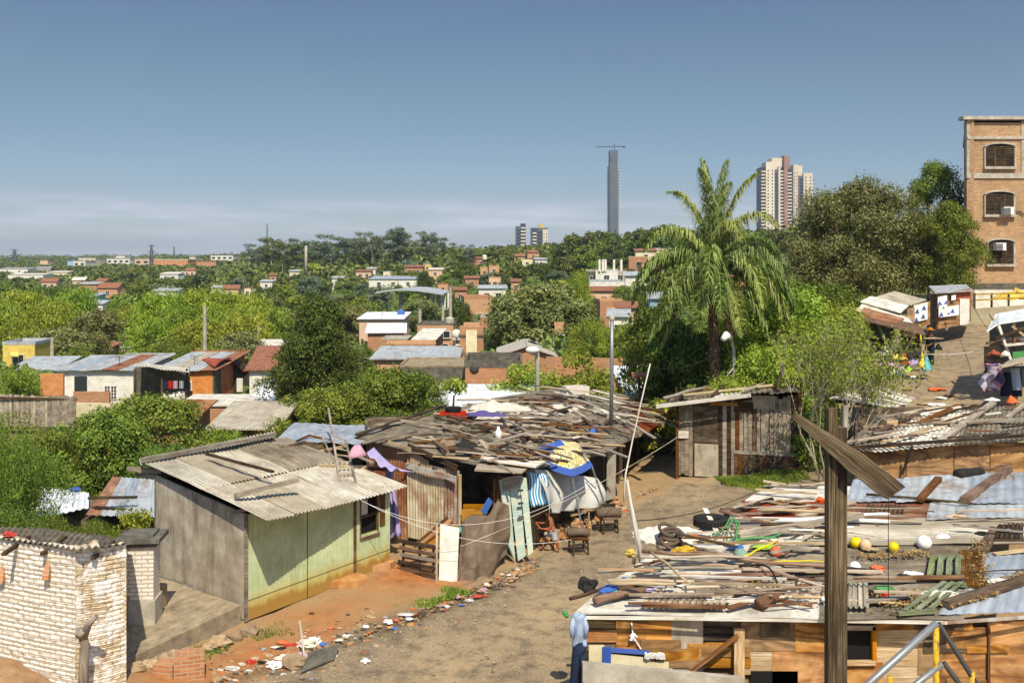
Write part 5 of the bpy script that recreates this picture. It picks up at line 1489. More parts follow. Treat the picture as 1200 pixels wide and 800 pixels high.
one('sack','small dark sack lying at the street edge of the junk roof','sack',MB().ball(RP(689,692,.1),.14,12,8,sc=(1.1,1,.9),jit=.6),'rubber')
# junk
def rst(lab,a,b,w,m_,rnd=False,h=.04,up=.1,up2=None,cat=None,sag=0):
 return stick('pole' if rnd else 'board',lab,RP(*a,up),RP(*b,up2 if up2 is not None else up),w,h,m_,'loose timber on the foreground roof',rnd,cat or('pole' if rnd else 'board'),sag)
rst('long dark pole along the left front of the junk roof',(668,708),(742,684),.07,'wood_dark',True)
rst('flat blue painted board near the left corner of the junk roof',(704,700),(737,685),.22,'blue_sheet',False,.02)
rst('torn teal sheet beside the blue board',(712,703),(748,690),.25,'teal_sheet',False,.012,.07)
rst('thick brown split log left of the slatted bed base',(697,712),(757,698),.15,'wood_red',True,up=.12)
rst('second split log running to the slatted bed base',(725,700),(770,693),.1,'wood_brown',True,up=.14)
rst('long brown board spanning above the bed base',(742,692),(872,696),.14,'wood_red',False,.05,.2)
rst('long reddish pole crossing from the leaning pole to the wooden post',(752,665),(985,686),.08,'wood_red',True,up=.32)
rst('long grey pole below the reddish one',(700,684),(860,680),.07,'wood_grey',True,up=.22)
rst('orange board by the foot of the leaning pole',(700,683),(766,684),.07,'wood_orange',False,.03,.25)
rst('white plastic pipe beside the car tyre',(852,617),(1042,619),.11,'pvc',True,up=.14)
rst('thin white pipe just before the long white pipe',(905,621),(1000,624),.07,'pvc',True,up=.12)
rst('thick white pipe from the wooden post to the right',(985,613),(1042,611),.13,'pvc',True,up=.15)
rst('broad weathered beam slanting behind the balls',(865,640),(1010,622),.16,'wood_grey',False,.1,.2,.34)
rst('long straight pale batten behind the blue ball',(812,653),(988,655),.06,'wood_pale',False,.04,.3)
rst('reddish lath right of the leaning pole',(800,645),(860,644),.05,'wood_red',False,.03,.25)
rst('yellow tube lying under the orange ball',(868,672),(912,654),.04,'yellow',True,up=.3,up2=.35)
rst('thin yellow conduit running right behind the post',(885,672),(965,672),.035,'yellow',True,up=.22)
rst('black pipe below the yellow conduit',(880,676),(1027,679),.07,'rubber',True,up=.16)
rst('thick log end lying on the white sheet',(890,717),(915,702),.22,'wood_red',True,up=.14)
rst('rough log rising at the left of the white sheet',(838,707),(893,696),.12,'wood_red',True,up=.12)
rst('long crooked branch before the green pallet',(1000,690),(1130,686),.12,'wood_red',True,up=.15)
rst('dark stick lying right of the post on the front roof',(1020,712),(1065,710),.09,'wood_brown',True,up=.1)
rst('dark plank behind the corrugated offcut',(1020,702),(1058,701),.12,'wood_dark',False,.05)
rst('wide upright brown board lying beside the green pallet',(1140,692),(1138,650),.4,'wood_brown',False,.04,.08)
rst('brown board continuing up to the metal roof',(1150,652),(1168,624),.22,'wood_brown',False,.05,.1)
rst('heavy timber across the blue sheet at the lower right',(1108,718),(1215,683),.16,'wood_brown',False,.12,.14)
rst('timber on the grey metal roof, the left one',(1078,596),(1100,570),.16,'wood_brown',False,.1,.2)
rst('timber on the grey metal roof, the longer right one',(1130,596),(1182,558),.2,'wood_brown',False,.12,.2)
rst('clean pale lath at the right edge of the roof',(1165,656),(1215,650),.12,'wood_pale',False,.03,.12)
rst('pale plank pointing down from the grey roof to the post',(935,614),(1000,596),.16,'wood_pale',False,.05,.16)
rst('dark beam along the street edge behind the tyre',(852,612),(905,592),.13,'wood_dark',True,up=.14)
rst('long thin grey pole behind the tyre',(870,605),(1080,606),.05,'wood_grey',True,up=.2)
rst('curved dark branch lying on the metal roof edge',(1015,588),(1145,600),.06,'wood_dark',True,up=.18)
rst('charred log at the back of the grey metal roof',(1122,566),(1150,562),.3,'rubber',True,up=.2)
rst('short stick behind the charred log',(1145,563),(1185,553),.07,'wood_brown',True,up=.22)
def slats(name,lab,q4,n,mats,parent_mat,up=.12,w=.06):
 a,b,c,d_=[RP(*p,up)for p in q4]
 t_=thing(name,lab,name.replace('_',' '),tuple((a+c)/2))
 for p,q in((a,b),(d_,c)):mb=MB();mb.bar(p,q,.07,.06);mk('rail',mb,parent_mat,t_)
 for i in range(n):
  f=(i+.5)/n;mb=MB();mb.bar(a.lerp(b,f)+Z*.045,d_.lerp(c,f)+Z*.045,w,.03);mk('slat',mb,mats,t_)
 return t_
slats('bed_base','slatted bed base with reddish rails lying near the front eave',[(752,717),(850,719),(872,697),(768,702)],14,'wood_pale','wood_red')
slats('green_pallet','small mossy green pallet lying flat beside the brown board',[(1084,684),(1128,684),(1128,660),(1088,662)],4,'wood_green','wood_green',w=.09)
slats('green_slat_panel','broken green slat panel slanting before the pallet',[(1052,727),(1098,724),(1132,693),(1102,692)],3,'wood_green','wood_green',w=.07)
slats('slat_frame','dark slatted frame at the right edge of the roof behind the blue sheet',[(1165,640),(1200,640),(1200,622),(1170,624)],6,'wood_dark','wood_dark',w=.06)
slats('wire_rack','brown mesh rack lying behind the yellow balls near the wooden post',[(1012,609),(1060,610),(1062,600),(1016,599)],9,'wood_dark','wood_brown',w=.03)
a_,b_,c_,d_=[RP(x,y,.16)for x,y in((992,722),(1018,722),(1016,688),(994,689))]
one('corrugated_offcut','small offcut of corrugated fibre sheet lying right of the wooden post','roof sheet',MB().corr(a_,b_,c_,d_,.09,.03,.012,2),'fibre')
c=RP(834,622,.2)
ty=thing('car_tyre','black car tyre lying flat on the street side of the junk roof','tyre',tuple(c))
mb=MB();mb.torus(c,.27,.1,nu=36,nv=10,flat=1.0)
mk('tread',mb,'rubber',ty,True)
mb=MB()
for k in range(36):
 a=6.283*k/36;mb.box(c+V(math.cos(a)*.368,math.sin(a)*.368,0),(.03,.03,.15),a)
mk('tread_blocks',mb,'rubber',ty)
rst('white board stuck through the tyre',(826,612),(842,634),.11,'wood_white',False,.03,.3,.12)
c=RP(785,646,.1)
for i in range(5):
 one('inner_tube',['lowest','second','third','fourth','topmost'][i]+' coil of the brown rubber tube heap by the leaning pole','rubber tube',MB().torus(c+V(.05*(i%2),.04*i,.07*i),.24-.012*i,.035,(.3*math.sin(i*2),-.35,1),28,7),m_flat('brown_rubber','#5a4a3c',.7),'coiled rubber tubes',True)
for px,py,r_,m_,lab,cat in((848,661,.085,'blue_paint','bright blue ball lying among the poles','ball'),(868,662,.125,'green_grey','larger grey green ball beside the blue ball','ball'),(909,656,.10,'orange','orange ball at the end of the yellow tube','ball'),(1003,645,.1,'yellow','yellow ball touching the peach ball behind the wooden post','ball'),(1014,648,.1,'peach','peach coloured ball touching the yellow one','ball'),(1047,650,.09,'yellow','lone smaller yellow ball halfway between peach and white balls','ball'),(1083,646,.125,'pvc','large dirty white ball','ball'),(1002,674,.09,'pvc','white football in the junk right of the post','ball')):
 one('ball',lab,cat,MB().ball(RP(px,py,r_*.6+.1),r_*1.15,20,14),m_,'old balls on the roof',True)
for px,py,r_,m_,lab,sc_ in((803,652,.14,'yellow_paint','crumpled ochre rag near the tube coils',(1.6,1,.5)),(742,655,.13,'plaster_yellow','yellow plastic bag at the foot of the leaning pole',(1.2,.8,.6)),(800,634,.1,'blue_sheet','crumpled blue bag behind the tube coils',(1.3,1,.7)),(812,637,.12,'orange','orange scrap bag beside the blue bag',(1.4,1,.5)),(862,648,.1,'blue_sheet','small blue lid before the green hose',(1.6,1,.35)),(898,648,.13,'lime','lime green plastic scrap beside the orange ball',(2,.9,.25)),(1028,674,.12,'orange','small brown orange pot lying behind the black pipe',(1.3,.8,.6)),(1070,682,.15,'pvc','white plastic scrap with dark rag left of the green pallet',(1.4,.8,.5)),(1060,684,.12,'rubber','dark rag left of the green pallet',(1.3,.9,.5)),(1100,704,.16,'cloth_white','dirty white rag on the blue sheet corner',(1.8,.9,.4)),(1038,707,.08,'red','tiny red and white scrap before the dark plank',(1,1,.8)),(1035,697,.1,'green','green scrap on the front roof',(1.8,1,.4)),(1120,613,.12,'peach','pinkish bundle on the metal roof',(1.8,.9,.6)),(1105,636,.1,'pvc','small white bottle scrap behind the white ball',(1.3,.8,.6)),(968,712,.07,'pvc','white and blue tin left of the post',(1,1,1.2)),(1170,690,.13,'cloth_white','grey white lump on the blue sheet behind the timber',(1.5,.8,.6)),(760,698,.08,'cloth_purple','small purple scrap among the grey poles',(2,.8,.4)),(795,695,.09,'pvc','small white bag on the brown board',(1.5,.8,.5)),(962,592,.1,'orange','orange brick piece at the back of the roof',(1.2,.9,.6)),(1150,632,.09,'rubber','black lump near the slatted frame',(1.5,.9,.5)),(1180,630,.09,'cloth_purple','pale mauve scrap on the slatted frame',(1.2,.8,.6)),(905,642,.14,'cloth_white','pale scrap by the slanting beam',(1.8,.8,.4)),(1020,650,.08,'rock','brown lump beside the peach ball',(2,.8,.4))):
 one('scrap',lab,'scrap',MB().ball(RP(px,py,.12),r_,16,10,sc=sc_,jit=.55),m_,'scraps on the foreground roof')
one('plastic_sheet','large white plastic sheet bundled at the street edge behind the tube coils','sheet',heapcloth(RP(783,634,.05),.75,.5,.2,11),'cloth_white',smooth=True)
def hose(lab,pts,r_,m_,up=.2):
 P_=[RP(x,y,up+(z if len(q)>2 else 0))for q in pts for x,y,z in[(q+(0,))[:3]]]
 sp=[]
 for i in range(len(P_)-1):
  p0=P_[max(0,i-1)];p1=P_[i];p2=P_[i+1];p3=P_[min(len(P_)-1,i+2)]
  for k in range(6):
   s_=k/6;sp.append(.5*((2*p1)+(p2-p0)*s_+(2*p0-5*p1+4*p2-p3)*s_**2+(3*p1-p0-3*p2+p3)*s_**3))
 sp.append(P_[-1]);one('hose',lab,'hose',MB().tube(sp,r_,6),m_,'hoses and cables on the roof',True)
hose('green hose loops behind the grey green ball',[(835,640),(850,634,.1),(858,626,.2),(864,640,.1),(852,646),(856,632,.15),(866,630,.1),(862,646)],.018,'green')
hose('green hose lying from the loops to the lime scrap',[(862,645),(880,642),(905,641),(915,636)],.025,'green')
hose('black cable arching down over the white sheet',[(866,677),(890,681,.1),(903,690,.15),(911,703,.05),(905,712)],.018,'rubber')
hose('dark loop of cable right of the post',[(1048,712),(1056,706),(1066,709),(1060,714),(1048,712)],.03,'rubber',.1)
rb_=random.Random(77)
RZ=[(745,'at the left end'),(800,'before the tube coils'),(860,'below the blue ball'),(930,'left of the wooden post'),(1000,'next to the wooden post'),(1080,'behind the yellow balls'),(1300,'at the right end')]
for k in range(190):
 px=rb_.uniform(690,1190)if rb_.random()<.4 else rb_.uniform(690,960);py=rb_.uniform(576,718)
 lo=672+(717-py)*1.35
 if px<lo+18:continue
 if px>1080 and py>640 and rb_.random()<.8:continue
 if px>990 and py<600:continue
 if 760<px<870 and 612<py<652 and rb_.random()<.7:continue
 if 835<px<925 and 640<py<672 and rb_.random()<.8:continue
 if 995<px<1100 and 636<py<662 and rb_.random()<.85:continue
 d_=RP(px,py).y
 L=rb_.choice((rb_.uniform(.3,1.0),rb_.uniform(.8,2.0),rb_.uniform(1.4,2.8)));ang=rb_.gauss(0,.12)if rb_.random()<.65 else rb_.uniform(-.9,.9)
 c=RP(px,py,0);dv=V(math.cos(ang),math.sin(ang),0)
 p,q=c-dv*L/2,c+dv*L/2
 for e_ in(p,q):
  lim=-.1+(e_.y-16.4)*.66+1.15
  if e_.x<lim:e_.x=lim+rb_.random()*.2
  e_.y=max(16.42,min(24.2,e_.y));e_.z=2.16+.04*(e_.y-16.35)+.12
 up=rb_.random()**1.6*.26
 p.z+=up+rb_.uniform(-.03,.06);q.z+=up+rb_.uniform(-.03,.06)
 m_=rb_.choice(['wood_grey','wood_pale','wood_red','wood_brown','wood_white','wood_dark','wood_pale','wood_grey','wood_grey','wood_pale']);rnd=rb_.random()<.35;w=rb_.uniform(.035,.13)
 lab='%s %s %s, %s junk roof, %s'%('long' if L>1.6 else('short' if L<.9 else 'medium'),CN[m_],'pole' if rnd else('plank' if w>.08 else 'lath'),{'front':'front','middle':'middle','back':'rear'}[near_word(py,625,672)],zone(px,RZ))
 stick('pole' if rnd else 'plank',lab,p,q,w*(.6 if rnd else 1),.03,m_,'loose timber on the foreground roof',rnd,'pole' if rnd else 'plank')
rr=np.random.default_rng(9);LC=[]
for(a,b,n_,s_)in(((1150,694),(1215,674),260,.06),((1112,718),(1170,700),200,.05),((1092,592),(1104,572),400,.08),((1150,588),(1190,562),700,.1),((1148,640),(1152,690),240,.1),((1010,660),(1080,655),300,.1),((1040,715),(1100,705),500,.2),((860,690),(960,700),400,.3)):
 p,q=RP(*a,.04),RP(*b,.04);u=rr.random((n_,1))
 LC.append(np.array(p)[None]*(1-u)+np.array(q)[None]*u+np.stack([rr.normal(size=n_)*s_,rr.normal(size=n_)*s_,np.abs(rr.normal(size=n_))*.015+.08],-1))
LC=np.concatenate(LC)
o=bpy.data.objects.new('dry_leaves',leaf_mesh('dry_leaves',LC,np.tile(np.array([[0,0,1.2]]),(len(LC),1)),.03,'leaf_dry',.6,None,2));COL.objects.link(o);tag(o,kind='stuff')
# the old wooden post with its broken cross board
po=thing('wooden_post','tall weathered wooden post with a broken slanting cross board','post',(XD(979,10),10,0))
mb=MB();mb.bar(P(984.5,1240,10.05),P(984.5,500,10.05),.105,.12);mk('post_beam',mb,'wood_post',po)
mb=MB();mb.bar(P(973,1240,10.0),P(974,478,10.0),.09,.13);mk('post_beam',mb,'wood_post',po)
mb=MB();mb.bar(P(989,512,10.1),P(990,475,10.12),.05,.08);mk('stub',mb,'wood_grey',po)
mb=MB()
cb0,cb1=P(931,487,9.95),P(1045,574,9.8)
dn=(cb1-cb0).normalized();upv=V(0,-1,0).cross(dn).normalized()*-1
def cbf(t_,s_):
 w=.035+.075*min(1,t_*1.6)
 return cb0 .lerp(cb1,t_)+upv*w*s_
vs=[];n_=8
for i in range(n_+1):
 t_=i/n_
 e_=.04*math.sin(i*2.3)*(i in(0,n_))
 for s_ in(1,-1):
  for y_ in(-.035,.035):vs.append(cbf(t_+(.06 if(i==n_ and s_<0)else 0),s_*(1+.05*math.sin(i*3)))+V(0,y_,0))
fs_=[];us_=[]
for i in range(n_):
 a=i*4;b=a+4
 for q in((a,b,b+2,a+2),(a+1,a+3,b+3,b+1),(a,a+1,b+1,b),(a+2,b+2,b+3,a+3)):
  fs_.append(q);L_=.17;us_.append([(i*L_ if j in(a,a+1,a+2,a+3)else(i+1)*L_,.2*((j%4)>=2)+.05*(j%2))for j in q])
fs_+=[(0,2,3,1),(n_*4,n_*4+1,n_*4+3,n_*4+2)];us_+=[[(0,0),(0,.2),(.1,.2),(.1,0)]]*2
mb.add(vs,fs_,us_);mk('cross_board',mb,'wood_post',po)
# yellow and grey railing, bottom right
rl=thing('pipe_railing','yellow and grey pipe railing end rising at the lower right','railing',(XD(1097,13.5),13.5,0))
for(a,b,r_,m_,nm)in(((1098,729),(1012,806),.05,'steel','handrail'),((1100,730),(1150,810),.035,'iron','brace'),((1104,777),(1060,812),.045,'steel','middle_rail'),((1106,776),(1128,806),.035,'iron','brace')):
 p,q=P(*a,13.5),P(*b,13.5);q=p+(q-p)*2.2;mb=MB();mb.tube([p,q],r_,10);mk(nm,mb,m_,rl,True)
for x in(1097,1139):
 y=734 if x<1100 else 787
 mb=MB();mb.tube([P(x,y,13.5),V(XD(x,13.5),13.5,-.1)],.04,10);mk('post',mb,'yellow_paint',rl,True)
mb=MB();mb.tube([P(1043,792,13.3),V(XD(1043,13.3),13.3,-.1)],.04,10);mk('post',mb,'yellow_paint',rl,True)
# BEHIND THE JUNK ROOF, RIGHT
bs=thing('brown_wall_shack','shack with a smooth brown plywood wall and board loaded roof behind the grey metal roof','shack',(12,29,1))
for i,(x0,x1,m_)in enumerate(((1002,1062,'ply_brown'),(1062,1118,'ply_brown'),(1118,1160,'ply_brown'),(1160,1215,'ply_brown'))):
 mb=MB();a,b=P(x0+.5,0,28),P(x1-.5,0,28.0);wallseg(mb,(a.x,a.y),(b.x,b.y),P(0,523-i*1.2,28).z,P(0,522-i*1.2,28).z,.6,.6,.05);mk('wall_panel',mb,m_,bs)
mb=MB();a,b,c=P(1215,0,28),P(1215,0,34),P(1003,0,34)
wallseg(mb,(b.x,34),(c.x,34),3.0,3.0,1,1,.05);a=P(1003,0,34);b=P(1002,0,28);wallseg(mb,(a.x,34),(b.x,28),3.0,2.8,.5,.5,.05);mk('wall_panel',mb,'ply_dark',bs)
BQ=[P(975,531,27.6),P(1215,516,27.7),P(1215,474,33.6),P(1032,486,33.4)]
def bq(u,v,up=.05):return BQ[0].lerp(BQ[1],u).lerp(BQ[3].lerp(BQ[2],u),v)+Z*up
for i,(u0,u1,m_)in enumerate(((0,.2,'fibre_dark'),(.19,.4,'roof_white'),(.39,.6,'roof_white'),(.59,.8,'felt'),(.79,1,'fibre_dark'))):
 mb=MB();mb.corr(bq(u0,0,.01*(i%2)),bq(u1,0,.01*(i%2)),bq(u1,1,.01*(i%2)),bq(u0,1,.01*(i%2)),.15,.02,.008,5,wob=.08);mk('roof_sheet',mb,m_,bs)
rb_=random.Random(31)
for(a,b,w,m_,lab)in(((.52,.05),(.72,1.0),.2,'wood_grey','big slanting timber in the middle of the brown shack roof'),((.34,.6),(.5,1.0),.16,'wood_brown','reddish timber left of the big one on the brown shack roof'),((.0,.02),(1.0,.0),.1,'wood_dark','long dark batten along the brown shack eave'),((.83,.55),(.95,.98),.14,'wood_grey','short timber at the right of the brown shack roof'),((.12,.35),(.3,.9),.12,'wood_brown','tilted plank at the left of the brown shack roof'),((.42,.5),(.98,.42),.14,'wood_grey','long plank crossing the brown shack roof')):
 stick('beam',lab,bq(*a,.1),bq(*b,.16),w,.08,m_,'boards on the brown shack roof')
for k in range(34):
 u,v=rb_.random(),rb_.random();L=rb_.uniform(.06,.3);m_=rb_.choice(['wood_grey','wood_pale','wood_brown','wood_dark','wood_white']);an=rb_.gauss(0,.5)
 stick('plank','%s %s plank on the brown shack roof %s'%('long' if L>.18 else 'short',CN[m_],'near its left end' if u<.35 else('in its middle' if u<.7 else 'near its right end')),bq(max(0,u-L/2),v,.06+.1*rb_.random()),bq(min(1,u+L/2),min(1,max(0,v+an*L)),.08+.12*rb_.random()),rb_.uniform(.06,.16),.04,m_,'boards on the brown shack roof',False,'plank')
mb=MB();mb.bar(P(1069,523,27.5),P(1057,556,27.9),.06,.05);one('stick','thin dark stick leaning on the brown plywood wall','stick',mb,'wood_dark')
one('cardboard_box','small pale box on the right part of the brown shack roof','box',MB().box(bq(.16,.55,.15),(.4,.3,.25),.3),'wood_pale')
aw=thing('plank_awning','sagging awning of pale boards on white posts beside the bare shrub','awning',tuple(PG(1025,36.5)))
a,b,c,d_=P(972,466,35.2),P(1052,479,34.2),P(1068,466,37),P(1012,447,39.5)
for i in range(9):
 f0,f1=i/9,(i+.93)/9;u=random.uniform(-.05,.06)
 mb=MB();mb.slab(a.lerp(d_,f0),b.lerp(c,f0)+V(u*3,0,0),b.lerp(c,f1)+V(u*3,0,0),a.lerp(d_,f1),.03);mk('board',mb,['wood_white','wood_pale','roof_white'][i%3],aw)
for x,y0,d2 in((999,470,35.3),(1040,477,34.7),(1058,472,36.5),(1012,455,38.5)):
 mb=MB();mb.bar(P(x,y0,d2),V(XD(x,d2),d2,G(XD(x,d2),d2)-.1),.12,.12);mk('post',mb,'wood_white',aw)
mb=MB();mb.bar(P(975,468,35.3),P(1052,481,34.4),.06,.1);mk('beam',mb,'wood_dark',aw)
# DARK PLANK SHED BY THE BEND
ds=thing('plank_shed','dark old plank shed with patched door standing by the street bend','shed',(XD(866,34),34,.7))
dA,dB=(XD(793,34.4),34.4),(XD(938,33.2),33.2)
def dtop(t_):return P(793,469,34.4).z*(1-t_)+P(938,458,33.2).z*t_
def dseg(t0,t1,z0,z1,mat,off=0.,name='wall_board',par=None):
 a,b=lerp2(dA,dB,t0),lerp2(dA,dB,t1);d=Vector((b[0]-a[0],b[1]-a[1],0)).normalized();n=Vector((d.y,-d.x,0))*off
 mb=MB();wallseg(mb,(a[0]+n.x,a[1]+n.y),(b[0]+n.x,b[1]+n.y),z1,z1,z0,z0,.04);return mk(name,mb,mat,par or ds)
r_=random.Random(12)
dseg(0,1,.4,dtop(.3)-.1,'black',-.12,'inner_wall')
k=0
while k<29:
 t0=k/29;w_=.96/29
 if not(.14<t0<.34 or .46<t0<.98 and False):
  z0=.55+r_.uniform(0,.1);z1=dtop(t0)-r_.uniform(.05,.25)
  if .46<t0:z0=1.45+r_.uniform(-.1,.1)
  dseg(t0,t0+w_*r_.uniform(.85,1.05),z0,z1,r_.choice(['wood_dark','wood_grey','wood_brown','wood_grey']),r_.uniform(0,.03))
 k+=1
dseg(.14,.34,1.75,dtop(.2)-.15,'ply_dark',.01);dseg(.15,.345,.6,1.72,'ply_grey',.03,'door_panel');dseg(.33,.47,1.3,dtop(.4)-.2,'wood_dark',.0)
for i in range(4):dseg(.34,.46,.65+i*.2,.78+i*.2,'wood_dark',.01)
gd=dseg(.46,.99,.62,.72,'wood_grey',.05,'door')
dseg(.46,.99,1.45,1.55,'wood_grey',.05,'rail',gd)
for i in range(13):dseg(.465+i*.04,.503+i*.04,.72,1.46,r_.choice(['wood_dark','wood_dark','wood_brown']),.03,'board',gd)
dseg(.45,.47,.5,1.6,'wood_grey',.06,'door_post');dseg(.47,.63,dtop(.5)-.55,dtop(.5)-.2,'wood_dark',.05,'patch');dseg(.28,.5,dtop(.4)-.3,dtop(.4)-.18,'wood_orange',.06,'patch');dseg(.62,.8,dtop(.7)-.5,dtop(.7)-.05,'ply_grey',.05,'patch')
for t_ in(-.005,.985):dseg(t_,t_+.025,.3,dtop(t_)+.05,'wood_brown',.06,'corner_post')
mb=MB();wallseg(mb,dB,(dB[0]+.7,dB[1]+4),dtop(1),dtop(1)+.2,.6,.8,.05);wallseg(mb,(dA[0]+.6,dA[1]+4),dA,dtop(0),dtop(0)-.05,.3,.3,.05);mk('wall',mb,'wood_dark',ds)
ra,rb2,rc,rd=P(772,474,34.0),P(934,457,32.7),P(930,448,37.3),P(805,459,38.6)
for i,m_ in enumerate(['felt','fibre_dark','roof_white','fibre_dark','felt']):
 f0,f1=i/5,(i+1.05)/5;mb=MB();l=Z*.02*(i%2)
 mb.corr(ra.lerp(rb2,f0)+l,ra.lerp(rb2,f1)+l,rd.lerp(rc,f1)+l,rd.lerp(rc,f0)+l,.16,.022,.01,4,wob=.08);mk('roof_sheet',mb,m_,ds)
mb=MB();mb.bar(P(769,476,33.9),P(880,463,33.1),.05,.12);mk('eave_board',mb,'wood_white',ds)
one('cardboard_patch','small pale card fixed at the left corner of the dark plank shed','card',MB().box(P(801,509,34.25),(.35,.02,.25),-.2),'wood_white')
for i,(a,b,m_)in enumerate((((778,470,34.6),(850,452,37),'wood_grey'),((800,466,34.4),(905,455,35),'wood_pale'),((835,468,33.7),(862,450,37.3),'wood_dark'),((808,462,36),(900,449,37),'wood_brown'),((870,462,33.6),(905,449,36.8),'wood_grey'),((788,475,33.9),(812,455,38),'wood_dark'),((912,460,33),(918,432,35.5),'wood_dark'),((846,455,36),(880,444,37),'wood_grey'))):
 stick('plank',['long grey plank at the left of the dark shed roof','long pale plank across the dark shed roof','dark cross plank in the middle of the dark shed roof','brown pole along the back of the dark shed roof','grey cross plank at the right of the dark shed roof','dark plank on the left end of the dark shed roof','dark stick poking up at the right end of the shed','grey log behind the dark shed roof'][i],P(*a)+Z*.1,P(*b)+Z*.12,.13,.07,m_,'boards on the plank shed roof',i%2==0)
# STALLS UP THE RIGHT STREET
def pl_(name,par,mat,pts,th=.04):
 mb=MB();mb.slab(*[P(*p)for p in pts],th);return mk(name,mb,mat,par)
s1=thing('market_stall','junk stall with blue plastic back wall and layered board roof','stall',tuple(PG(1050,45)))
for i,(p0,p1,p2,p3,m_)in enumerate((((1003,373,43),(1085,392,43),(1078,380,45),(1003,366,45),'wood_brown'),((1002,364,45),(1072,380,45.2),(1064,372,46.5),(1010,356,46.5),'roof_white'),((1008,353,46.5),(1056,366,46.3),(1066,357,48),(1020,347,48),'roof_white'),((1022,349,48),(1068,357,47.8),(1086,351,50),(1048,341,50),'fibre'),((1006,369,44),(1050,379,43.8),(1060,373,45.6),(1012,360,45.6),'tin_rust'))):
 pl_('roof_sheet',s1,m_,(p0,p1,p2,p3),.05)
pl_('plastic_wall',s1,'tin_blue' if False else 'glass',((1010,404,46),(1048,406,46),(1048,384,46),(1010,374,46)))
pl_('plank_wall',s1,'wood_red',((1022,424,45),(1056,424,45),(1056,402,45),(1022,400,45)));pl_('plank_wall',s1,'wood_dark',((1055,424,45.5),(1080,420,45.5),(1080,390,45.5),(1055,384,45.5)))
pl_('plank_wall',s1,'ply_brown',((1063,372,47),(1072,378,47),(1072,360,47),(1063,361,47)))
for a,b in(((1027,376,43.5),(1045,417,43.2)),((1056,386,43.5),(1056,425,43.5)),((1076,390,43.5),(1078,420,43.5)),((1010,374,43.8),(1010,430,44))):
 mb=MB();mb.bar(P(*a),P(*b),.1,.1);mk('post',mb,'wood_green' if a[0]==1027 else 'wood_dark',s1)
def triangle(mb,cx,cy,d,s,mi=0,lean=0):
 c=P(cx,cy,d);k=s/F*d;mb.add([c+V(-k,0,-k),c+V(k,0,-k),c+V(lean*k,0,k)],[(0,1,2)],None,mi);return mb
pw=pl_('poster_wall',s1,'ply_brown',((1070,384,48),(1090,380,48),(1090,353,48),(1070,356,48)))
mb=MB();mb.slab(P(1071,378,47.9),P(1087,374,47.9),P(1087,354,47.9),P(1071,358,47.9),.01);mk('poster',mb,'pvc',pw)
mb=MB()
for x,y in((1075,364),(1083,360),(1074,374),(1082,370)):triangle(mb,x,y,47.86,2.6)
mk('poster_triangle',mb,'blue_paint',pw)
s2=thing('kiosk','brown board kiosk with white poster sheets of blue triangles at the street corner','kiosk',tuple(PG(1114,52)))
kw=pl_('wall',s2,'ply_brown',((1098,386,51.5),(1137,379,52.5),(1137,340,52.5),(1098,344,51.5)));pl_('wall',s2,'ply_dark',((1086,384,54),(1098,386,51.5),(1098,344,51.5),(1086,344,54)))
pl_('panel',s2,'white',((1125,381,52.1),(1136,379,52.4),(1136,349,52.4),(1125,350,52.1)),.03);pl_('panel',s2,'tin_redrust',((1116,352,51.9),(1137,349,52.4),(1137,338,52.4),(1116,341,51.9)),.03)
pl_('roof',s2,'tin_grey',((1096,343,51),(1140,340,52.2),(1132,333,56),(1088,335,55)),.06);pl_('wall',s2,'ply_brown',((1137,379,52.5),(1138,374,56),(1138,338,56),(1137,340,52.5)))
pl_('poster',kw,'pvc',((1099,361,51.3),(1110,360,51.5),(1110,346,51.5),(1099,347,51.3)),.01);pl_('poster',kw,'pvc',((1100,372,51.3),(1124,369,51.9),(1124,357,51.9),(1100,361,51.25)),.01)
pl_('poster',kw,'pvc',((1115,352,51.7),(1120,351,51.8),(1120,345,51.8),(1115,346,51.7)),.01)
mb=MB()
for x,y,s_,l_ in((1102,355,2.6,-.5),(1108,354,2.4,.8),(1103,368,2.8,.2),(1116,364,2.8,.3),(1111,367,1.8,.9)):triangle(mb,x,y,51.2,s_,lean=l_)
mk('poster_triangle',mb,'blue_paint',kw)
goods=[(1033,427,.45,'cloth_pink','pink cloth heap',(1.9,.8,.55)),(1052,437,.25,'blue_sheet','blue tub',(1,1,.7)),(1045,438,.22,'pvc','white bowl',(1,1,.6)),(1064,433,.22,'lime','yellow green bag',(1,.9,.8)),(1080,424,.28,'yellow','bright yellow jerrycan',(.6,.6,1.3)),(1060,422,.28,'orange','orange bucket',(.9,.9,.9)),(1052,419,.35,'plaster_yellow','yellow cardboard carton',(1.3,.8,.6)),(1070,424,.25,'cloth_purple','mauve bundle',(1,.8,1.1)),(1073,412,.33,'rubber','black bag',(.9,.8,1.3)),(1086,431,.3,'teal_sheet','grey teal drum',(.9,.9,1)),(1037,414,.35,'cloth_white','greyish white bundle',(1.3,.8,.6)),(1076,404,.3,'cloth_white','white sheet hanging',(.4,.4,1.2)),(1078,396,.25,'yellow','yellow cloth hanging',(.4,.4,1.6)),(1027,434,.25,'ply_orange','brown carton',(1.3,.8,.8)),(1045,430,.22,'pvc','white cushion',(1.4,.8,.5)),(1066,414,.3,'rubber','black sack',(.9,.8,1.2)),(1058,433,.2,'cloth_white','pale bag',(1,1,.8)),(1069,442,.14,'pvc','tiny white paper',(1.6,1,.4)),(1095,397,.2,'wood_pale','flat pale board on the street',(3,1.2,.15)),(1100,408,.18,'rubber','small dark lump on the street',(1,1,.8))]
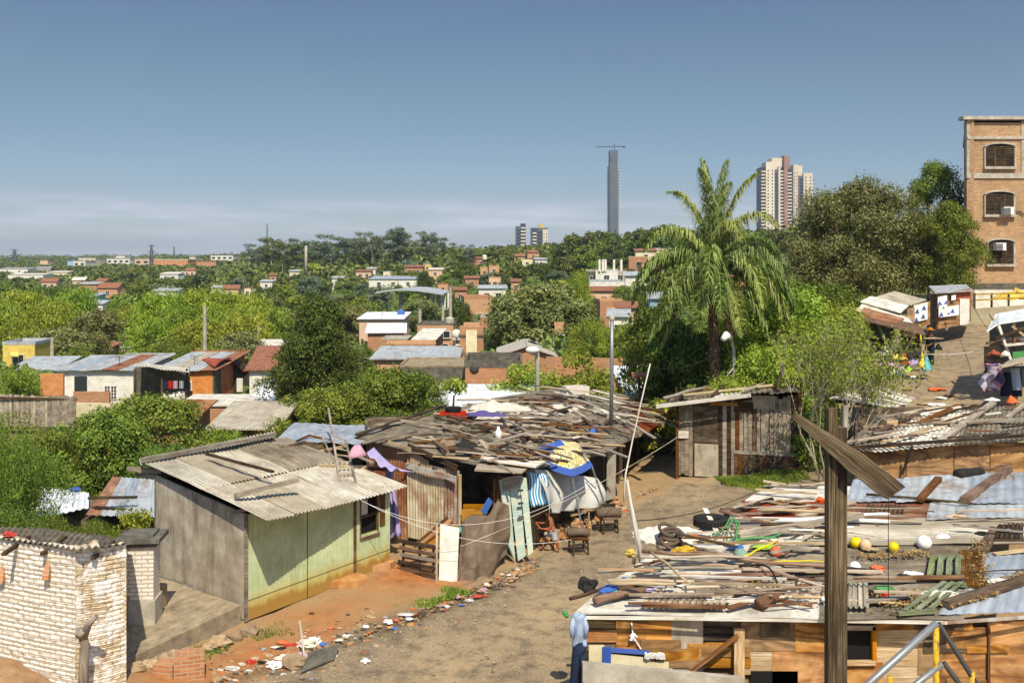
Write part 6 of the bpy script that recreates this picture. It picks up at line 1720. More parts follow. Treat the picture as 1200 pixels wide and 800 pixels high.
for px,py,r_,m_,lab,sc_ in goods:
 p=P(px,py,43.6 if py>400 else 44.5)
 p.z=max(p.z,G(p.x,p.y)+r_*sc_[2]*.6)
 one('bundle',lab+' in the goods pile of the junk stall','goods',heapcloth(p-Z*r_*sc_[2]*.6,r_*sc_[0]*.8,r_*sc_[1]*.8,r_*sc_[2]*1.7,px*.7,0,24),m_,'goods at the junk stall',True)
s3=thing('market_stall','dark stall full of hanging clothes with white sheet roof at the right edge','stall',tuple(PG(1180,39)))
pl_('roof_sheet',s3,'tin_white',((1170,379,38.5),(1225,371,38.5),(1225,357,42),(1170,367,42)));pl_('roof_sheet',s3,'tin_white',((1156,388,38),(1171,378,38.6),(1171,367,42),(1166,368,42)))
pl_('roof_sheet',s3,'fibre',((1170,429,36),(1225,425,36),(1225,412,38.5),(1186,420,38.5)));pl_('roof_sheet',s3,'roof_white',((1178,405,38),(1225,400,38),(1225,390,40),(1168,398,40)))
pl_('side_panel',s3,'ply_dark',((1153,427,39.5),(1175,428,38.6),(1175,404,38.6),(1153,406,39.5)));pl_('wall',s3,'glass',((1160,462,41),(1225,470,41),(1225,372,41),(1160,380,41)))
pl_('counter',s3,'green',((1187,421,38.2),(1225,418,38.2),(1225,410,38.2),(1187,412,38.2)))
for a,b,m_ in(((1170,381,38.4),(1184,421,38.2),'wood_white'),((1161,368,41),(1173,390,39),'wood_pale'),((1188,379,38.5),(1190,460,38),'wood_brown'),((1186,382,38.3),(1225,412,38),'wood_pale'),((1156,402,38.5),(1200,399,38.5),'wood_brown'),((1166,397,38.2),(1200,384,38.2),'wood_dark'),((1172,430,36.0),(1215,419,36),'wood_pale')):
 mb=MB();mb.bar(P(*a),P(*b),.09,.09);mk('beam',mb,m_,s3)
t=NT('mixed_clothes');vv_=t.n('TexVoronoi');vv_.inputs['Scale'].default_value=6;t.l(t.coord('UV'),vv_.inputs['Vector'])
s4=t.n('SeparateColor');t.l(vv_.outputs['Color'],s4 .inputs[0])
M['clothes']=t.fin(t.ramp(s4 .outputs['Green'],[(.1,'#2a2430'),(.35,'#8a6480'),(.5,'#c8c0c8'),(.65,'#4a3c58'),(.8,'#a87088'),(.95,'#3c4468')]),.95)
mb=MB();mb.grid(lambda u,v:P(1152+20*u+4*math.sin(v*5),426+32*v,37.6+.2*math.sin(u*9+v*5)),24,20,1.2,1.2,th=.15)
one('clothes_rack','patterned pink and grey clothes piled at the front of the right stall','clothes',mb,'clothes',smooth=True)
mb=MB();mb.grid(lambda u,v:P(1172+22*u,436+28*v,37.9+.15*math.sin(u*12)),20,10,.8,1,th=.12)
one('clothes_rack','dark blue clothes hanging deeper inside the right stall','clothes',mb,'denim',smooth=True)
mb=MB();mb.grid(lambda u,v:P(1184+9*u+3*v,431+26*v,36.9+.12*math.sin(u*8)),12,10,.4,1,th=.06)
one('hanging_shirt','white and pale blue shirts hanging at the right stall','shirt',mb,'cloth_shirt',smooth=True)
for px,py,r_,m_,lab,sc_ in((1163,467,.2,'pvc','white bag lying on the ground before the right stall',(1.8,.8,.4)),(1186,469,.26,'orange','orange bag before the right stall',(1.3,.8,.8)),(1178,415,.22,'cloth_white','pale bag on the right stall counter',(1,.8,.9)),(1165,413,.25,'tin_redrust','rust red pot in the right stall',(1,1,.9))):
 p=P(px,py,36.5);one('bundle',lab,'goods',heapcloth(p-Z*r_*.5,r_*sc_[0]*.8,r_*sc_[1]*.8,r_*sc_[2]*1.2,px*.3,0,24),m_,'goods at the right stall',True)
for k in range(14):
 px=random.uniform(1015,1120);d_=random.uniform(38,42);p=PG(px,d_)
 m_=['tin_rust','pvc','wood_pale','orange','wood_red','rock'][k%6]
 one('litter',['rusty scrap','white paper','pale board piece','orange scrap','reddish wood piece','stone'][k%6]+' on the dirt street above the brown shack roof','litter',MB().ball(p+Z*.05,random.uniform(.08,.25),10,6,sc=(1.6,1,.3),jit=.9),m_,'litter on the upper street',False)
mb=MB();wallseg(mb,(XD(1137,57),57),(XD(1215,54),54),P(0,362,57).z,P(0,356,54).z,3.5,3.5,.3);one('low_wall','low whitewashed wall running to the right edge below the brick building','wall',mb,'plaster_cream')
yr=thing('yellow_railing','yellow railing on the low white wall before the brick building','railing',(XD(1170,58),58,5))
for y0,y1 in((345,343),(352,348)):mb=MB();mb.bar(P(1138,y0,58),P(1215,y1,56),.08,.08);mk('rail',mb,'yellow_paint',yr)
for x in(1142,1162,1182,1202):mb=MB();mb.bar(P(x,343,57.6),P(x,366,57.6),.09,.09);mk('post',mb,'iron',yr)
one('yellow_sacks','heap of yellow packed sacks before the brick building base','sacks',heapcloth(P(1190,351,58.6),1.3,.7,.5,3,0,30),'plaster_yellow')
# BRICK BUILDING
bb_=thing('brick_building','tall old brick building with arched shuttered windows at the right edge','building',(XD(1165,64),64,5))
bd=62.0
def bpx(x,y,d=bd):return P(x,y,d)
def bwall(x0,y0,x1,y1,mat,off,name,par=None,th=.25):
 mb=MB();mb.slab(P(x0,y1,bd-off),P(x1,y1,bd-off),P(x1,y0,bd-off),P(x0,y0,bd-off),th);return mk(name,mb,mat,par or bb_)
bwall(1133,142,1290,344,'brick_tower',0,'wall',None,.4)
mb=MB();wallseg(mb,(XD(1129.5,bd+14),bd+14),(XD(1133,bd),bd),P(0,140,bd).z,P(0,140,bd).z,4,4,.4);mk('wall',mb,'brick_tower',bb_)['label']='shaded side wall'
bwall(1129,136,1295,140,'concrete_light',.28,'cornice',None,.7);bwall(1134,160,1290,163,'concrete_light',.12,'band');bwall(1133,203,1290,209,'concrete_light',.1,'band');bwall(1132,332,1290,338,'concrete_dark',.15,'band');bwall(1132,337,1290,375,'plaster_white',.08,'plinth')
bwall(1133,142,1139,203,'concrete_light',.06,'pilaster');bwall(1197,142,1202,210,'concrete_light',.06,'pilaster')
mb=MB();mb.slab(P(1131,140,bd),P(1290,140,bd),P(1290,140,bd)+V(0,15,0),P(1131,140,bd)+V(6.2,14,0),.2);mk('roof',mb,'concrete_dark',bb_)
for(x0,y0,x1,y1)in((1155,169,1189,196),(1155,225,1188,252),(1158,281,1188,310),(1215,169,1249,196),(1215,225,1249,252)):
 w_=bwall(x0,y0+3,x1,y1,'black',.02,'window',None,.06)
 k=bd-.05;cx=(x0+x1)/2;hw=(x1-x0)/2
 mb=MB();pts=[P(cx+hw*math.cos(a),y0+3.2-3.2*math.sin(a),k)for a in np.linspace(0,math.pi,9)]
 mb.add(pts,[tuple(range(9))]);mk('arch',mb,'black',w_)
 mb=MB()
 ptsr=[P(cx+(hw+1)*math.cos(a),y0+3-4.2*math.sin(a),bd-.08)for a in np.linspace(0,math.pi,9)]
 for i in range(8):mb.bar(ptsr[i],ptsr[i+1],.2,.1)
 for x in(x0-.5,x1+.5):mb.bar(P(x,y0+3,bd-.08),P(x,y1,bd-.08),.12,.1)
 mb.bar(P(x0-2,y1+.8,bd-.12),P(x1+2,y1+.8,bd-.12),.25,.16);mk('frame',mb,'concrete_light',w_)
 for c0_,c1_ in((x0+.8,x0+hw*.62),(x0+hw*.68,cx-.4),(cx+.4,x1-hw*.68),(x1-hw*.62,x1-.8)):
  mb=MB();n_=11
  for i in range(n_):
   y=y0+2.5+(y1-y0-3)*i/n_+.6
   mb.bar(P(c0_,y,bd-.12),P(c1_,y,bd-.12),.05,.075)
  for x in(c0_,c1_):mb.bar(P(x,y0+2,bd-.13),P(x,y1,bd-.13),.06,.06)
  mk('shutter',mb,'wood_dark',w_)
for(x,y,lab)in((1180,247,'white air conditioner in the second highest window'),(1171,289,'white air conditioner in the lowest shuttered window')):
 mb=MB();mb.box(P(x,y,bd-.3),(.62,.5,.45));ac_=mk('air_conditioner',mb,'pvc',bb_);ac_['label']=lab
 mb=MB()
 for k in range(5):mb.box(P(x,y,bd-.57)+Z*(.16-.08*k),(.5,.03,.03))
 mk('grille',mb,'iron',ac_)
mb=MB();mb.tube([P(1188,247,bd-.1),P(1196,248,bd-.1),P(1200,252,bd-.1)],.04,6);mk('cable',mb,'iron',bb_)
# TREES AND PALM IN THE MIDDLE RIGHT
palm(XD(836,38.5),38.5,G(XD(836,38.5),38.5),P(0,322,38.5).z-G(XD(836,38.5),38.5),'tall feathery palm tree with drooping fronds and dead skirt above the plank shed')
def tp(key,name,px,d,H,lab,rz=0,cat='tree',sxy=1.0,zoff=0,group=None):
 p=PG(px,d);return plant_tree(key,name,p.x,p.y,p.z-.1+zoff,H,rz,lab,cat,group,sxy)
tp('olive','broadleaf_tree',1003,63,P(0,205,63).z-PG(1003,63).z,'huge spreading grey green tree in front of the dark tree left of the brick building',0,sxy=.9)
tp('dark_big','broadleaf_tree',1098,68,P(0,184,68).z-PG(1098,68).z,'tall green tree rising beside the brick building',1,sxy=.72)
tp('dark_big','broadleaf_tree',1116,59.5,P(0,232,59.5).z-PG(1116,59.5).z,'lower green tree touching the brick building wall',2.2,sxy=.85)
tp('shady','broadleaf_tree',770,43,P(0,352,43).z-PG(770,43).z,'dark green tree left of the palm trunk',.3,sxy=.62)
tp('shady','broadleaf_tree',802,42,P(0,372,42).z-PG(802,42).z,'low dark tree just behind the palm trunk left side',1.3,sxy=.75)
tp('citrus','broadleaf_tree',880,41.5,P(0,342,41.5).z-PG(880,41.5).z,'bright green tree right of the palm trunk',1.0,sxy=.8)
tp('citrus','broadleaf_tree',925,40.5,P(0,330,40.5).z-PG(925,40.5).z,'bright green tree between the palm and the bare shrub',2.0,sxy=.95)
tp('citrus','broadleaf_tree',968,42,P(0,345,42).z-PG(968,42).z,'bright green tree below the huge grey green tree',3.0,sxy=.9)
tp('mango','broadleaf_tree',905,47,P(0,322,47).z-PG(905,47).z,'mid green tree behind the bright trees right of the palm',1.5)
tp('mango','broadleaf_tree',985,50,P(0,330,50).z-PG(985,50).z,'mid green tree under the left side of the huge tree',4.5)
tp('citrus','bush',858,36.2,3.3,'dense green bush hiding the lower palm trunk',2.5,'bush',.8);tp('citrus','bush',822,36.8,2.9,'dense green bush behind the left half of the plank shed',5.5,'bush',.8);tp('citrus','leafy_tree',905,36.5,4.1,'full leafy tree behind the right corner of the plank shed',1.5,sxy=.85);tp('citrus','leafy_tree',945,37.5,4.6,'full leafy tree directly behind the bare shrub',3.5,sxy=.85)
tp('bushlet','bush',845,37.5,2.6,'green bush at the palm foot above the plank shed',0,'bush',1.2);tp('bushlet','bush',782,39,2.4,'green bush left of the palm foot',2,'bush',1.2);tp('bushlet','bush',900,37.8,2.9,'green bush right of the palm foot',4,'bush',1.3)
tp('bushlet','bush',950,33.3,2.2,'leafy green bush at the right corner of the plank shed',1,'bush',.8);tp('bushlet','bush',972,33.8,1.8,'small leafy bush under the bare shrub',3,'bush',.9)
p=PG(965,31.5);bare_shrub(p.x,p.y,p.z,P(0,352,31.5).z-p.z,4,'pale twiggy half bare shrub with many thin branches behind the wooden post',1.0,5200,'lf_bright')
p=PG(1000,34.5);bare_shrub(p.x,p.y,p.z,3.4,9,'smaller pale twiggy shrub beside the plank awning',.8,2600,'lf_willow')
lp=thing('street_lamp','street lamp with a curved arm and long white hood beside the palm','street lamp',tuple(PG(858,37)))
mb=MB();mb.tube([PG(860,37),P(860,440,37),P(860,410,37),P(857,397,36.9),P(852,393,36.7)],.06,8);mk('pole',mb,'concrete_light',lp,True)
mb=MB();mb.tube([P(857,396,36.8),P(851,393,36.6),P(847,398,36.5)],[.09,.16,.1],10);mk('lamp_head',mb,'pvc',lp,True)
lp=thing('street_lamp','street lamp with white hood poking above the huge grey green tree','street lamp',tuple(PG(1082,70)))
mb=MB();mb.tube([PG(1088,70),P(1088,230,70),P(1083,219,70)],.09,8);mk('pole',mb,'concrete_light',lp,True)
mb=MB();mb.tube([P(1086,221,70),P(1081,219,70),P(1076,221,70)],[.1,.25,.15],10);mk('lamp_head',mb,'pvc',lp,True)
one('bird','small white bird flying before the bright green trees','bird',MB().ball(P(898,377,36),.1,10,8,sc=(1.8,.8,.7)).slab(P(891,372,36.2),P(896,376,36),P(899,377,36),P(895,371,36.2),.02).slab(P(899,375,35.8),P(903,378,35.5),P(902,381,35.5),P(897,378,35.9),.02),'pvc')if False else None
grass_patch('grass',GRASSP,26000,.16,seed=4)
grass_patch('weeds',[gp(205,772),gp(262,760),gp(285,742),gp(240,782)],900,.1,seed=5);grass_patch('weeds',[gp(460,712),gp(520,700),gp(560,690),gp(520,706)],1500,.12,seed=6)
grass_patch('weeds',[gp(286,745),gp(330,728),gp(345,742),gp(300,752)],500,.12,seed=8)
# litter in the gutter
rl_=random.Random(44)
LIT=[('pvc','white plastic bag',(1.4,1,.5)),('cloth_white','dirty white bag',(1.6,1,.4)),('red','red wrapper',(1.5,.8,.4)),('blue_sheet','blue plastic scrap',(1.6,.8,.35)),('cloth_pink','pink bag',(1.2,1,.6)),('orange','orange peel like scrap',(1.2,1,.5)),('wood_pale','cardboard piece',(1.6,1.1,.2)),('tarp','grey plastic film',(1.8,1,.3)),('rubber','dark rag',(1.4,1,.4))]
SPOTS=[(272,785,.16,7),(283,779,.1,1),(322,781,.26,0),(340,776,.2,2),(352,768,.2,4),(360,757,.28,1),(368,752,.22,0),(347,758,.13,2),(378,756,.13,3),(383,762,.1,0),(330,762,.15,8),(338,757,.12,2),(388,770,.12,5),(397,752,.13,1),(404,746,.1,0),(455,731,.16,0),(475,722,.2,7),(480,727,.12,0),(498,707,.1,4),(560,700,.18,2),(567,692,.16,4),(550,705,.12,1),(537,701,.13,4),(524,712,.1,0),(541,710,.09,3),(463,738,.1,3),(428,735,.1,0),(538,728,.05,5),(316,770,.12,6),(300,774,.14,6),(292,788,.09,0),(365,777,.1,2),(373,768,.1,5),(596,676,.08,0),(607,668,.07,0),(571,687,.1,1),(520,716,.07,2)]
for i_ in range(16):SPOTS.append((rl_.gauss(335,38),rl_.gauss(770,10),rl_.uniform(.06,.2),rl_.choice((0,1,2,3,4,5,6,7,8,1,7))))
for px,py,s_,k in SPOTS:
 x,y=gp(px,py);m_,nm,sc_=LIT[k]
 one('litter',nm+' lying in the rubbish '+('heap at the lower left gutter' if px<420 else 'along the gutter by the green shack' if px<500 else 'before the brown blanket'),'litter',(heapcloth(V(x,y,G(x,y)-.01),s_*sc_[0]*.5,s_*sc_[1]*.5,s_*sc_[2]*.55,px*.37,0,20)if rl_.random()<.35 else MB().ball((x,y,G(x,y)+s_*.12),s_*.42,12,8,sc=(sc_[0],sc_[1],.55),jit=1.1)),m_,'litter in the gutter',False)
def at(px,py,up=0):
 x,y=gp(px,py);return V(x,y,G(x,y)+up)
mb=MB();mb.slab(at(352,791,.05),at(392,775,.05),at(398,765,.2),at(362,778,.22),.05);one('slab_piece','thin dark board lying tilted on the rubbish heap','board',mb,'concrete_dark')
one('broken_stone','triangular brown stone before the rubbish heap','stone',MB().ball(at(345,783,.1),.2,8,6,sc=(1.3,.9,.8),jit=.6),'rock')
one('stake','thin stick standing upright in the rubbish heap','stake',MB().tube([at(357,772),at(357,772)+V(-.1,0,.75)],.022,6),'wood_white')
mb=MB();LB=[]
for k in range(1500):
 f=rl_.random();seg=rl_.choice([((240,792),(400,756),18),((250,792),(400,752),13),((400,752),(490,716),14),((490,716),(600,672),9),((600,672),(625,655),4),((700,612),(770,582),3),((690,600),(640,612),6)])
 px=seg[0][0]*(1-f)+seg[1][0]*f+rl_.gauss(0,4);py=seg[0][1]*(1-f)+seg[1][1]*f+rl_.gauss(0,seg[2]*.8)
 x=XD(px,1);d_=(CAMZ-.08)/((py-HY)/F);x*=d_;s_=rl_.choice((.012,.02,.03,.045))*rl_.uniform(.7,1.3)
 mb.ball((x,d_,G(x,d_)-s_*.05),s_,6,4,jit=.8,sc=(1.4,1,.6),mi=rl_.choice((0,0,1,1,0,3,4,4,0,0,1,3,0,1,0,3,2,0,0,6,5)))
tag(mk('debris',mb,['rock','stone_orange','cloth_white','concrete_dark','wood_brown','tin_blue','orange'],None),kind='stuff')
mb=MB()
for k in range(700):
 px=rl_.uniform(250,1000);py=rl_.uniform(585,798);d_=CAMZ/((py-HY)/F);x=XD(px,d_)
 if dist_poly(np.array([x]),np.array([d_]),ROADP)[0]>-.2:continue
 s_=rl_.uniform(.012,.03);mb.ball((x,d_,G(x,d_)+s_*.3),s_,5,4,jit=.6,mi=rl_.choice((0,1)))
tag(mk('gravel',mb,['rock','concrete_light'],None),kind='stuff')
# the air: a closed box of thin even haze round everything
hz_=MB();hz_.box((0,4900,82.5),(30000,11000,195))
o=mk('haze',hz_,'pvc');tag(o,kind='stuff');o.data.materials.clear()
hm=bpy.data.materials.new('haze');hm.use_nodes=True;hm.node_tree.nodes.clear()
ho=hm.node_tree.nodes.new('ShaderNodeOutputMaterial');hv=hm.node_tree.nodes.new('ShaderNodeVolumePrincipled')
hv.inputs['Color'].default_value=(.78,.86,1,1);hv.inputs['Density'].default_value=.00016;hv.inputs['Anisotropy'].default_value=.2
hm.node_tree.links.new(hv.outputs[0],ho.inputs['Volume']);o.data.materials.append(hm)
# THE TOWN BEHIND
HOUSES=[]
def house(name,label,px,ytop,d,wpx,depth,h,wall,roof,kind='mono',rz=0.0,wins=(),cat='house',group=None,ov=.3,rise=None,doors=(),parapet=.25,corrd=False,keep=True,trim=None):
 """small building; wpx = width in photo pixels, ytop = row of the front eave; local x right, y away"""
 w=wpx/F*d;x=XD(px,d);ze=P(0,ytop,d).z;zg=min(G(x,d),G(x,d+depth))-.3
 z0=ze-h if h else zg
 z0=min(z0,max(zg,ze-9))if z0>zg+.5 else z0
 H=ze-z0
 t_=thing(name,label,cat,(x,d,z0),rz,group)
 rise=rise if rise is not None else(.12*depth if kind=='mono' else .22*w)
 hb=H+(rise if kind=='mono' else 0)
 mb=MB()
 def wl(a,b,za,zb,extra=None):
  L=math.hypot(b[0]-a[0],b[1]-a[1])
  mb.add([V(a[0],a[1],0),V(b[0],b[1],0),V(b[0],b[1],zb),V(a[0],a[1],za)],[(0,1,2,3)],[[(0,0),(L,0),(L,zb),(0,za)]])
 wl((-w/2,0),(w/2,0),H,H);wl((w/2,0),(w/2,depth),H,hb);wl((w/2,depth),(-w/2,depth),hb,hb);wl((-w/2,depth),(-w/2,0),hb,H)
 if kind=='gable':
  for s_ in(-1,1):mb.add([V(s_*w/2,0,H),V(s_*w/2,depth,H),V(s_*w/2,depth/2,H+rise)],[(0,1,2)],[[(0,H),(depth,H),(depth/2,H+rise)]])
 if kind=='gablef':
  for y in(0,depth):mb.add([V(-w/2,y,H),V(w/2,y,H),V(0,y,H+rise)],[(0,1,2)],[[(0,H),(w,H),(w/2,H+rise)]])
 mk('wall',mb,wall,t_,local=True)
 o_=ov;mb=MB()
 if kind=='mono':
  sl=rise/depth
  if corrd and isinstance(roof,list):
   A0,B0,B1,A1=V(-w/2-o_,-o_,H-sl*o_+.05),V(w/2+o_,-o_,H-sl*o_+.05),V(w/2+o_,depth+o_,hb+sl*o_+.05),V(-w/2-o_,depth+o_,hb+sl*o_+.05)
   for i,m_ in enumerate(roof[:-1]):
    f0,f1=i/(len(roof)-1),(i+1.03)/(len(roof)-1);m2=MB();m2 .corr(A0 .lerp(B0,f0),A0 .lerp(B0,f1),A1 .lerp(B1,f1),A1 .lerp(B1,f0),.2,.02,.02,3,wob=.08);mk('roof_sheet',m2,m_,t_,local=True)
   mb.bar(A1+Z*.05,B1+Z*.05,.12,.08);roof=roof[-1]
  elif corrd:mb.corr(V(-w/2-o_,-o_,H-sl*o_+.05),V(w/2+o_,-o_,H-sl*o_+.05),V(w/2+o_,depth+o_,hb+sl*o_+.05),V(-w/2-o_,depth+o_,hb+sl*o_+.05),.2,.03,.02,3,wob=.08)
  else:mb.slab(V(-w/2-o_,-o_,H-sl*o_+.08),V(w/2+o_,-o_,H-sl*o_+.08),V(w/2+o_,depth+o_,hb+sl*o_+.08),V(-w/2-o_,depth+o_,hb+sl*o_+.08),.07)
 elif kind=='gable':
  mb.slab(V(-w/2-o_,-o_,H-.1),V(w/2+o_,-o_,H-.1),V(w/2+o_,depth/2,H+rise+.06),V(-w/2-o_,depth/2,H+rise+.06),.06)
  mb.slab(V(w/2+o_,depth+o_,H-.1),V(-w/2-o_,depth+o_,H-.1),V(-w/2-o_,depth/2+.004,H+rise+.055),V(w/2+o_,depth/2+.004,H+rise+.055),.06)
 elif kind=='gablef':
  mb.slab(V(0,-o_,H+rise+.06),V(0,depth+o_,H+rise+.06),V(-w/2-o_,depth+o_,H-.1),V(-w/2-o_,-o_,H-.1),-.06)
  mb.slab(V(0.004,-o_,H+rise+.06),V(w/2+o_,-o_,H-.1),V(w/2+o_,depth+o_,H-.1),V(0.004,depth+o_,H+rise+.06),-.06)
 elif kind=='hip':
  r1,r2=V(-w/4,depth/2,H+rise),V(w/4,depth/2,H+rise);c=[V(-w/2-o_,-o_,H),V(w/2+o_,-o_,H),V(w/2+o_,depth+o_,H),V(-w/2-o_,depth+o_,H)]
  mb.add([c[0],c[1],r2,r1,c[2],c[3]],[(0,1,2,3),(1,4,2),(4,5,3,2),(5,0,3),(0,5,4,1)],[[(0,0),(w,0),(w*.75,depth/2),(w/4,depth/2)],[(0,0),(depth,0),(depth/2,2)],[(0,0),(w,0),(w*.75,depth/2),(w/4,depth/2)],[(0,0),(depth,0),(depth/2,2)],[(0,0),(1,0),(1,1),(0,1)]])
 else:
  mb.box((0,depth/2,H-.06),(w-.04,depth-.04,.1))
  if parapet:
   for c_,s_ in(((0,.06,H+parapet/2),(w+.1,.14,parapet)),((0,depth-.06,H+parapet/2),(w+.1,.14,parapet)),((-w/2+.02,depth/2,H+parapet/2),(.14,depth-.3,parapet)),((w/2-.02,depth/2,H+parapet/2),(.14,depth-.3,parapet))):mb.box(c_,s_)
 mk('roof',mb,roof,t_,local=True)
 for(fx,fz,ww,wh)in wins:
  c=V((fx-.5)*w,0,H-fz);mb=MB()
  for sx in(-1,1):mb.box(c+V(sx*(ww/2+.03),-.05,0),(.07,.12,wh+.12))
  mb.box(c+V(0,-.05,wh/2+.03),(ww,.12,.06));mb.box(c+V(0,-.08,-wh/2-.04),(ww+.2,.2,.07))
  if ww>.7:mb.box(c+V(0,-.045,0),(.05,.07,wh))
  wo_=mk('window',mb,trim or 'wood_white',t_,local=True)
  mb=MB();mb.box(c+V(0,-.012,0),(ww,.03,wh));mk('pane',mb,'glass',wo_,local=True)
 for(fx,ww,wh,dz)in doors:
  c=V((fx-.5)*w,-.02,dz+wh/2);mb=MB();mb.box(c,(ww,.06,wh));mk('door',mb,'glass',t_,local=True)
 if keep:HOUSES.append((px,wpx,d,ytop,ytop+min(H,3)*F/d))
 return t_
W1=((.3,1.3,.9,.9),(.72,1.3,.9,.9))
W2=((.5,1.2,.8,.8),)
# houses just below on the left
hs3=house('white_house','long white rendered house with rust patched sheet roof and small grid window',130,434,62,54,6.5,0,'plaster_white',['tin_grey','tin_rust','tin_grey','tin_grey'],'mono',.0,(),rise=.3,corrd=True)
w=54/F*62;H_=P(0,434,62).z-hs3 .location.z
gw=mk('window',MB().box((.0,-.03,H_-1.35),(.72,.06,.95)),'white',hs3,local=True)
mb=MB()
for i in range(4):
 for j in range(4):mb.box(((-.26+i*.17)+(.03 if i>1 else-.03),-.065,H_-1.05-j*.2),(.11,.03,.14))
mk('pane',mb,'black',gw,local=True)
hs3b=house('veranda_house','low rendered veranda wing with bluish sheet roof left of the long white house',86,434,63.5,40,5.5,0,'plaster_white',['tin_grey','tin_blue','tin_grey','tin_grey'],'mono',.0,(),rise=.28,doors=((.72,.8,2.0,1.1),),corrd=True)
house('orange_house','orange painted house with patched sheet roof and a tiny white framed window',216,434,62,66,7.5,0,'plaster_orange',['tin_grey','fibre','tin_grey','tin_rust','tin_rust'],'mono',.0,((.56,.95,.45,.5),),rise=.4,corrd=True,trim='white')
mb=MB();A_=(XD(251,62),62.02);B_=(XD(268,66),66);C__=(XD(293,69),69)
wallseg(mb,A_,B_,P(0,434,62).z,P(0,420,65).z,-2,-2,.2);wallseg(mb,B_,C__,P(0,420,65).z,P(0,428,69).z,-2,-2,.2)
one('grey_gable_wall','dark grey curved gable wall on the right side of the orange house','wall',mb,'concrete_dark')
mb=MB();mb.grid(lambda u,v:P(251+42*u,433-15*math.sin(math.pi*min(1,u*1.1+.12))+2,62+7*u).lerp(P(236+48*u,427-8*math.sin(math.pi*min(1,u+.3)),66+5*u),v),20,4,8,2,th=.08)
one('curved_roof','curved rust edged sheet roof over the grey gable wall','roof',mb,'tin_redrust')
one('hung_cloth','small white panel hung on the dark grey gable wall','panel',MB().box(P(281,451,66.2),(.4,.06,.9)),'white')
one('red_drum','round red drum beside the grey gable wall','drum',MB().tube([PG(283,65)+Z*0,PG(283,65)+Z*1.0],.5,14),'red')
house('tiled_house','whitewashed house with red clay tile roof beside the dense dark tree',318,433,64,50,6,0,'plaster_white','tile','mono',.12,(),rise=.9)
aw=thing('porch_roof','sagging porch roof with washing hanging under it between the white and orange houses','porch',(XD(188,58),58,-1.4))
mb=MB();mb.corr(P(156,427,58),P(222,436,57),P(222,430,60),P(168,425,61),.2,.03,.03,3,wob=.12);mk('roof',mb,'roof_white',aw)
for x in(158,190,219):mb=MB();mb.bar(P(x,432,58),V(XD(x,58),58,-1.8),.12,.12);mk('post',mb,'wood_dark',aw)
mb=MB();mb.slab(P(158,470,60.5),P(222,470,60.5),P(222,430,60.5),P(158,430,60.5),.1);mk('back_wall',mb,'concrete_dark',aw)
mb=MB();mb.slab(P(190,466,57.5),P(216,462,57.5),P(216,458,58.2),P(190,462,58.2),.25);mk('parapet',mb,'plaster_white',aw)
for i,(x,m_,lab)in enumerate(((197,'red','red garment'),(203,'cloth_pink','maroon garment'),(210,'tin_blue','grey blue garment'),(192,'denim','dark garment'))):
 mb=MB();mb.grid(lambda u,v:P(x+5*u,446+9*v,57.6+.06*math.sin(u*9)),6,4,.3,.5,th=.03);one('garment',lab+' on the washing line under the porch roof','clothes',mb,m_,'washing under the porch')
mb=MB();mb.grid(lambda u,v:P(227+22*u,465-4*math.sin(u*3)+7*v+(1-u)*6,59.5-v),12,6,1,.6,th=.06);one('red_cloths','red and yellow cloths spread over a ledge before the orange house','cloth',mb,'red',smooth=True)
mb=MB();mb.grid(lambda u,v:P(221+9*u,471+4*v,59),6,4,1,.6,th=.06);one('yellow_cloth','small yellow cloth at the left end of the red cloths','cloth',mb,'yellow',smooth=True)
fn_=thing('board_fence','weathered grey vertical board fence at the left edge','fence',(XD(44,52),52,-1))
r_=random.Random(2)
for k in range(44):
 x=-34+k*2.8;mb=MB();dz=r_.uniform(-1.2,1.2);dd=52-x*.012
 mb.slab(P(x,500,dd),P(x+2.7,500,dd),P(x+2.7+r_.uniform(-.3,.3),462+dz+x*.03,dd),P(x,462+dz+x*.03,dd),.04);mk('board',mb,r_.choice(['wood_grey','wood_grey','ply_grey']),fn_)
mb=MB();mb.bar(P(-34,465,52.2),P(90,468,51),.06,.1);mk('rail',mb,'wood_dark',fn_)
mb=MB();wallseg(mb,(XD(88,53),53),(XD(130,52),52),P(0,472,53).z,P(0,473,52).z,-2,-2,.2);one('plaster_wall','stained cream garden wall right of the grey board fence','wall',mb,'plaster_cream')
mb=MB();wallseg(mb,(XD(86,58),58),(XD(128,58),58),P(0,459,58).z,P(0,459,58).z,-2,-2,.2);one('brick_wall','low brick wall before the veranda of the white house','wall',mb,'brick')
mb=MB();wallseg(mb,(XD(47,60),60),(XD(74,60),60),P(0,438,60).z,P(0,438,60).z,-2,-2,.2);one('orange_wall','short orange wall at the left end of the veranda wing','wall',mb,'plaster_orange')
bh=house('brick_shed','low brick house with an air conditioner and broken white roof edge',252,476,50,92,3.2,0,'brick','roof_white','mono',.0,(),rise=.1,ov=.1)
mb=MB();mb.box(P(208,489,49.7),(.75,.5,.55));o=one('air_conditioner','white air conditioner sticking out of the low brick house','air conditioner',mb,'pvc')
mb=MB()
for k in range(5):mb.box(P(208,489,49.42)+Z*(.2-.1*k),(.6,.03,.035))
mk('grille',mb,'iron',o)
house('tin_roof_shed','shed with small bright white sheet roof right of the low brick house',300,486,50,26,5,0,'concrete_light','tin_white','mono',.0,(),rise=1.0,cat='shed')
house('tin_roof_shed','low shed with dusty sheet roof behind the bright bush and green shack',285,502,44,70,4,0,'ply_brown','fibre','mono',.0,(),rise=.5,cat='shed')
house('tin_roof_shed','low roof with rust stains just right of the green tree clump on the left',192,500,44,44,4,0,'brick','tin_rust','mono',.0,(),rise=.5,cat='shed')
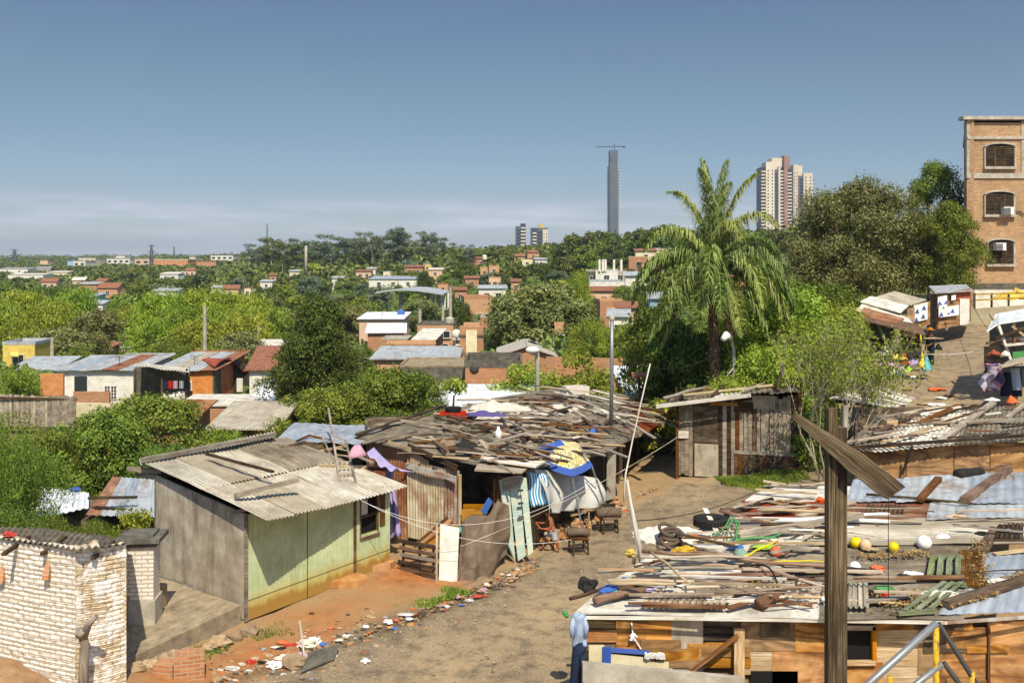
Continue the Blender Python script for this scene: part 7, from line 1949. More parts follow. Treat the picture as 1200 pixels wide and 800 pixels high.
lf=thing('sheet_roof_hut','hut with grey ribbed sheet roof and one rusty sheet behind the brick shed','hut',(XD(140,29),29,-1.2))
q=[P(100,603,28.4),P(186,606,27.4),P(186,562,31),P(132,558,33.0)]
for i,m_ in enumerate(['tin_rust','tin_grey','tin_blue','tin_grey','tin_grey']):
 f0,f1=i/5,(i+1.06)/5;mb=MB();mb.corr(q[0].lerp(q[1],f0),q[0].lerp(q[1],f1),q[3].lerp(q[2],f1),q[3].lerp(q[2],f0),.25,.015,.01,3);mk('roof_sheet',mb,m_,lf)
mb=MB();mb.box((XD(146,29.5),29.8,-.4),(1.8,2.4,1.9));mk('wall',mb,'ply_dark',lf)
for a,b in(((104,588),(160,588)),((112,599),(148,603))):mb=MB();mb.bar(P(*a,28.9)+Z*.12,P(*b,28.5)+Z*.14,.1,.07);mk('roof_batten',mb,'wood_dark',lf)
lf=thing('sheet_roof_hut','hut with flat pale sheet roof almost hidden by the left green bushes','hut',(XD(75,31),31,-1.4))
mb=MB();mb.corr(P(30,606,29),P(104,596,30),P(104,576,33),P(48,570,33.5),.2,.02,.01,3,wob=.1);mk('roof_sheet',mb,'tin_white',lf)
mb=MB();mb.box((XD(75,31),31.5,-.6),(1.4,2,1.6));mk('wall',mb,'ply_dark',lf)
one('blue_barrel','blue plastic sheet tucked behind the pale hut roof','sheet',MB().ball(P(88,573,33),.13,12,8,sc=(1.5,1,.6),jit=.4),'blue_paint')
bl=thing('sheet_roof_hut','shack with blue grey sheet roof behind the green shack at its upper right','shack',(XD(375,32),32,-.4))
mb=MB();mb.corr(P(322,516,29.5),P(425,520,29.2),P(450,500,33.5),P(345,494,34),.3,.012,.01,4,wob=.06);mk('roof_sheet',mb,'tin_blue',bl)
mb=MB();mb.box((XD(385,32),32,1.1),(2.6,2.6,2.6));mk('wall',mb,'ply_dark',bl)
# flat white roofs and brickwork behind the row
house('white_roof_house','broad bright white sheet roof directly behind the red crate tree',556,489,44,122,8,0,'brick_pale','tin_white','mono',-.06,(),rise=.35)
house('white_roof_house','bright white sheet roof to the right behind the board roofs and black post',775,463,46,70,7,0,'brick','tin_white','mono',.0,(),rise=.5)
house('flat_roof_house','dark walled house with thick concrete flat roof left of the green cone bush',512,430,60,88,5,0,'concrete_dark','concrete','flat',.0,(),parapet=.1)
house('brick_house','long low brick building with grey top band left of the cone bush',578,431,58,66,5,0,'brick','concrete_dark','flat',.0,(),parapet=.45)
house('brick_house','rounded end brick house with small white windows behind the cone bush',617,416,66,62,6,0,'brick','concrete_light','gablef',.0,((.25,1.2,.5,.3),),rise=.5)
mb=MB();wallseg(mb,(XD(640,64),64),(XD(768,64),64),P(0,418,64).z,P(0,421,64).z,-1,-1,.25);wallseg(mb,(XD(650,60),60),(XD(720,60),60),P(0,426,60).z,P(0,432,60).z,-1,-1,.2)
one('brick_wall','long orange brick wall behind the thin leafy trees and metal pole','wall',mb,'brick')
ct=thing('brick_tower','square brick chimney tower with a pale plaster strip down its front','tower',(XD(553,78),78,-1))
x,y=XD(553,78),78
mb=MB();mb.box((x,y,1.2-.5),(1.85,1.6,4.3-0));mk('shaft',mb,'brick',ct)
mb=MB();mb.box((x,y,P(0,387,78).z-.35),(1.25,1.2,1.9));mk('upper_shaft',mb,'brick_pale',ct);mb=MB();mb.box((x,y,P(0,394,78).z+.1),(2.0,1.75,.16));mk('cap',mb,'concrete_dark',ct)
mb=MB();mb.box((x,y-.86,1.0),(.85,.1,3.2));mk('plaster_strip',mb,'plaster_cream',ct)
for px,py,d,lab,s_ in((573,417,64,'dark satellite dish on the roof right of the chimney tower',.36),(556,432,58,'small dark satellite dish under the tower',.26),(535,391,90,'white satellite dish behind the chimney tower',.42)):
 dt=thing('satellite_dish',lab,'satellite dish',tuple(P(px,py+10,d)))
 c=P(px,py,d);mb=MB();mb.grid(lambda u,v:c+V(math.cos(6.283*u)*v*s_,.25*s_*v*v-.1,math.sin(6.283*u)*v*s_*.95),20,5,1,1,th=.03);mk('dish',mb,'iron' if d<80 else 'white',dt,True)
 mb=MB();mb.tube([c+V(0,.1,0),c+V(0,.3,-s_*1.4)],.05,6);mk('stand',mb,'iron',dt)
house('pink_house','pinkish walled house with white sheet roof among trees right of the dense dark tree',446,374,115,50,8,0,'plaster_pink','tin_white','mono',.0,((.82,1.4,.4,.9),),rise=.35)
house('white_roof_house','lower house with thin white roof before the pinkish walled house',452,390,100,42,6,0,'brick','tin_white','mono',.1,(),rise=.5)
house('brick_house','box shaped brick house with rusty roof edge left of the chimney tower',510,381,96,42,6,0,'brick_pale','concrete_dark','flat',.0,((.82,.9,.6,.6),(.78,2.1,.5,.6)),parapet=.1)
house('lean_to','small lean to with grey white roof before the box shaped brick house',497,398,88,22,4,0,'brick','roof_white','mono',-.15,(),rise=.6)
house('grey_roof_house','low house with long pale grey sheet roof left of the chimney tower foot',486,421,72,96,6,0,'brick_pale','tin_grey','mono',.0,(),rise=.35)
house('brick_ruin','half built brick house with rubble in front below the box shaped brick house',482,404,84,56,3,0,'brick','brick_pale','flat',.1,((.3,1,.7,.6),),parapet=.15)
house('brick_house','red brick house corner behind the bright shrub left of the chimney tower',462,398,90,30,4,0,'brick','concrete_light','flat',.0,(),parapet=.1)
house('brick_house','tall raw brick house with open top floor right of the pillar hall',561,350,140,34,8,0,'brick_pale','brick','flat',.1,((.6,2.6,1.4,1.0),),parapet=.3)
house('brick_house','brick side house beneath the tall raw brick house',578,372,120,30,6,0,'brick','concrete_light','flat',.0,W2,parapet=.1)
hl=thing('pillar_hall','open hall with pale curved roof on white concrete pillars','hall',(XD(485,165),165,-3))
mb=MB();mb.grid(lambda u,v:P(440+28*v+(78-20*v+2)*u,344-(6*math.sin(math.pi*min(1,u*.9+.1))*(1-.3*u))*(1)-3*v,160+16*v),24,4,12,16,th=.25);mk('roof',mb,'tin_grey',hl)
for x,d_ in((494,166),(507,166),(514,168),(520,166),(527,162),(502,170),(470,170)):
 mb=MB();mb.bar(P(x,343,d_),P(x,372,d_),.7,.7);mk('pillar',mb,'plaster_white',hl)
mb=MB();mb.slab(P(508,378,164),P(534,380,164),P(534,366,164),P(508,362,164),.5);mk('base_wall',mb,'plaster_pink',hl)
HOUSES.append((490,70,165,332,372));HOUSES.append((512,40,118,372,395))
for px,y0,y1,d_,lab in((528,337,392,120,'concrete pole before the pillar hall right end'),(492,363,380,118,'short white pole left of the hall pillars'),(240,358,419,74,'tall pale concrete pole behind the orange house roof'),(303,382,412,90,'short concrete pole left of the dense dark tree'),(61,395,425,80,'thin grey pole in the left yard'),(519,358,386,110,'slim pole with cables near the hall')):
 mb=MB();mb.tube([P(px,y1+12,d_),P(px,y0,d_)],.16*d_/100+.05,8,.1*d_/100+.04);one('utility_pole',lab,'pole',mb,'concrete_light','concrete poles')
# scattered houses: px, eave row, distance, width px, wall, roof, kind, label
HL=[(22,404,80,36,'plaster_yellow','tin_grey','flat','yellow wall house with tiny awning at the left edge'),(142,402,96,44,'plaster_white','concrete_light','flat','white house with two windows under the willows'),(140,393,102,36,'plaster_blue','tin_grey','flat','pale blue upper house behind the white house'),(112,412,90,14,'brick','tile','mono','tiny brick hut left of the white house under the willows'),(40,433,72,50,'plaster_white','tin_grey','mono','low white roof behind the left round bush'),(300,412,84,84,'brick_pale','roof_white','mono','old house with dusty pale roof behind the tiled house'),(103,333,250,20,'brick','tin_grey','mono','brick house with white roof among the left treetops'),(126,337,240,24,'brick','tile','gable','red tiled brick house right of a white roofed one in the left treetops'),(112,356,190,16,'plaster_white','tin_grey','mono','small white roof peeping between the left willows'),(107,347,205,12,'plaster_blue','tin_blue','mono','tiny blue grey roof among the left treetops'),(193,341,230,26,'plaster_white','tin_grey','mono','grey roofed house in the trees above the willows'),(57,330,330,18,'plaster_pink','tile','gable','orange roofed house far off at the left'),(92,328,345,14,'plaster_pink','roof_white','gable','pale house far off right of the orange roofed one'),(118,329,340,12,'brick','tile','gable','small red roofed house far off left'),(222,317,430,14,'plaster_pink','tile','hip','pink house with red roof below the long orange warehouse'),(198,321,400,22,'plaster_white','roof_white','mono','long low pale house left of the pink red roofed one'),(270,338,260,18,'plaster_pink','tile','gable','pink and yellow roofed house right among the far trees'),(255,337,265,14,'plaster_white','tin_grey','mono','small house with grey roof beside the pink and yellow one'),(290,338,280,8,'plaster_cream','tin_rust','flat','narrow cream house in the far trees'),(15,315,620,34,'plaster_white','tin_grey','mono','long white roofed shed at the far left edge'),(48,314,640,22,'concrete_light','tin_grey','mono','second long shed right of the white roofed one'),(30,322,520,40,'plaster_white','roof_white','mono','long low wall like shed under the far left sheds'),(66,319,560,26,'plaster_cream','roof_white','mono','cream shed in the far left distance'),(312,330,300,14,'plaster_white','tin_grey','mono','white house below the eucalypts left end'),(320,322,330,8,'brick','tile','gable','tiny red house below the eucalypts'),(345,318,340,12,'plaster_cream','tin_grey','mono','cream house below the concrete columns'),(395,326,300,12,'plaster_white','tin_grey','mono','small grey roof under the eucalypt wood'),(426,318,330,18,'plaster_pink','tile','mono','pink house under the middle eucalypts'),(435,315,340,10,'plaster_white','tin_grey','mono','white roofed house right of the pink one'),(452,327,270,40,'plaster_white','tin_blue','mono','long house with blue grey roof above the pillar hall'),(478,327,265,22,'plaster_white','tin_blue','mono','shorter house with blue grey roof above the pillar hall'),(453,319,300,8,'plaster_cream','roof_white','flat','small cream tower block above the blue grey roof'),(485,313,320,22,'brick','tile','mono','red brick house under the right eucalypts'),(501,310,330,10,'plaster_yellow','tin_grey','flat','small bright yellow house on the hillside'),(510,316,300,16,'plaster_pink','roof_white','mono','pale long house right below the yellow one'),(519,333,240,12,'brick','tile','flat','brick house right above the pillar hall end'),(560,303,330,20,'brick','tile','mono','orange roofed brick house high on the hillside'),(568,314,270,10,'brick','brick_pale','flat','tall narrow brick house on the hillside'),(579,312,262,12,'brick_pale','brick','flat','pale brick tower house on the hillside'),(580,326,230,14,'plaster_pink','brick_pale','flat','pinkish brick block under the pale brick tower house'),(553,326,240,16,'brick','tile','mono','small red roofed house left of the brick blocks'),(577,338,185,32,'plaster_white','tin_grey','mono','white roofed house with dark porch below the brick blocks'),(540,340,190,14,'brick','tile','mono','brick house with red roof left of the white roofed porch house'),(604,330,210,10,'brick_pale','tile','mono','small orange house right of the brick blocks'),(609,300,310,12,'plaster_pink','tile','gable','red roofed house near the hill top'),(625,296,330,14,'brick','tile','hip','red hip roofed house at the hill top'),(634,304,300,14,'plaster_white','tin_grey','mono','white house below the hip roofed one'),(618,304,300,12,'plaster_cream','tile','flat','cream house between the red roofs at the hill top'),(711,317,165,26,'plaster_white','concrete_light','flat','white block below the bare concrete columns'),(694,318,168,14,'concrete_dark','concrete_light','flat','dark open balcony block left of the white block'),(727,317,170,14,'concrete_light','tile','flat','grey block right of the white block'),(712,330,150,44,'plaster_white','tin_grey','flat','lower white floor under the white block'),(708,341,140,40,'plaster_pink','tile','mono','house with flat orange tile roof under the white block'),(745,323,140,24,'plaster_white','tin_grey','mono','small white house with dark windows left of the palm'),(748,302,190,22,'brick','brick_pale','flat','half built brick house seen left of the palm crown'),(765,309,175,26,'brick','tile','flat','orange brick house behind the left palm fronds'),(757,294,215,24,'plaster_cream','tile','mono','cream houses on the rise behind the palm'),(778,292,225,22,'plaster_cream','roof_white','flat','pale stepped house right behind the palm crown'),(716,353,112,26,'brick','brick_pale','flat','raw brick house among the leaves left of the palm'),(736,361,104,22,'brick_pale','tile','mono','orange walled house left of the palm fronds'),(725,371,98,22,'plaster_white','tin_grey','mono','white wall below the raw brick house left of the palm'),(775,350,100,26,'plaster_blue','tin_grey','mono','pale blue grey house behind the palm fronds'),(662,345,125,14,'plaster_cream','tile','flat','cream house behind the big round tree'),(872,325,90,22,'brick','tile','mono','brick house behind the right side of the palm'),(540,398,92,12,'plaster_white','tin_grey','mono','tiny white shed at the chimney tower'),(655,381,80,10,'brick','brick_pale','flat','brick wall piece glimpsed through the big round tree'),(593,389,84,10,'brick_pale','brick','flat','brick corner left under the big round tree'),]
for i,(px,yt,d,wp,wl_,rf,kd,lab)in enumerate(HL):
 wins=(W1 if wp/F*d>5 else W2)
 dep=max(4,wp/F*d*.8)
 if wl_=='brick' and i%2:wl_='brick_pale'
 house('house',lab,px,yt,d,wp,min(dep,12),0 if d<130 else 0,wl_,rf,kd,random.uniform(-.12,.12),wins,rise=None if kd in('gable','hip','gablef')and wp/F*d<6 else .09*min(dep,6)+.1,group='houses of the town')
mb=MB()
for x in(702.5,706.5,709.5,719.5,728):
 mb=MB();mb.bar(P(x,318,165),P(x,304,165),.35,.35);one('concrete_column',['leftmost','second','third','fourth','rightmost'][[702.5,706.5,709.5,719.5,728].index(x)]+' bare pale column rising from the white block','column',mb,'plaster_white','bare columns on the white block')
one('awning','small yellow awning on the yellow wall house at the left edge','awning',MB().slab(P(12,417,79),P(22,417,79),P(22,412,79.8),P(12,412,79.8),.08),'plaster_yellow')
# skyline buildings
def block(name,lab,x0,x1,y0,d,wall,depth=20,floors=0,roof='concrete_light',cat='building',bands=None):
 t_=thing(name,lab,cat,tuple(P((x0+x1)/2,HY,d)-Z*10));zt=P(0,y0,d).z;w=(x1-x0)/F*d
 mb=MB();mb.box((XD((x0+x1)/2,d),d+depth/2,(zt-12)/2),(w,depth,zt+12));mk('wall',mb,wall,t_)
 mb=MB();mb.box((XD((x0+x1)/2,d),d+depth/2,zt+.25),(w+.6,depth+.6,.5));mk('roof',mb,roof,t_)
 if floors:
  for f in range(floors):
   z_=zt-2.2-f*3.2
   mb=MB();n_=max(2,int(w/4))
   for i in range(n_):mb.box((XD(x0,d)+w*(i+.5)/n_,d-.05,z_),(w/n_*.55,.2,1.5))
   mk('window_row',mb,'glass',t_)
 HOUSES.append(((x0+x1)/2,x1-x0,d,y0,y0+9));return t_
bo=block('warehouse','long orange brick warehouse on the skyline with pale roof edge',180,220,304.5,700,'plaster_orange',30,0,'plaster_white')
mb=MB()
for i in range(9):mb.box((XD(180+4.5*i+2,700),699.5,P(0,309,700).z),(.7,.8,6))
mk('pilaster',mb,'brick_pale',bo)
block('building','white stepped building on the far left skyline',86,100,306,760,'plaster_white',20,1);block('building','orange white upper block on the far left skyline',92,112,302.5,790,'plaster_cream',20,1)
block('building','blue roofed shed on the far left skyline',79,88,305.5,780,'plaster_blue',15,0,'blue_sheet');block('building','long white skyline building right of the stepped one',125,152,303,800,'plaster_white',25,1);block('building','small white top block on the long white skyline building',136,146,300,812,'plaster_white',10,1)
block('building','white building with dark roof notches right of the orange warehouse',247,273,299,820,'plaster_white',20,1,'concrete_dark');block('building','small cream block right beside the orange warehouse',222,229,301,750,'plaster_cream',12,1)
block('building','low red brick houses before the white notched building',230,253,306,640,'brick',14,0,'tile');block('building','cluster of grey white houses under the lattice pylon',158,175,303.5,720,'plaster_pink',14,1);block('building','small pinkish block left of the stepped building',47,56,305,900,'plaster_pink',14,0,'tile')
def tower(lab,x0,x1,y0,d,wall,strips,floors,name='tower_block',depth=14,rz=0):
 zt=P(0,y0,d).z;w=(x1-x0)/F*d;cx=XD((x0+x1)/2,d);zb=-4
 t_=thing(name,lab,'tower',(cx,d,zb))
 mb=MB();mb.box((cx,d+depth/2,(zt+zb)/2),(w,depth,zt-zb));mk('wall',mb,wall,t_)
 return t_,cx,w,zt
t_,cx,w,zt=tower('slim grey unfinished skyscraper with a crane on top',714.5,724,176,1300,'facade_grey',0,0,'skyscraper',16)
for s_,x,wd in((-1,713.6,1.6),(1,724.6,2.6)):
 mb=MB();z_=P(0,196,1300).z
 while z_>5:mb.box((XD(x+.4*s_,1300),1307,z_),(wd/F*1300*1.15,15,.9));z_-=4.0
 mk('balcony_floors',mb,'facade_white' if s_>0 else 'facade_grey',t_)
mb=MB();mb.box((XD(724.2,1300),1308,60),(2.2,13,128));mb.box((XD(714,1300),1308,62),(1.6,13,130));mk('glass_core',mb,'facade_dark',t_)
mb=MB()
for y in(184.5,187.5):mb.box((XD(715.6,1300),1299.7,P(0,y,1300).z),(2.2,1,1.3))
mk('opening',mb,'facade_dark',t_)
ck=thing('tower_crane','thin tower crane standing on the slim grey skyscraper','crane',(XD(720,1300),1306,P(0,176,1300).z))
mb=MB();mb.bar(P(720,176,1306),P(720,169.5,1306),.9,.9);mk('mast',mb,'facade_dark',ck)
mb=MB();mb.bar(P(699,172.3,1306),P(732,171.8,1306),.8,1.0);mk('jib',mb,'facade_dark',ck);mb=MB();mb.bar(P(720,169.3,1306),P(704,172,1306),.2);mb.bar(P(720,169.3,1306),P(731,171.8,1306),.2);mk('tie',mb,'facade_dark',ck);mb=MB();mb.box(P(731,172.5,1306),(3,1.5,2));mk('counterweight',mb,'facade_dark',ck)
def resid(lab,x0,x1,y0,d,segs):
 t_=thing('apartment_tower',lab,'tower',(XD((x0+x1)/2,d),d,-4))
 for(a,b,yt,m_,off,kind)in segs:
  zt=P(0,yt,d).z;w=(b-a)/F*d;cx=XD((a+b)/2,d)
  mb=MB();mb.box((cx,d+8-off,(zt-4)/2),(w,16,zt+4));mk('wall',mb,m_,t_)
  if kind:
   mb=MB();z_=zt-8 if yt<195 else zt-4;
   while z_>20:
    if kind=='balc':mb.box((cx,d-off-.5,z_),(w*.92,1.2,1.3))
    elif kind=='win':
     for f in(-.25,.25):mb.box((cx+f*w,d-off-.05,z_),(w*.14,.3,1.1))
    elif kind=='strip':mb.box((cx,d-off-.05,z_),(w*.6,.3,1.9))
    z_-=3.0
   mk('balcony' if kind=='balc' else 'window',mb,'facade_dark' if kind!='balc' or m_!='facade_dark' else 'facade_white',t_)
 return t_
resid('tall cream and brown red apartment tower with stacked balconies',891,928,182,900,[(891.5,897,196,'facade_dark',0,'balc'),(897,907,190,'facade_white',2,'win'),(905,917,185,'facade_white',-1,0),(907,911.5,199,'facade_grey',1,'strip'),(911.5,914,195,'facade_white',2.2,0),(914,918,196,'facade_dark',.5,'balc'),(918,922,182.5,'facade_red',3,0),(922,927.5,198,'facade_dark',1,'balc'),(922,927.5,182.5,'facade_red',-5,0)])
resid('shorter cream apartment tower right of the brown red one',929,953,193,930,[(929.5,935,193,'facade_white',1,'win'),(935,941,194,'facade_white',-2,0),(936,942,206,'facade_grey',0,'strip'),(941,952,203,'facade_white',1.5,'win'),(950,953.5,209,'facade_dark',0,'balc')])
resid('small dark grey apartment tower left on the tree skyline',604,616,262,900,[(604,611,265,'facade_grey',0,'strip'),(610,616,262,'facade_dark',1,'balc')])
resid('wider grey apartment tower with a yellow crane housing on the tree skyline',622,643,262,900,[(622,642,267,'facade_grey',0,'strip'),(632,637,262,'plaster_yellow',-2,0),(624,629,268,'facade_dark',1,'balc'),(636,642,269,'facade_white',1,'win')])
def pylon(lab,px,y0,y1,d,wpx,arms):
 t_=thing('lattice_pylon',lab,'pylon',tuple(P(px,y1,d)));b=P(px,y1,d);H=P(0,y0,d).z-b.z;w=wpx/F*d
 mb=MB()
 c=[(sx*w/2,sy*w/2)for sx,sy in((-1,-1),(1,-1),(1,1),(-1,1))]
 n_=7;th=.12*d/400
 for i in range(n_):
  f0,f1=1-.8*i/n_,1-.8*(i+1)/n_
  for k in range(4):
   a=V(c[k][0]*f0,c[k][1]*f0,H*i/n_)+b;a2=V(c[k][0]*f1,c[k][1]*f1,H*(i+1)/n_)+b;b2=V(c[(k+1)%4][0]*f1,c[(k+1)%4][1]*f1,H*(i+1)/n_)+b
   mb.bar(a,a2,th*1.6);mb.bar(a,b2,th)
 mk('mast',mb,'facade_grey',t_)
 for z_,l_ in arms:mb=MB();mb.bar(b+V(-l_*w,0,H*z_),b+V(l_*w,0,H*z_),th*2);mb.bar(b+V(-l_*w,0,H*z_),b+V(0,0,H*min(1,z_+.08)),th);mb.bar(b+V(l_*w,0,H*z_),b+V(0,0,H*min(1,z_+.08)),th);mk('cross_arm',mb,'facade_grey',t_)
pylon('lattice pylon with spread top arms at the far left skyline',17,292,306,900,4,((.55,1.4),(.95,1.3),(.75,.9)))
pylon('tall lattice pylon standing before the orange warehouse',177.5,287,320,600,5,((.75,.8),(.97,.8),(.6,.7)))
pylon('thin red white mast on the skyline right of the tall pylon',204,289,306,800,1.6,());pylon('very thin mast rising from the left eucalypts',313,262,300,700,1.4,())
for px,y0,y1,d_,w_,lab in((358.5,288,318,340,3.0,'thick pale concrete column rising before the eucalypts'),(345.5,290,306,420,2.4,'short concrete column left of the thick one'),(392,287,313,380,1.8,'thin concrete column before the middle eucalypts'),(510.5,287,302,420,2.8,'grey concrete column in the right eucalypts'),(292.5,301,312,500,2.2,'small pale column left of the eucalypts'),(472,288,312,430,1.6,'thin column under the tall eucalypts')):
 mb=MB();mb.tube([P(px,y1+6,d_),P(px,y0,d_)],w_/2/F*d_,10);one('concrete_column',lab,'column',mb,'concrete_light','concrete columns in the eucalypt wood',True)
# TREES OF THE TOWN
def tpx(key,name,px,d,ytop,lab,cat='tree',sxy=1.0,rz=None,base=None):
 p=PG(px,d);zb=p.z if base is None else base;H=max(1.2,P(0,ytop,d).z-zb+.1)
 return plant_tree(key,name,p.x,p.y,zb-.1,H,random.uniform(0,6)if rz is None else rz,lab,cat,None,sxy)
tpx('cone','dense_tree',371,50,345,'dense dark green pointed tree standing behind the green shack',sxy=1.0)
tpx('dense','dense_tree',338,49,408,'low dark side growth at the left foot of the dense pointed tree',sxy=.62);tpx('dense','dense_tree',402,50,400,'dark shoulder growth right of the dense pointed tree',sxy=.8)
for px,d,yt,s_,lab in((452,43,428,.95,'light green leafy tree above the blue grey roof'),(486,45,437,.85,'rounded leafy tree left of the white sheet roof'),(415,42,446,.9,'leafy tree at the foot of the dense dark tree'),(372,41,452,.9,'yellowish leafy tree before the dense dark tree')):
 tpx('mango','leafy_tree',px,d,yt,lab,sxy=s_)
for px,d,yt,s_,lab,k in((6,25,498,.42,'large leafy bush at the left edge above the brick shed','nearbush'),(24,27.5,515,.5,'leafy bush beside the pale hut roof at the left','nearbush'),(70,38,500,.85,'bushy tree below the grey board fence','hedgy'),(118,37,478,.9,'bushy tree in the middle of the left green clump','mango'),(170,39,462,1.0,'tallest bushy tree of the left green clump near the low brick house','mango'),(140,37.5,505,1.0,'dark bush before the left green clump','hedgy'),(196,36,515,.8,'bush at the right end of the left green clump','hedgy'),(22,56,428,.9,'round bush above the grey board fence','citrus'),(262,37,499,.75,'bright light green bush behind the green shack roof','citrus'),(302,38.5,506,.5,'small bright bush right of the light green one','bushlet'),(62,35.5,535,.8,'bush hanging over the pale hut roof','hedgy'),(100,37,535,.7,'low bush behind the pale hut roof','hedgy'),(8,23,590,.8,'low bush directly behind the brick shed roof left end','nearbush'),(62,24,603,.6,'low bush behind the middle of the brick shed roof','nearbush'),(112,24.5,606,.6,'low hedge bush left of the masonry pillar','nearbush'),(152,26,590,.6,'bright hedge bush before the ribbed hut roof','bushlet'),(168,27,596,.6,'bright hedge bush touching the grey plywood wall','bushlet')):
 tpx(k,'leafy_tree' if k=='mango' else 'bush',px,d,yt,lab,'tree' if k=='mango' else 'bush',s_)
for px,d,yt,s_,lab in((634,84,331,1.25,'big round olive green tree in the centre of the town'),(598,86,352,.8,'left lobe tree beside the big round tree'),(672,82,350,.9,'right lobe tree beside the big round tree')):
 tpx('acacia','round_tree',px,d,yt,lab,sxy=s_)
tpx('willow','willow_tree',678,105,318,'feathery light green tree above the big round tree',sxy=.55);tpx('citrus','leafy_tree',690,68,372,'yellow green tree right of the big round tree',sxy=.9);tpx('citrus','leafy_tree',720,66,380,'yellow green tree left of the palm fronds',sxy=.85)
tpx('bushlet','bush',617,51,421,'bright green cone bush before the brick building','bush',1.05);tpx('bushlet','young_tree',676,50,405,'thin young tree with big leaves before the orange brick wall','tree',.75);tpx('bushlet','young_tree',660,50.5,440,'small shrub left of the thin young tree','bush',.9);tpx('bushlet','young_tree',706,49,428,'leafy shrub beside the metal pole','tree',.8)
tpx('citrus','leafy_tree',455,80,402,'bright green shrub before the brick houses left of the chimney tower','tree',.7)
tpx('dense','dense_tree',558,150,345,'dark tree left of the tall raw brick house',sxy=.9,base=-2);tpx('dense','dense_tree',497,225,318,'round dark tree above the hall roof',sxy=1.2);tpx('dense','dense_tree',545,120,355,'dark tree right of the hall pillars',sxy=.9)
WI=[(-8,100,350),(30,106,340),(60,100,352),(88,114,337),(162,106,356),(190,99,341),(216,96,354),(243,101,338),(268,95,356),(284,104,344),(176,90,372),(232,90,376),(14,92,372)]
WO=sorted(WI,key=lambda w:w[0])
NAMES=['first','second','third','fourth','fifth','sixth','seventh','eighth','ninth','tenth','eleventh','twelfth','thirteenth','fourteenth','fifteenth','sixteenth','seventeenth','eighteenth','nineteenth','twentieth']
for i,w_ in enumerate(WI):
 tr=tpx('willow' if i%2 else 'willow_b','willow_tree',w_[0],w_[1],w_[2],'%s yellow green willow from the left in the willow belt'%NAMES[WO.index(w_)],sxy=random.uniform(.95,1.25));tr['group']='yellow green willows on the left'
EUC=[(303,372,281),(318,365,279),(331,380,287),(352,370,280),(375,360,277),(388,370,284),(403,375,280),(421,365,279),(436,362,274),(447,372,277),(459,360,269),(470,366,271),(432,380,281),(480,370,280),(505,372,273),(514,380,279),(548,330,288),(362,385,284),(412,390,282),(525,390,285),(498,395,282),(640,420,284),(583,430,288),(345,392,286)]
EO=sorted(EUC)
for i,w_ in enumerate(EUC):
 tr=tpx('euc%d'%(i%4),'eucalyptus_tree',w_[0],w_[1],w_[2],'%s tall thin eucalypt from the left on the skyline'%(NAMES[EO.index(w_)]if EO.index(w_)<20 else['twenty first','twenty second','twenty third','twenty fourth','twenty fifth'][EO.index(w_)-20]),sxy=1.15);tr['group']='eucalypts on the skyline'
for px,d,yt,k,s_,lab in((120,98,362,'far3',1.0,'grey green tree filling the gap in the willow belt'),(70,88,384,'far3',1.1,'low grey green tree under the left willows'),(104,90,388,'far7',.9,'low olive tree under the left willows'),(292,92,362,'far6',.9,'light tree at the right end of the willow belt'),(312,96,356,'far6',.9,'green tree between the willow belt and the dense dark tree'),(142,110,350,'far4',.8,'dark green tree behind the willow gap'),(280,84,388,'far3',.9,'low grey tree above the dusty pale roof'),(45,86,396,'far2',.9,'green bushy tree behind the yellow house'),(200,84,396,'far2',.8,'bushy tree behind the long white house roof'),(90,84,404,'far1',.8,'low tree behind the veranda wing'),(250,82,402,'far6',.7,'bright low tree behind the orange house')):
 tpx({'far3':'acacia','far7':'acacia','far4':'shady','far1':'mango','far2':'mango','far6':'citrus'}[k],'town_tree',px,d,yt,lab,sxy=s_)
rt=random.Random(99);TREES=[]
KN={'far0':'round dark','far1':'mid green','far2':'bushy green','far3':'grey green','far4':'deep green','far5':'tall narrow','far6':'bright green','far7':'olive green'}
def place_far(px,d,yt,key=None,smax=1.3):
 key=key or rt.choice(FARK)
 p=PG(px,d);H=P(0,yt,d).z-p.z
 wp=PROTO[key][0].dimensions[0]if False else 8.5*(H/8.5)/d*F
 for(hx,hw,hd,hy,hb)in HOUSES:
  if hd>d-4 and hd<d*2.2 and abs(px-hx)<(wp+hw)*.46:
   lim=hy+(hb-hy)*.3
   if yt<lim:yt=lim
  if abs(hd-d)<9*(1 if d<200 else 1.6)and abs(px-hx)<hw*.5+5:return
 H=P(0,yt,d).z-p.z
 if H<2.4:return
 TREES.append((px,d,H,key,p,min(smax,1.0+max(0,(5-H))*.12)))
for band,n_,lo,hi in((78,12,290,760),(95,14,280,790),(118,20,-20,800),(145,22,-20,800),(180,26,-20,800),(225,28,-20,830),(275,36,-20,860),(335,30,-20,1000)):
 for i in range(n_):
  px=lo+(hi-lo)*(i+rt.uniform(.1,.9))/n_;d=band*rt.uniform(.92,1.1)
  g_=PG(px,d).z;H=rt.uniform(4.4,7.8)*(.8 if 320<px<760 and d<240 else 1)+(2 if d>250 else 0);yt=HY+(CAMZ-g_-H)*F/d
  place_far(px,d,yt)
for q_,(px,yt,d,wp,*_r)in enumerate(HL):
 if d<135 or d>360:continue
 hgt=3*F/d
 for s_ in((-.42,.35)if wp>12 else(.1,)):
  dd=d-rt.uniform(5,9);x_=px+s_*wp;p=PG(x_,dd);y_=yt+hgt*rt.uniform(.35,.6);H=P(0,y_,dd).z-p.z
  if H>1.6:TREES.append((x_,dd,H,rt.choice(FARK),p,1.0+max(0,(5-H))*.1))
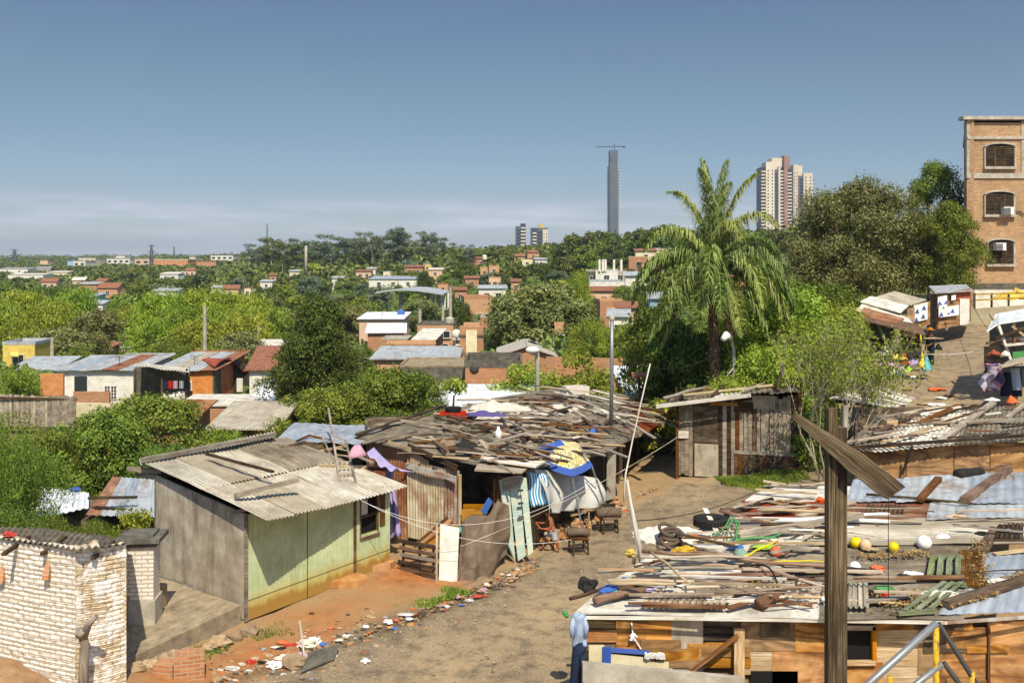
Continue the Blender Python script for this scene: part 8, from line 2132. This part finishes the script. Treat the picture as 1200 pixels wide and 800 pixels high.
for px,d,yt,k in((646,300,282,'far0'),(660,290,276,'far5'),(675,285,272,'far0'),(690,280,268,'far5'),(704,290,270,'far4'),(718,300,272,'far1'),(735,285,268,'far5'),(750,270,266,'far0'),(765,280,264,'far5'),(780,275,263,'far4'),(795,285,264,'far0'),(812,280,268,'far1'),(668,250,296,'far4'),(690,245,292,'far2'),(712,240,296,'far4'),(730,235,290,'far0'),(652,240,300,'far2'),(640,260,292,'far1'),(860,250,272,'far0'),(885,240,270,'far1'),(910,230,268,'far0'),(840,260,270,'far5'),(955,150,262,'far1'),(980,130,270,'far7'),(610,320,290,'far0'),(590,330,292,'far1'),(570,340,291,'far4'),(550,330,292,'far2'),(535,340,294,'far0'),(700,225,304,'far6')):
 place_far(px,d,yt,k,1.6)
NEARK={'far0':'shady','far1':'mango','far2':'mango','far3':'acacia','far4':'dense','far5':'dark_big','far6':'citrus','far7':'acacia'}
for px,d,H,key,p,sxy in TREES:
 zone_=('left' if px<200 else 'left centre' if px<400 else 'centre' if px<600 else 'right of centre' if px<760 else 'far right')
 dw='near' if d<110 else 'middle' if d<200 else 'farther' if d<290 else 'farthest'
 plant_tree(NEARK[key]if d<135 else key,'town_tree',p.x,p.y,p.z-.2,H,rt.uniform(0,6.28),'%s tree in the %s rows of the town trees, %s'%(KN[key],dw,zone_),'tree','town trees, %s %s %s'%(KN[key],dw,zone_),sxy)
r=np.random.default_rng(17);cl=[]
for k in range(3300):
 d=300*math.exp(r.random()**1.2*1.8);px=r.uniform(-60,1260)
 x=XD(px,d);zg=G(x,d);sz=r.uniform(3.0,5.6)*(1+d/1500)
 for hx,hw,hd,hy,hb in HOUSES:
  if hd>d+3 and abs(px-hx)<hw*.5+sz/d*F:
   lim=CAMZ-(hy+(hb-hy)*.5-HY)/F*d
   sz=min(sz,max(0,(lim-zg)/1.35))
  elif abs(hd-d)<10 and abs(px-hx)<hw*.6:sz=0
 if sz<.8:continue
 cl.append((np.array([x,d,zg+sz*.55]),sz))
Cw,Nw=[],[]
C_,N_=clump_leaves([(c,s_)for c,s_ in cl],.0,r,.5,.75)if False else(None,None)
for c,s_ in cl:
 n_=95;dd=r.normal(size=(n_,3));dd/=np.linalg.norm(dd,axis=1,keepdims=True);dd[:,2]=np.abs(dd[:,2])*.9-.1
 Cw.append(c[None]+dd*s_*(.6+.45*r.random((n_,1)))*np.array([1,1,.8]));Nw.append(dd+np.array([0,0,.3]))
Cw=np.concatenate(Cw);Nw=np.concatenate(Nw)
me=leaf_mesh('far_forest',Cw,Nw,.85,'lf_forest' if 'lf_forest' in M else 'lf_far',.7,None,5)
o=bpy.data.objects.new('far_forest',me);COL.objects.link(o);tag(o,kind='stuff')
r=np.random.default_rng(29);n_=150000
d=25.5*np.exp(r.random(n_)*.85);px=r.uniform(-90,330,n_);X=(px-600)/F*d;Zg=ground_np(X,d)
k=(X<-8.8)&((px<330-(40-d)*4)|(d>34))&~((px>40)&(px<188)&(d>26.8)&(d<33.5));X,d,Zg=X[k],d[k],Zg[k]
hh=np.clip(.55+.6*fbm(X,d,1.1,3,8),.1,1.3)
C_=np.stack([X,d,Zg+np.sqrt(r.random(len(X)))*hh],-1)
o=bpy.data.objects.new('undergrowth',leaf_mesh('undergrowth',C_,np.tile(np.array([[0,-.3,.9]]),(len(X),1)),.055,'lf_mid',.55,None,7));COL.objects.link(o);tag(o,kind='stuff')
r=np.random.default_rng(23);n_=130000
d=62*np.exp(r.random(n_)*1.75);px=r.uniform(-60,900,n_);X=(px-600)/F*d;Zg=ground_np(X,d)
cov=fbm(X,d,.12,3,5)
k=(cov>-.8)&(dist_poly(X,d,ROADP)>1);X,d,Zg=X[k],d[k],Zg[k]
hh=np.clip(1.2+1.3*fbm(X,d,.25,3,6),.2,3.2)
C_=np.stack([X,d,Zg+r.random(len(X))*hh],-1)
o=bpy.data.objects.new('thicket',leaf_mesh('thicket',C_,np.tile(np.array([[0,-.3,1.0]]),(len(X),1)),.36,'lf_far',.6,None,6));COL.objects.link(o);tag(o,kind='stuff')
for px,py,d,lab in((448,368,114,'thin aerial on the pinkish walled house'),(505,377,98,'thin aerial on the box shaped brick house'),(545,424,60,'thin aerial on the dark walled house'),(600,424,60,'thin aerial on the long low brick building'),(140,428,64,'thin aerial on the long white house'),(228,428,64,'thin aerial on the orange house'),(712,310,168,'thin aerial on the white block'),(560,345,140,'thin aerial on the tall raw brick house')):
 b=P(px,py+3,d);h_=14/F*d;mb=MB();mb.bar(b,b+Z*h_,.03);
 for k in(.7,.8,.9,1):mb.bar(b+V(-.25,0,h_*k),b+V(.25,0,h_*k),.02)
 one('aerial',lab,'aerial',mb,'iron')
for px,py,d,lab,m_ in((470,366,120,'blue water tank behind the pinkish walled house','blue_sheet'),(527,376,100,'grey water tank on the box shaped brick house','concrete_light'),(622,409,70,'small black water tank behind the rounded brick house','rubber'),(568,298,330,'pale water tank high on the hillside','plaster_white')):
 b=P(px,py+6,d);r_=max(.45,2.6/F*d);one('water_tank',lab,'tank',MB().tube([b,b+Z*r_*1.7,b+Z*r_*2.1],[r_,r_,r_*.4],14),m_)
# wires
def wire(lab,a,b,sag,r_=.014,mat='rubber'):
 n=16;pts=[a.lerp(b,i/n)-Z*sag*4*(i/n)*(1-i/n)for i in range(n+1)]
 one('cable',lab,'cable',MB().tube(pts,r_,4),mat,'overhead cables',True)
wire('pale cable from the green shack window across the shack row',P(413,580,24.2),P(670,632,24.0),.5,.005,'pvc')
wire('second pale cable just above the first before the brown blanket',P(413,581,24.2),P(700,560,24.0),.9,.005,'pvc')
wire('pale cable running up right behind the parasol',P(540,640,23),P(800,508,30),.2,.009,'wood_pale')
wire('thin dark cable from the parasol over the street to the dark shed',P(742,610,26),P(920,557,30),.3,.012)
wire('thin cable from the shack row to the dark shed roof',P(730,420,32),P(845,410,36),.5,.012)
wire('dark cable crossing before the huge grey green tree',P(1000,420,44),P(1115,355,54),.8,.02);wire('cable sloping down to the right stall',P(1135,345,56),P(1175,400,40),.4,.015)
wire('thin cable over the upper street',P(1040,405,44),P(1200,392,42),.6,.012,'pvc');wire('cable falling from the cross board tip',P(1041,572,9.8),P(1041,700,9.9),0,.004)
wire('cable over the willow belt from the tall pale pole',P(240,372,74),P(320,410,80),.8,.03);wire('cable running left from the tall pale pole',P(240,372,74),P(60,400,80),1.5,.03);wire('cable leaving the dark plank shed toward the palm',P(793,480,34.5),P(860,430,37),.3,.014,'pvc')
# PEOPLE
def skin_body(name,label,joints,edges,mat,loc,rz,sub=2,extra=None):
 me=bpy.data.meshes.new(name);ks=list(joints);ix={k:i for i,k in enumerate(ks)}
 me.from_pydata([joints[k][0]for k in ks],[(ix[a],ix[b])for a,b in edges],[])
 o=bpy.data.objects.new(name,me);COL.objects.link(o);o.location=loc;o.rotation_euler=(0,0,rz)
 md=o.modifiers.new('skin','SKIN');md.use_smooth_shade=True
 sv_=me.skin_vertices[0].data if me.skin_vertices else None
 if sv_ is None:
  bpy.context.view_layer.objects.active=o
 for k in ks:
  r_=joints[k][1];r_=(r_,r_)if not isinstance(r_,tuple)else r_
  me.skin_vertices[0].data[ix[k]].radius=r_
 me.skin_vertices[0].data[0].use_root=True
 s_=o.modifiers.new('sub','SUBSURF');s_.levels=sub;s_.render_levels=sub
 me.materials.append(M[mat])
 return tag(o,label,'person')
def finish(o):
 """turn the modifiers into plain mesh"""
 dg=bpy.context.evaluated_depsgraph_get();ev=o.evaluated_get(dg);m2=bpy.data.meshes.new_from_object(ev)
 o.modifiers.clear();o.data=m2
 for p in m2 .polygons:p.use_smooth=True
bz=PG(648,27.35)
Jb={'pel':((0,0,.56),(.105,.085)),'sp':((-.03,0,.70),(.085,.072)),'ch':((-.075,0,.84),(.105,.085)),'nk':((-.13,0,.96),.04),'hd0':((-.155,0,1.02),(.062,.07)),'hd1':((-.165,0,1.10),(.078,.088)),'hd2':((-.16,0,1.17),(.055,.06)),'sR':((-.08,-.13,.90),.045),'eR':((-.10,-.19,.70),.033),'wR':((-.29,-.14,.66),.023),'hR':((-.36,-.12,.68),.026),'sL':((-.09,.13,.90),.045),'eL':((-.2,.19,.74),.033),'wL':((-.36,.12,.76),.023),'hL':((-.42,.10,.79),.026),'hpR':((.01,-.085,.52),.075),'kR':((.05,-.10,.30),.05),'aR':((.16,-.10,.075),.03),'fR':((.07,-.11,.03),.028),'hpL':((-.02,.085,.52),.075),'kL':((-.24,.10,.36),.05),'aL':((-.27,.10,.10),.03),'fL':((-.38,.11,.05),.026)}
Eb=[('pel','sp'),('sp','ch'),('ch','nk'),('nk','hd0'),('hd0','hd1'),('hd1','hd2'),('ch','sR'),('sR','eR'),('eR','wR'),('wR','hR'),('ch','sL'),('sL','eL'),('eL','wL'),('wL','hL'),('pel','hpR'),('hpR','kR'),('kR','aR'),('aR','fR'),('pel','hpL'),('hpL','kL'),('kL','aL'),('aL','fL')]
def add_hand(J,E,w,h,out,side,s_=1.0,pre=''):
 """four unequal fingers and a thumb rooted in the palm"""
 w=Vector(J[w][0]);hv=Vector(J[h][0]);d=(hv-w).normalized();sd_=d.cross(Z).normalized()
 for i,(o_,L)in enumerate(((-.024,.045),(-.008,.056),(.008,.052),(.024,.040))):
  a=hv+d*.02+sd_*o_*s_;b=a+d*L*.5*s_-Z*.006;c=a+d*L*s_-Z*.022*s_
  J[pre+'f%da'%i]=(tuple(a),.0085*s_);J[pre+'f%db'%i]=(tuple(b),.0078*s_);J[pre+'f%dc'%i]=(tuple(c),.0062*s_);E+=[(h,pre+'f%da'%i),(pre+'f%da'%i,pre+'f%db'%i),(pre+'f%db'%i,pre+'f%dc'%i)]
 a=hv-d*.01+sd_*side*.032*s_;b=a+(d*.5+sd_*side*.6+Z*.25).normalized()*.032*s_
 J[pre+'ta']=(tuple(a),.0095*s_);J[pre+'tb']=(tuple(b),.0075*s_);E+=[(h,pre+'ta'),(pre+'ta',pre+'tb')]
add_hand(Jb,Eb,'wR','hR',1,1,.9,'r');add_hand(Jb,Eb,'wL','hL',1,-1,.9,'l')
boy=skin_body('person','shirtless boy in pale grey shorts striding beside the teal door with both arms forward',Jb,Eb,'skin',tuple(bz),.12)
PEOPLE=[boy]
def shorts(o,J,top,hips,knees,mat,r0,r1,frac=.75):
 mb=MB();a=Vector(J[top][0])
 mb.tube([a+Z*.07,a-Z*.02,a-Z*.07],[.112*r0,.125*r0,.12*r0],14,cap=False)
 for h,k in zip(hips,knees):
  hp=Vector(J[h][0]);kn=Vector(J[k][0]);mb.tube([hp+Z*.05,hp.lerp(kn,.3),hp.lerp(kn,frac)],[.088*r1,.085*r1,.078*r1],12,cap=False)
 return mk('shorts',mb,mat,o,True,local=True)
shorts(boy,Jb,'pel',('hpR','hpL'),('kR','kL'),'shorts',1.0,1.0)
mb=MB();hc=Vector((-.155,0,1.115))
mb.grid(lambda u,v:hc+V(.012,0,.008)+V(math.cos(6.283*u)*math.sin(v*1.75)*.098,math.sin(6.283*u)*math.sin(v*1.75)*.092,math.cos(v*1.75)*.098-(.02 if v>.8 and math.cos(6.283*u)>0 else 0)),22,9,.5,.3,th=.012);mk('hair',mb,'hair',boy,True,local=True)
mb=MB();mb.ball(hc+V(-.088,0,-.022),.016,8,6,sc=(1.1,.8,1));[mb.ball(hc+V(-.01,s_*.082,-.02),.02,8,6,sc=(.8,.4,1.2))for s_ in(-1,1)];mk('face_features',mb,'skin',boy,True,local=True)
mb=MB();[mb.ball(hc+V(-.078,s_*.03,.0),.009,6,5)for s_ in(-1,1)];mb.box(hc+V(-.081,0,-.053),(.01,.035,.007));mk('eyes_and_mouth',mb,'hair',boy,True,local=True)
c0_,s0_=math.cos(.12),math.sin(.12)
def bl(v):return V(bz.x+v[0]*c0_-v[1]*s0_,bz.y+v[0]*s0_+v[1]*c0_,bz.z+v[2])
one('toy_stick','orange stick held in both hands by the boy','stick',MB().tube([bl((-.10,-.27,.66)),bl((-.37,-.12,.68)),bl((-.46,.1,.78))],.014,7),'orange')
pz=PG(1091,46.5)
Jm={'pel':((0,0,.92),(.15,.12)),'sp':((0,.01,1.12),(.135,.11)),'ch':((-.02,.0,1.34),(.165,.12)),'nk':((-.03,0,1.5),.055),'hd0':((-.04,0,1.57),(.075,.08)),'hd1':((-.045,0,1.66),(.085,.095)),'hd2':((-.04,0,1.73),(.06,.065)),'sR':((-.02,-.2,1.42),.06),'eR':((-.05,-.25,1.15),.045),'wR':((-.24,-.2,1.02),.03),'hR':((-.32,-.18,1.0),.032),'sL':((-.02,.2,1.42),.06),'eL':((.0,.25,1.15),.045),'wL':((-.08,.26,.9),.03),'hL':((-.1,.26,.82),.032),'hpR':((0,-.1,.86),.1),'kR':((-.03,-.11,.48),.065),'aR':((0,-.11,.09),.04),'fR':((-.13,-.12,.045),.04),'hpL':((0,.1,.86),.1),'kL':((.02,.12,.48),.065),'aL':((.05,.12,.09),.04),'fL':((-.08,.13,.045),.04)}
Em=list(Eb[:22])
add_hand(Jm,Em,'wR','hR',1,1,1.1,'r');add_hand(Jm,Em,'wL','hL',1,-1,1.1,'l')
man=skin_body('person','person in dark clothes and a straw hat standing at the junk stall',Jm,Em,'skin',tuple(pz),.3)
PEOPLE.append(man)
mb=MB();mb.tube([V(0,0,.86),V(0,0,.98),V(0,.01,1.15),V(-.02,0,1.35),V(-.025,0,1.47)],[.18,.17,.165,.2,.09],14,cap=False)
for s_,e_,w_ in(('sR','eR','wR'),('sL','eL','wL')):mb.tube([Vector(Jm[s_][0])+Z*.02,Vector(Jm[e_][0]),Vector(Jm[e_][0]).lerp(Vector(Jm[w_][0]),.4)],[.085,.065,.055],10,cap=False)
mk('shirt',mb,'rubber',man,True,local=True)
mb=MB();mb.tube([V(0,0,.98),V(0,0,.84)],[.165,.175],14,cap=False)
for h_,k_,a_ in(('hpR','kR','aR'),('hpL','kL','aL')):mb.tube([Vector(Jm[h_][0])+Z*.04,Vector(Jm[k_][0]),Vector(Jm[a_][0])+Z*.02],[.115,.085,.065],12,cap=False)
mk('trousers',mb,'denim',man,True,local=True)
mb=MB();hc=V(-.045,0,1.73);mb.tube([hc+Z*.1,hc+Z*.09,hc+Z*.02,hc,hc-Z*.015],[.05,.09,.1,.2,.24],18);mk('hat',mb,'wood_orange',man,True,local=True)
bpy.context.view_layer.update()
for o in PEOPLE:finish(o)
# labels: tell look-alikes apart by their order
ORD=['first','second','third','fourth','fifth','sixth','seventh','eighth','ninth','tenth','eleventh','twelfth']
def settle_labels():
 by={}
 for o in bpy.data.objects:
  if o.parent is None and o.get('label'):by.setdefault(o['label'],[]).append(o)
 for lab,os_ in by.items():
  if len(os_)<2:continue
  if len(os_)>12 or len(lab.split())>13:
   for o in os_:
    if not o.get('group'):o['group']=lab
   continue
  os_.sort(key=lambda o:o.location.x/o.location.y)
  for i,o in enumerate(os_):o['label']=lab+', '+ORD[i]+' from left'
settle_labels()
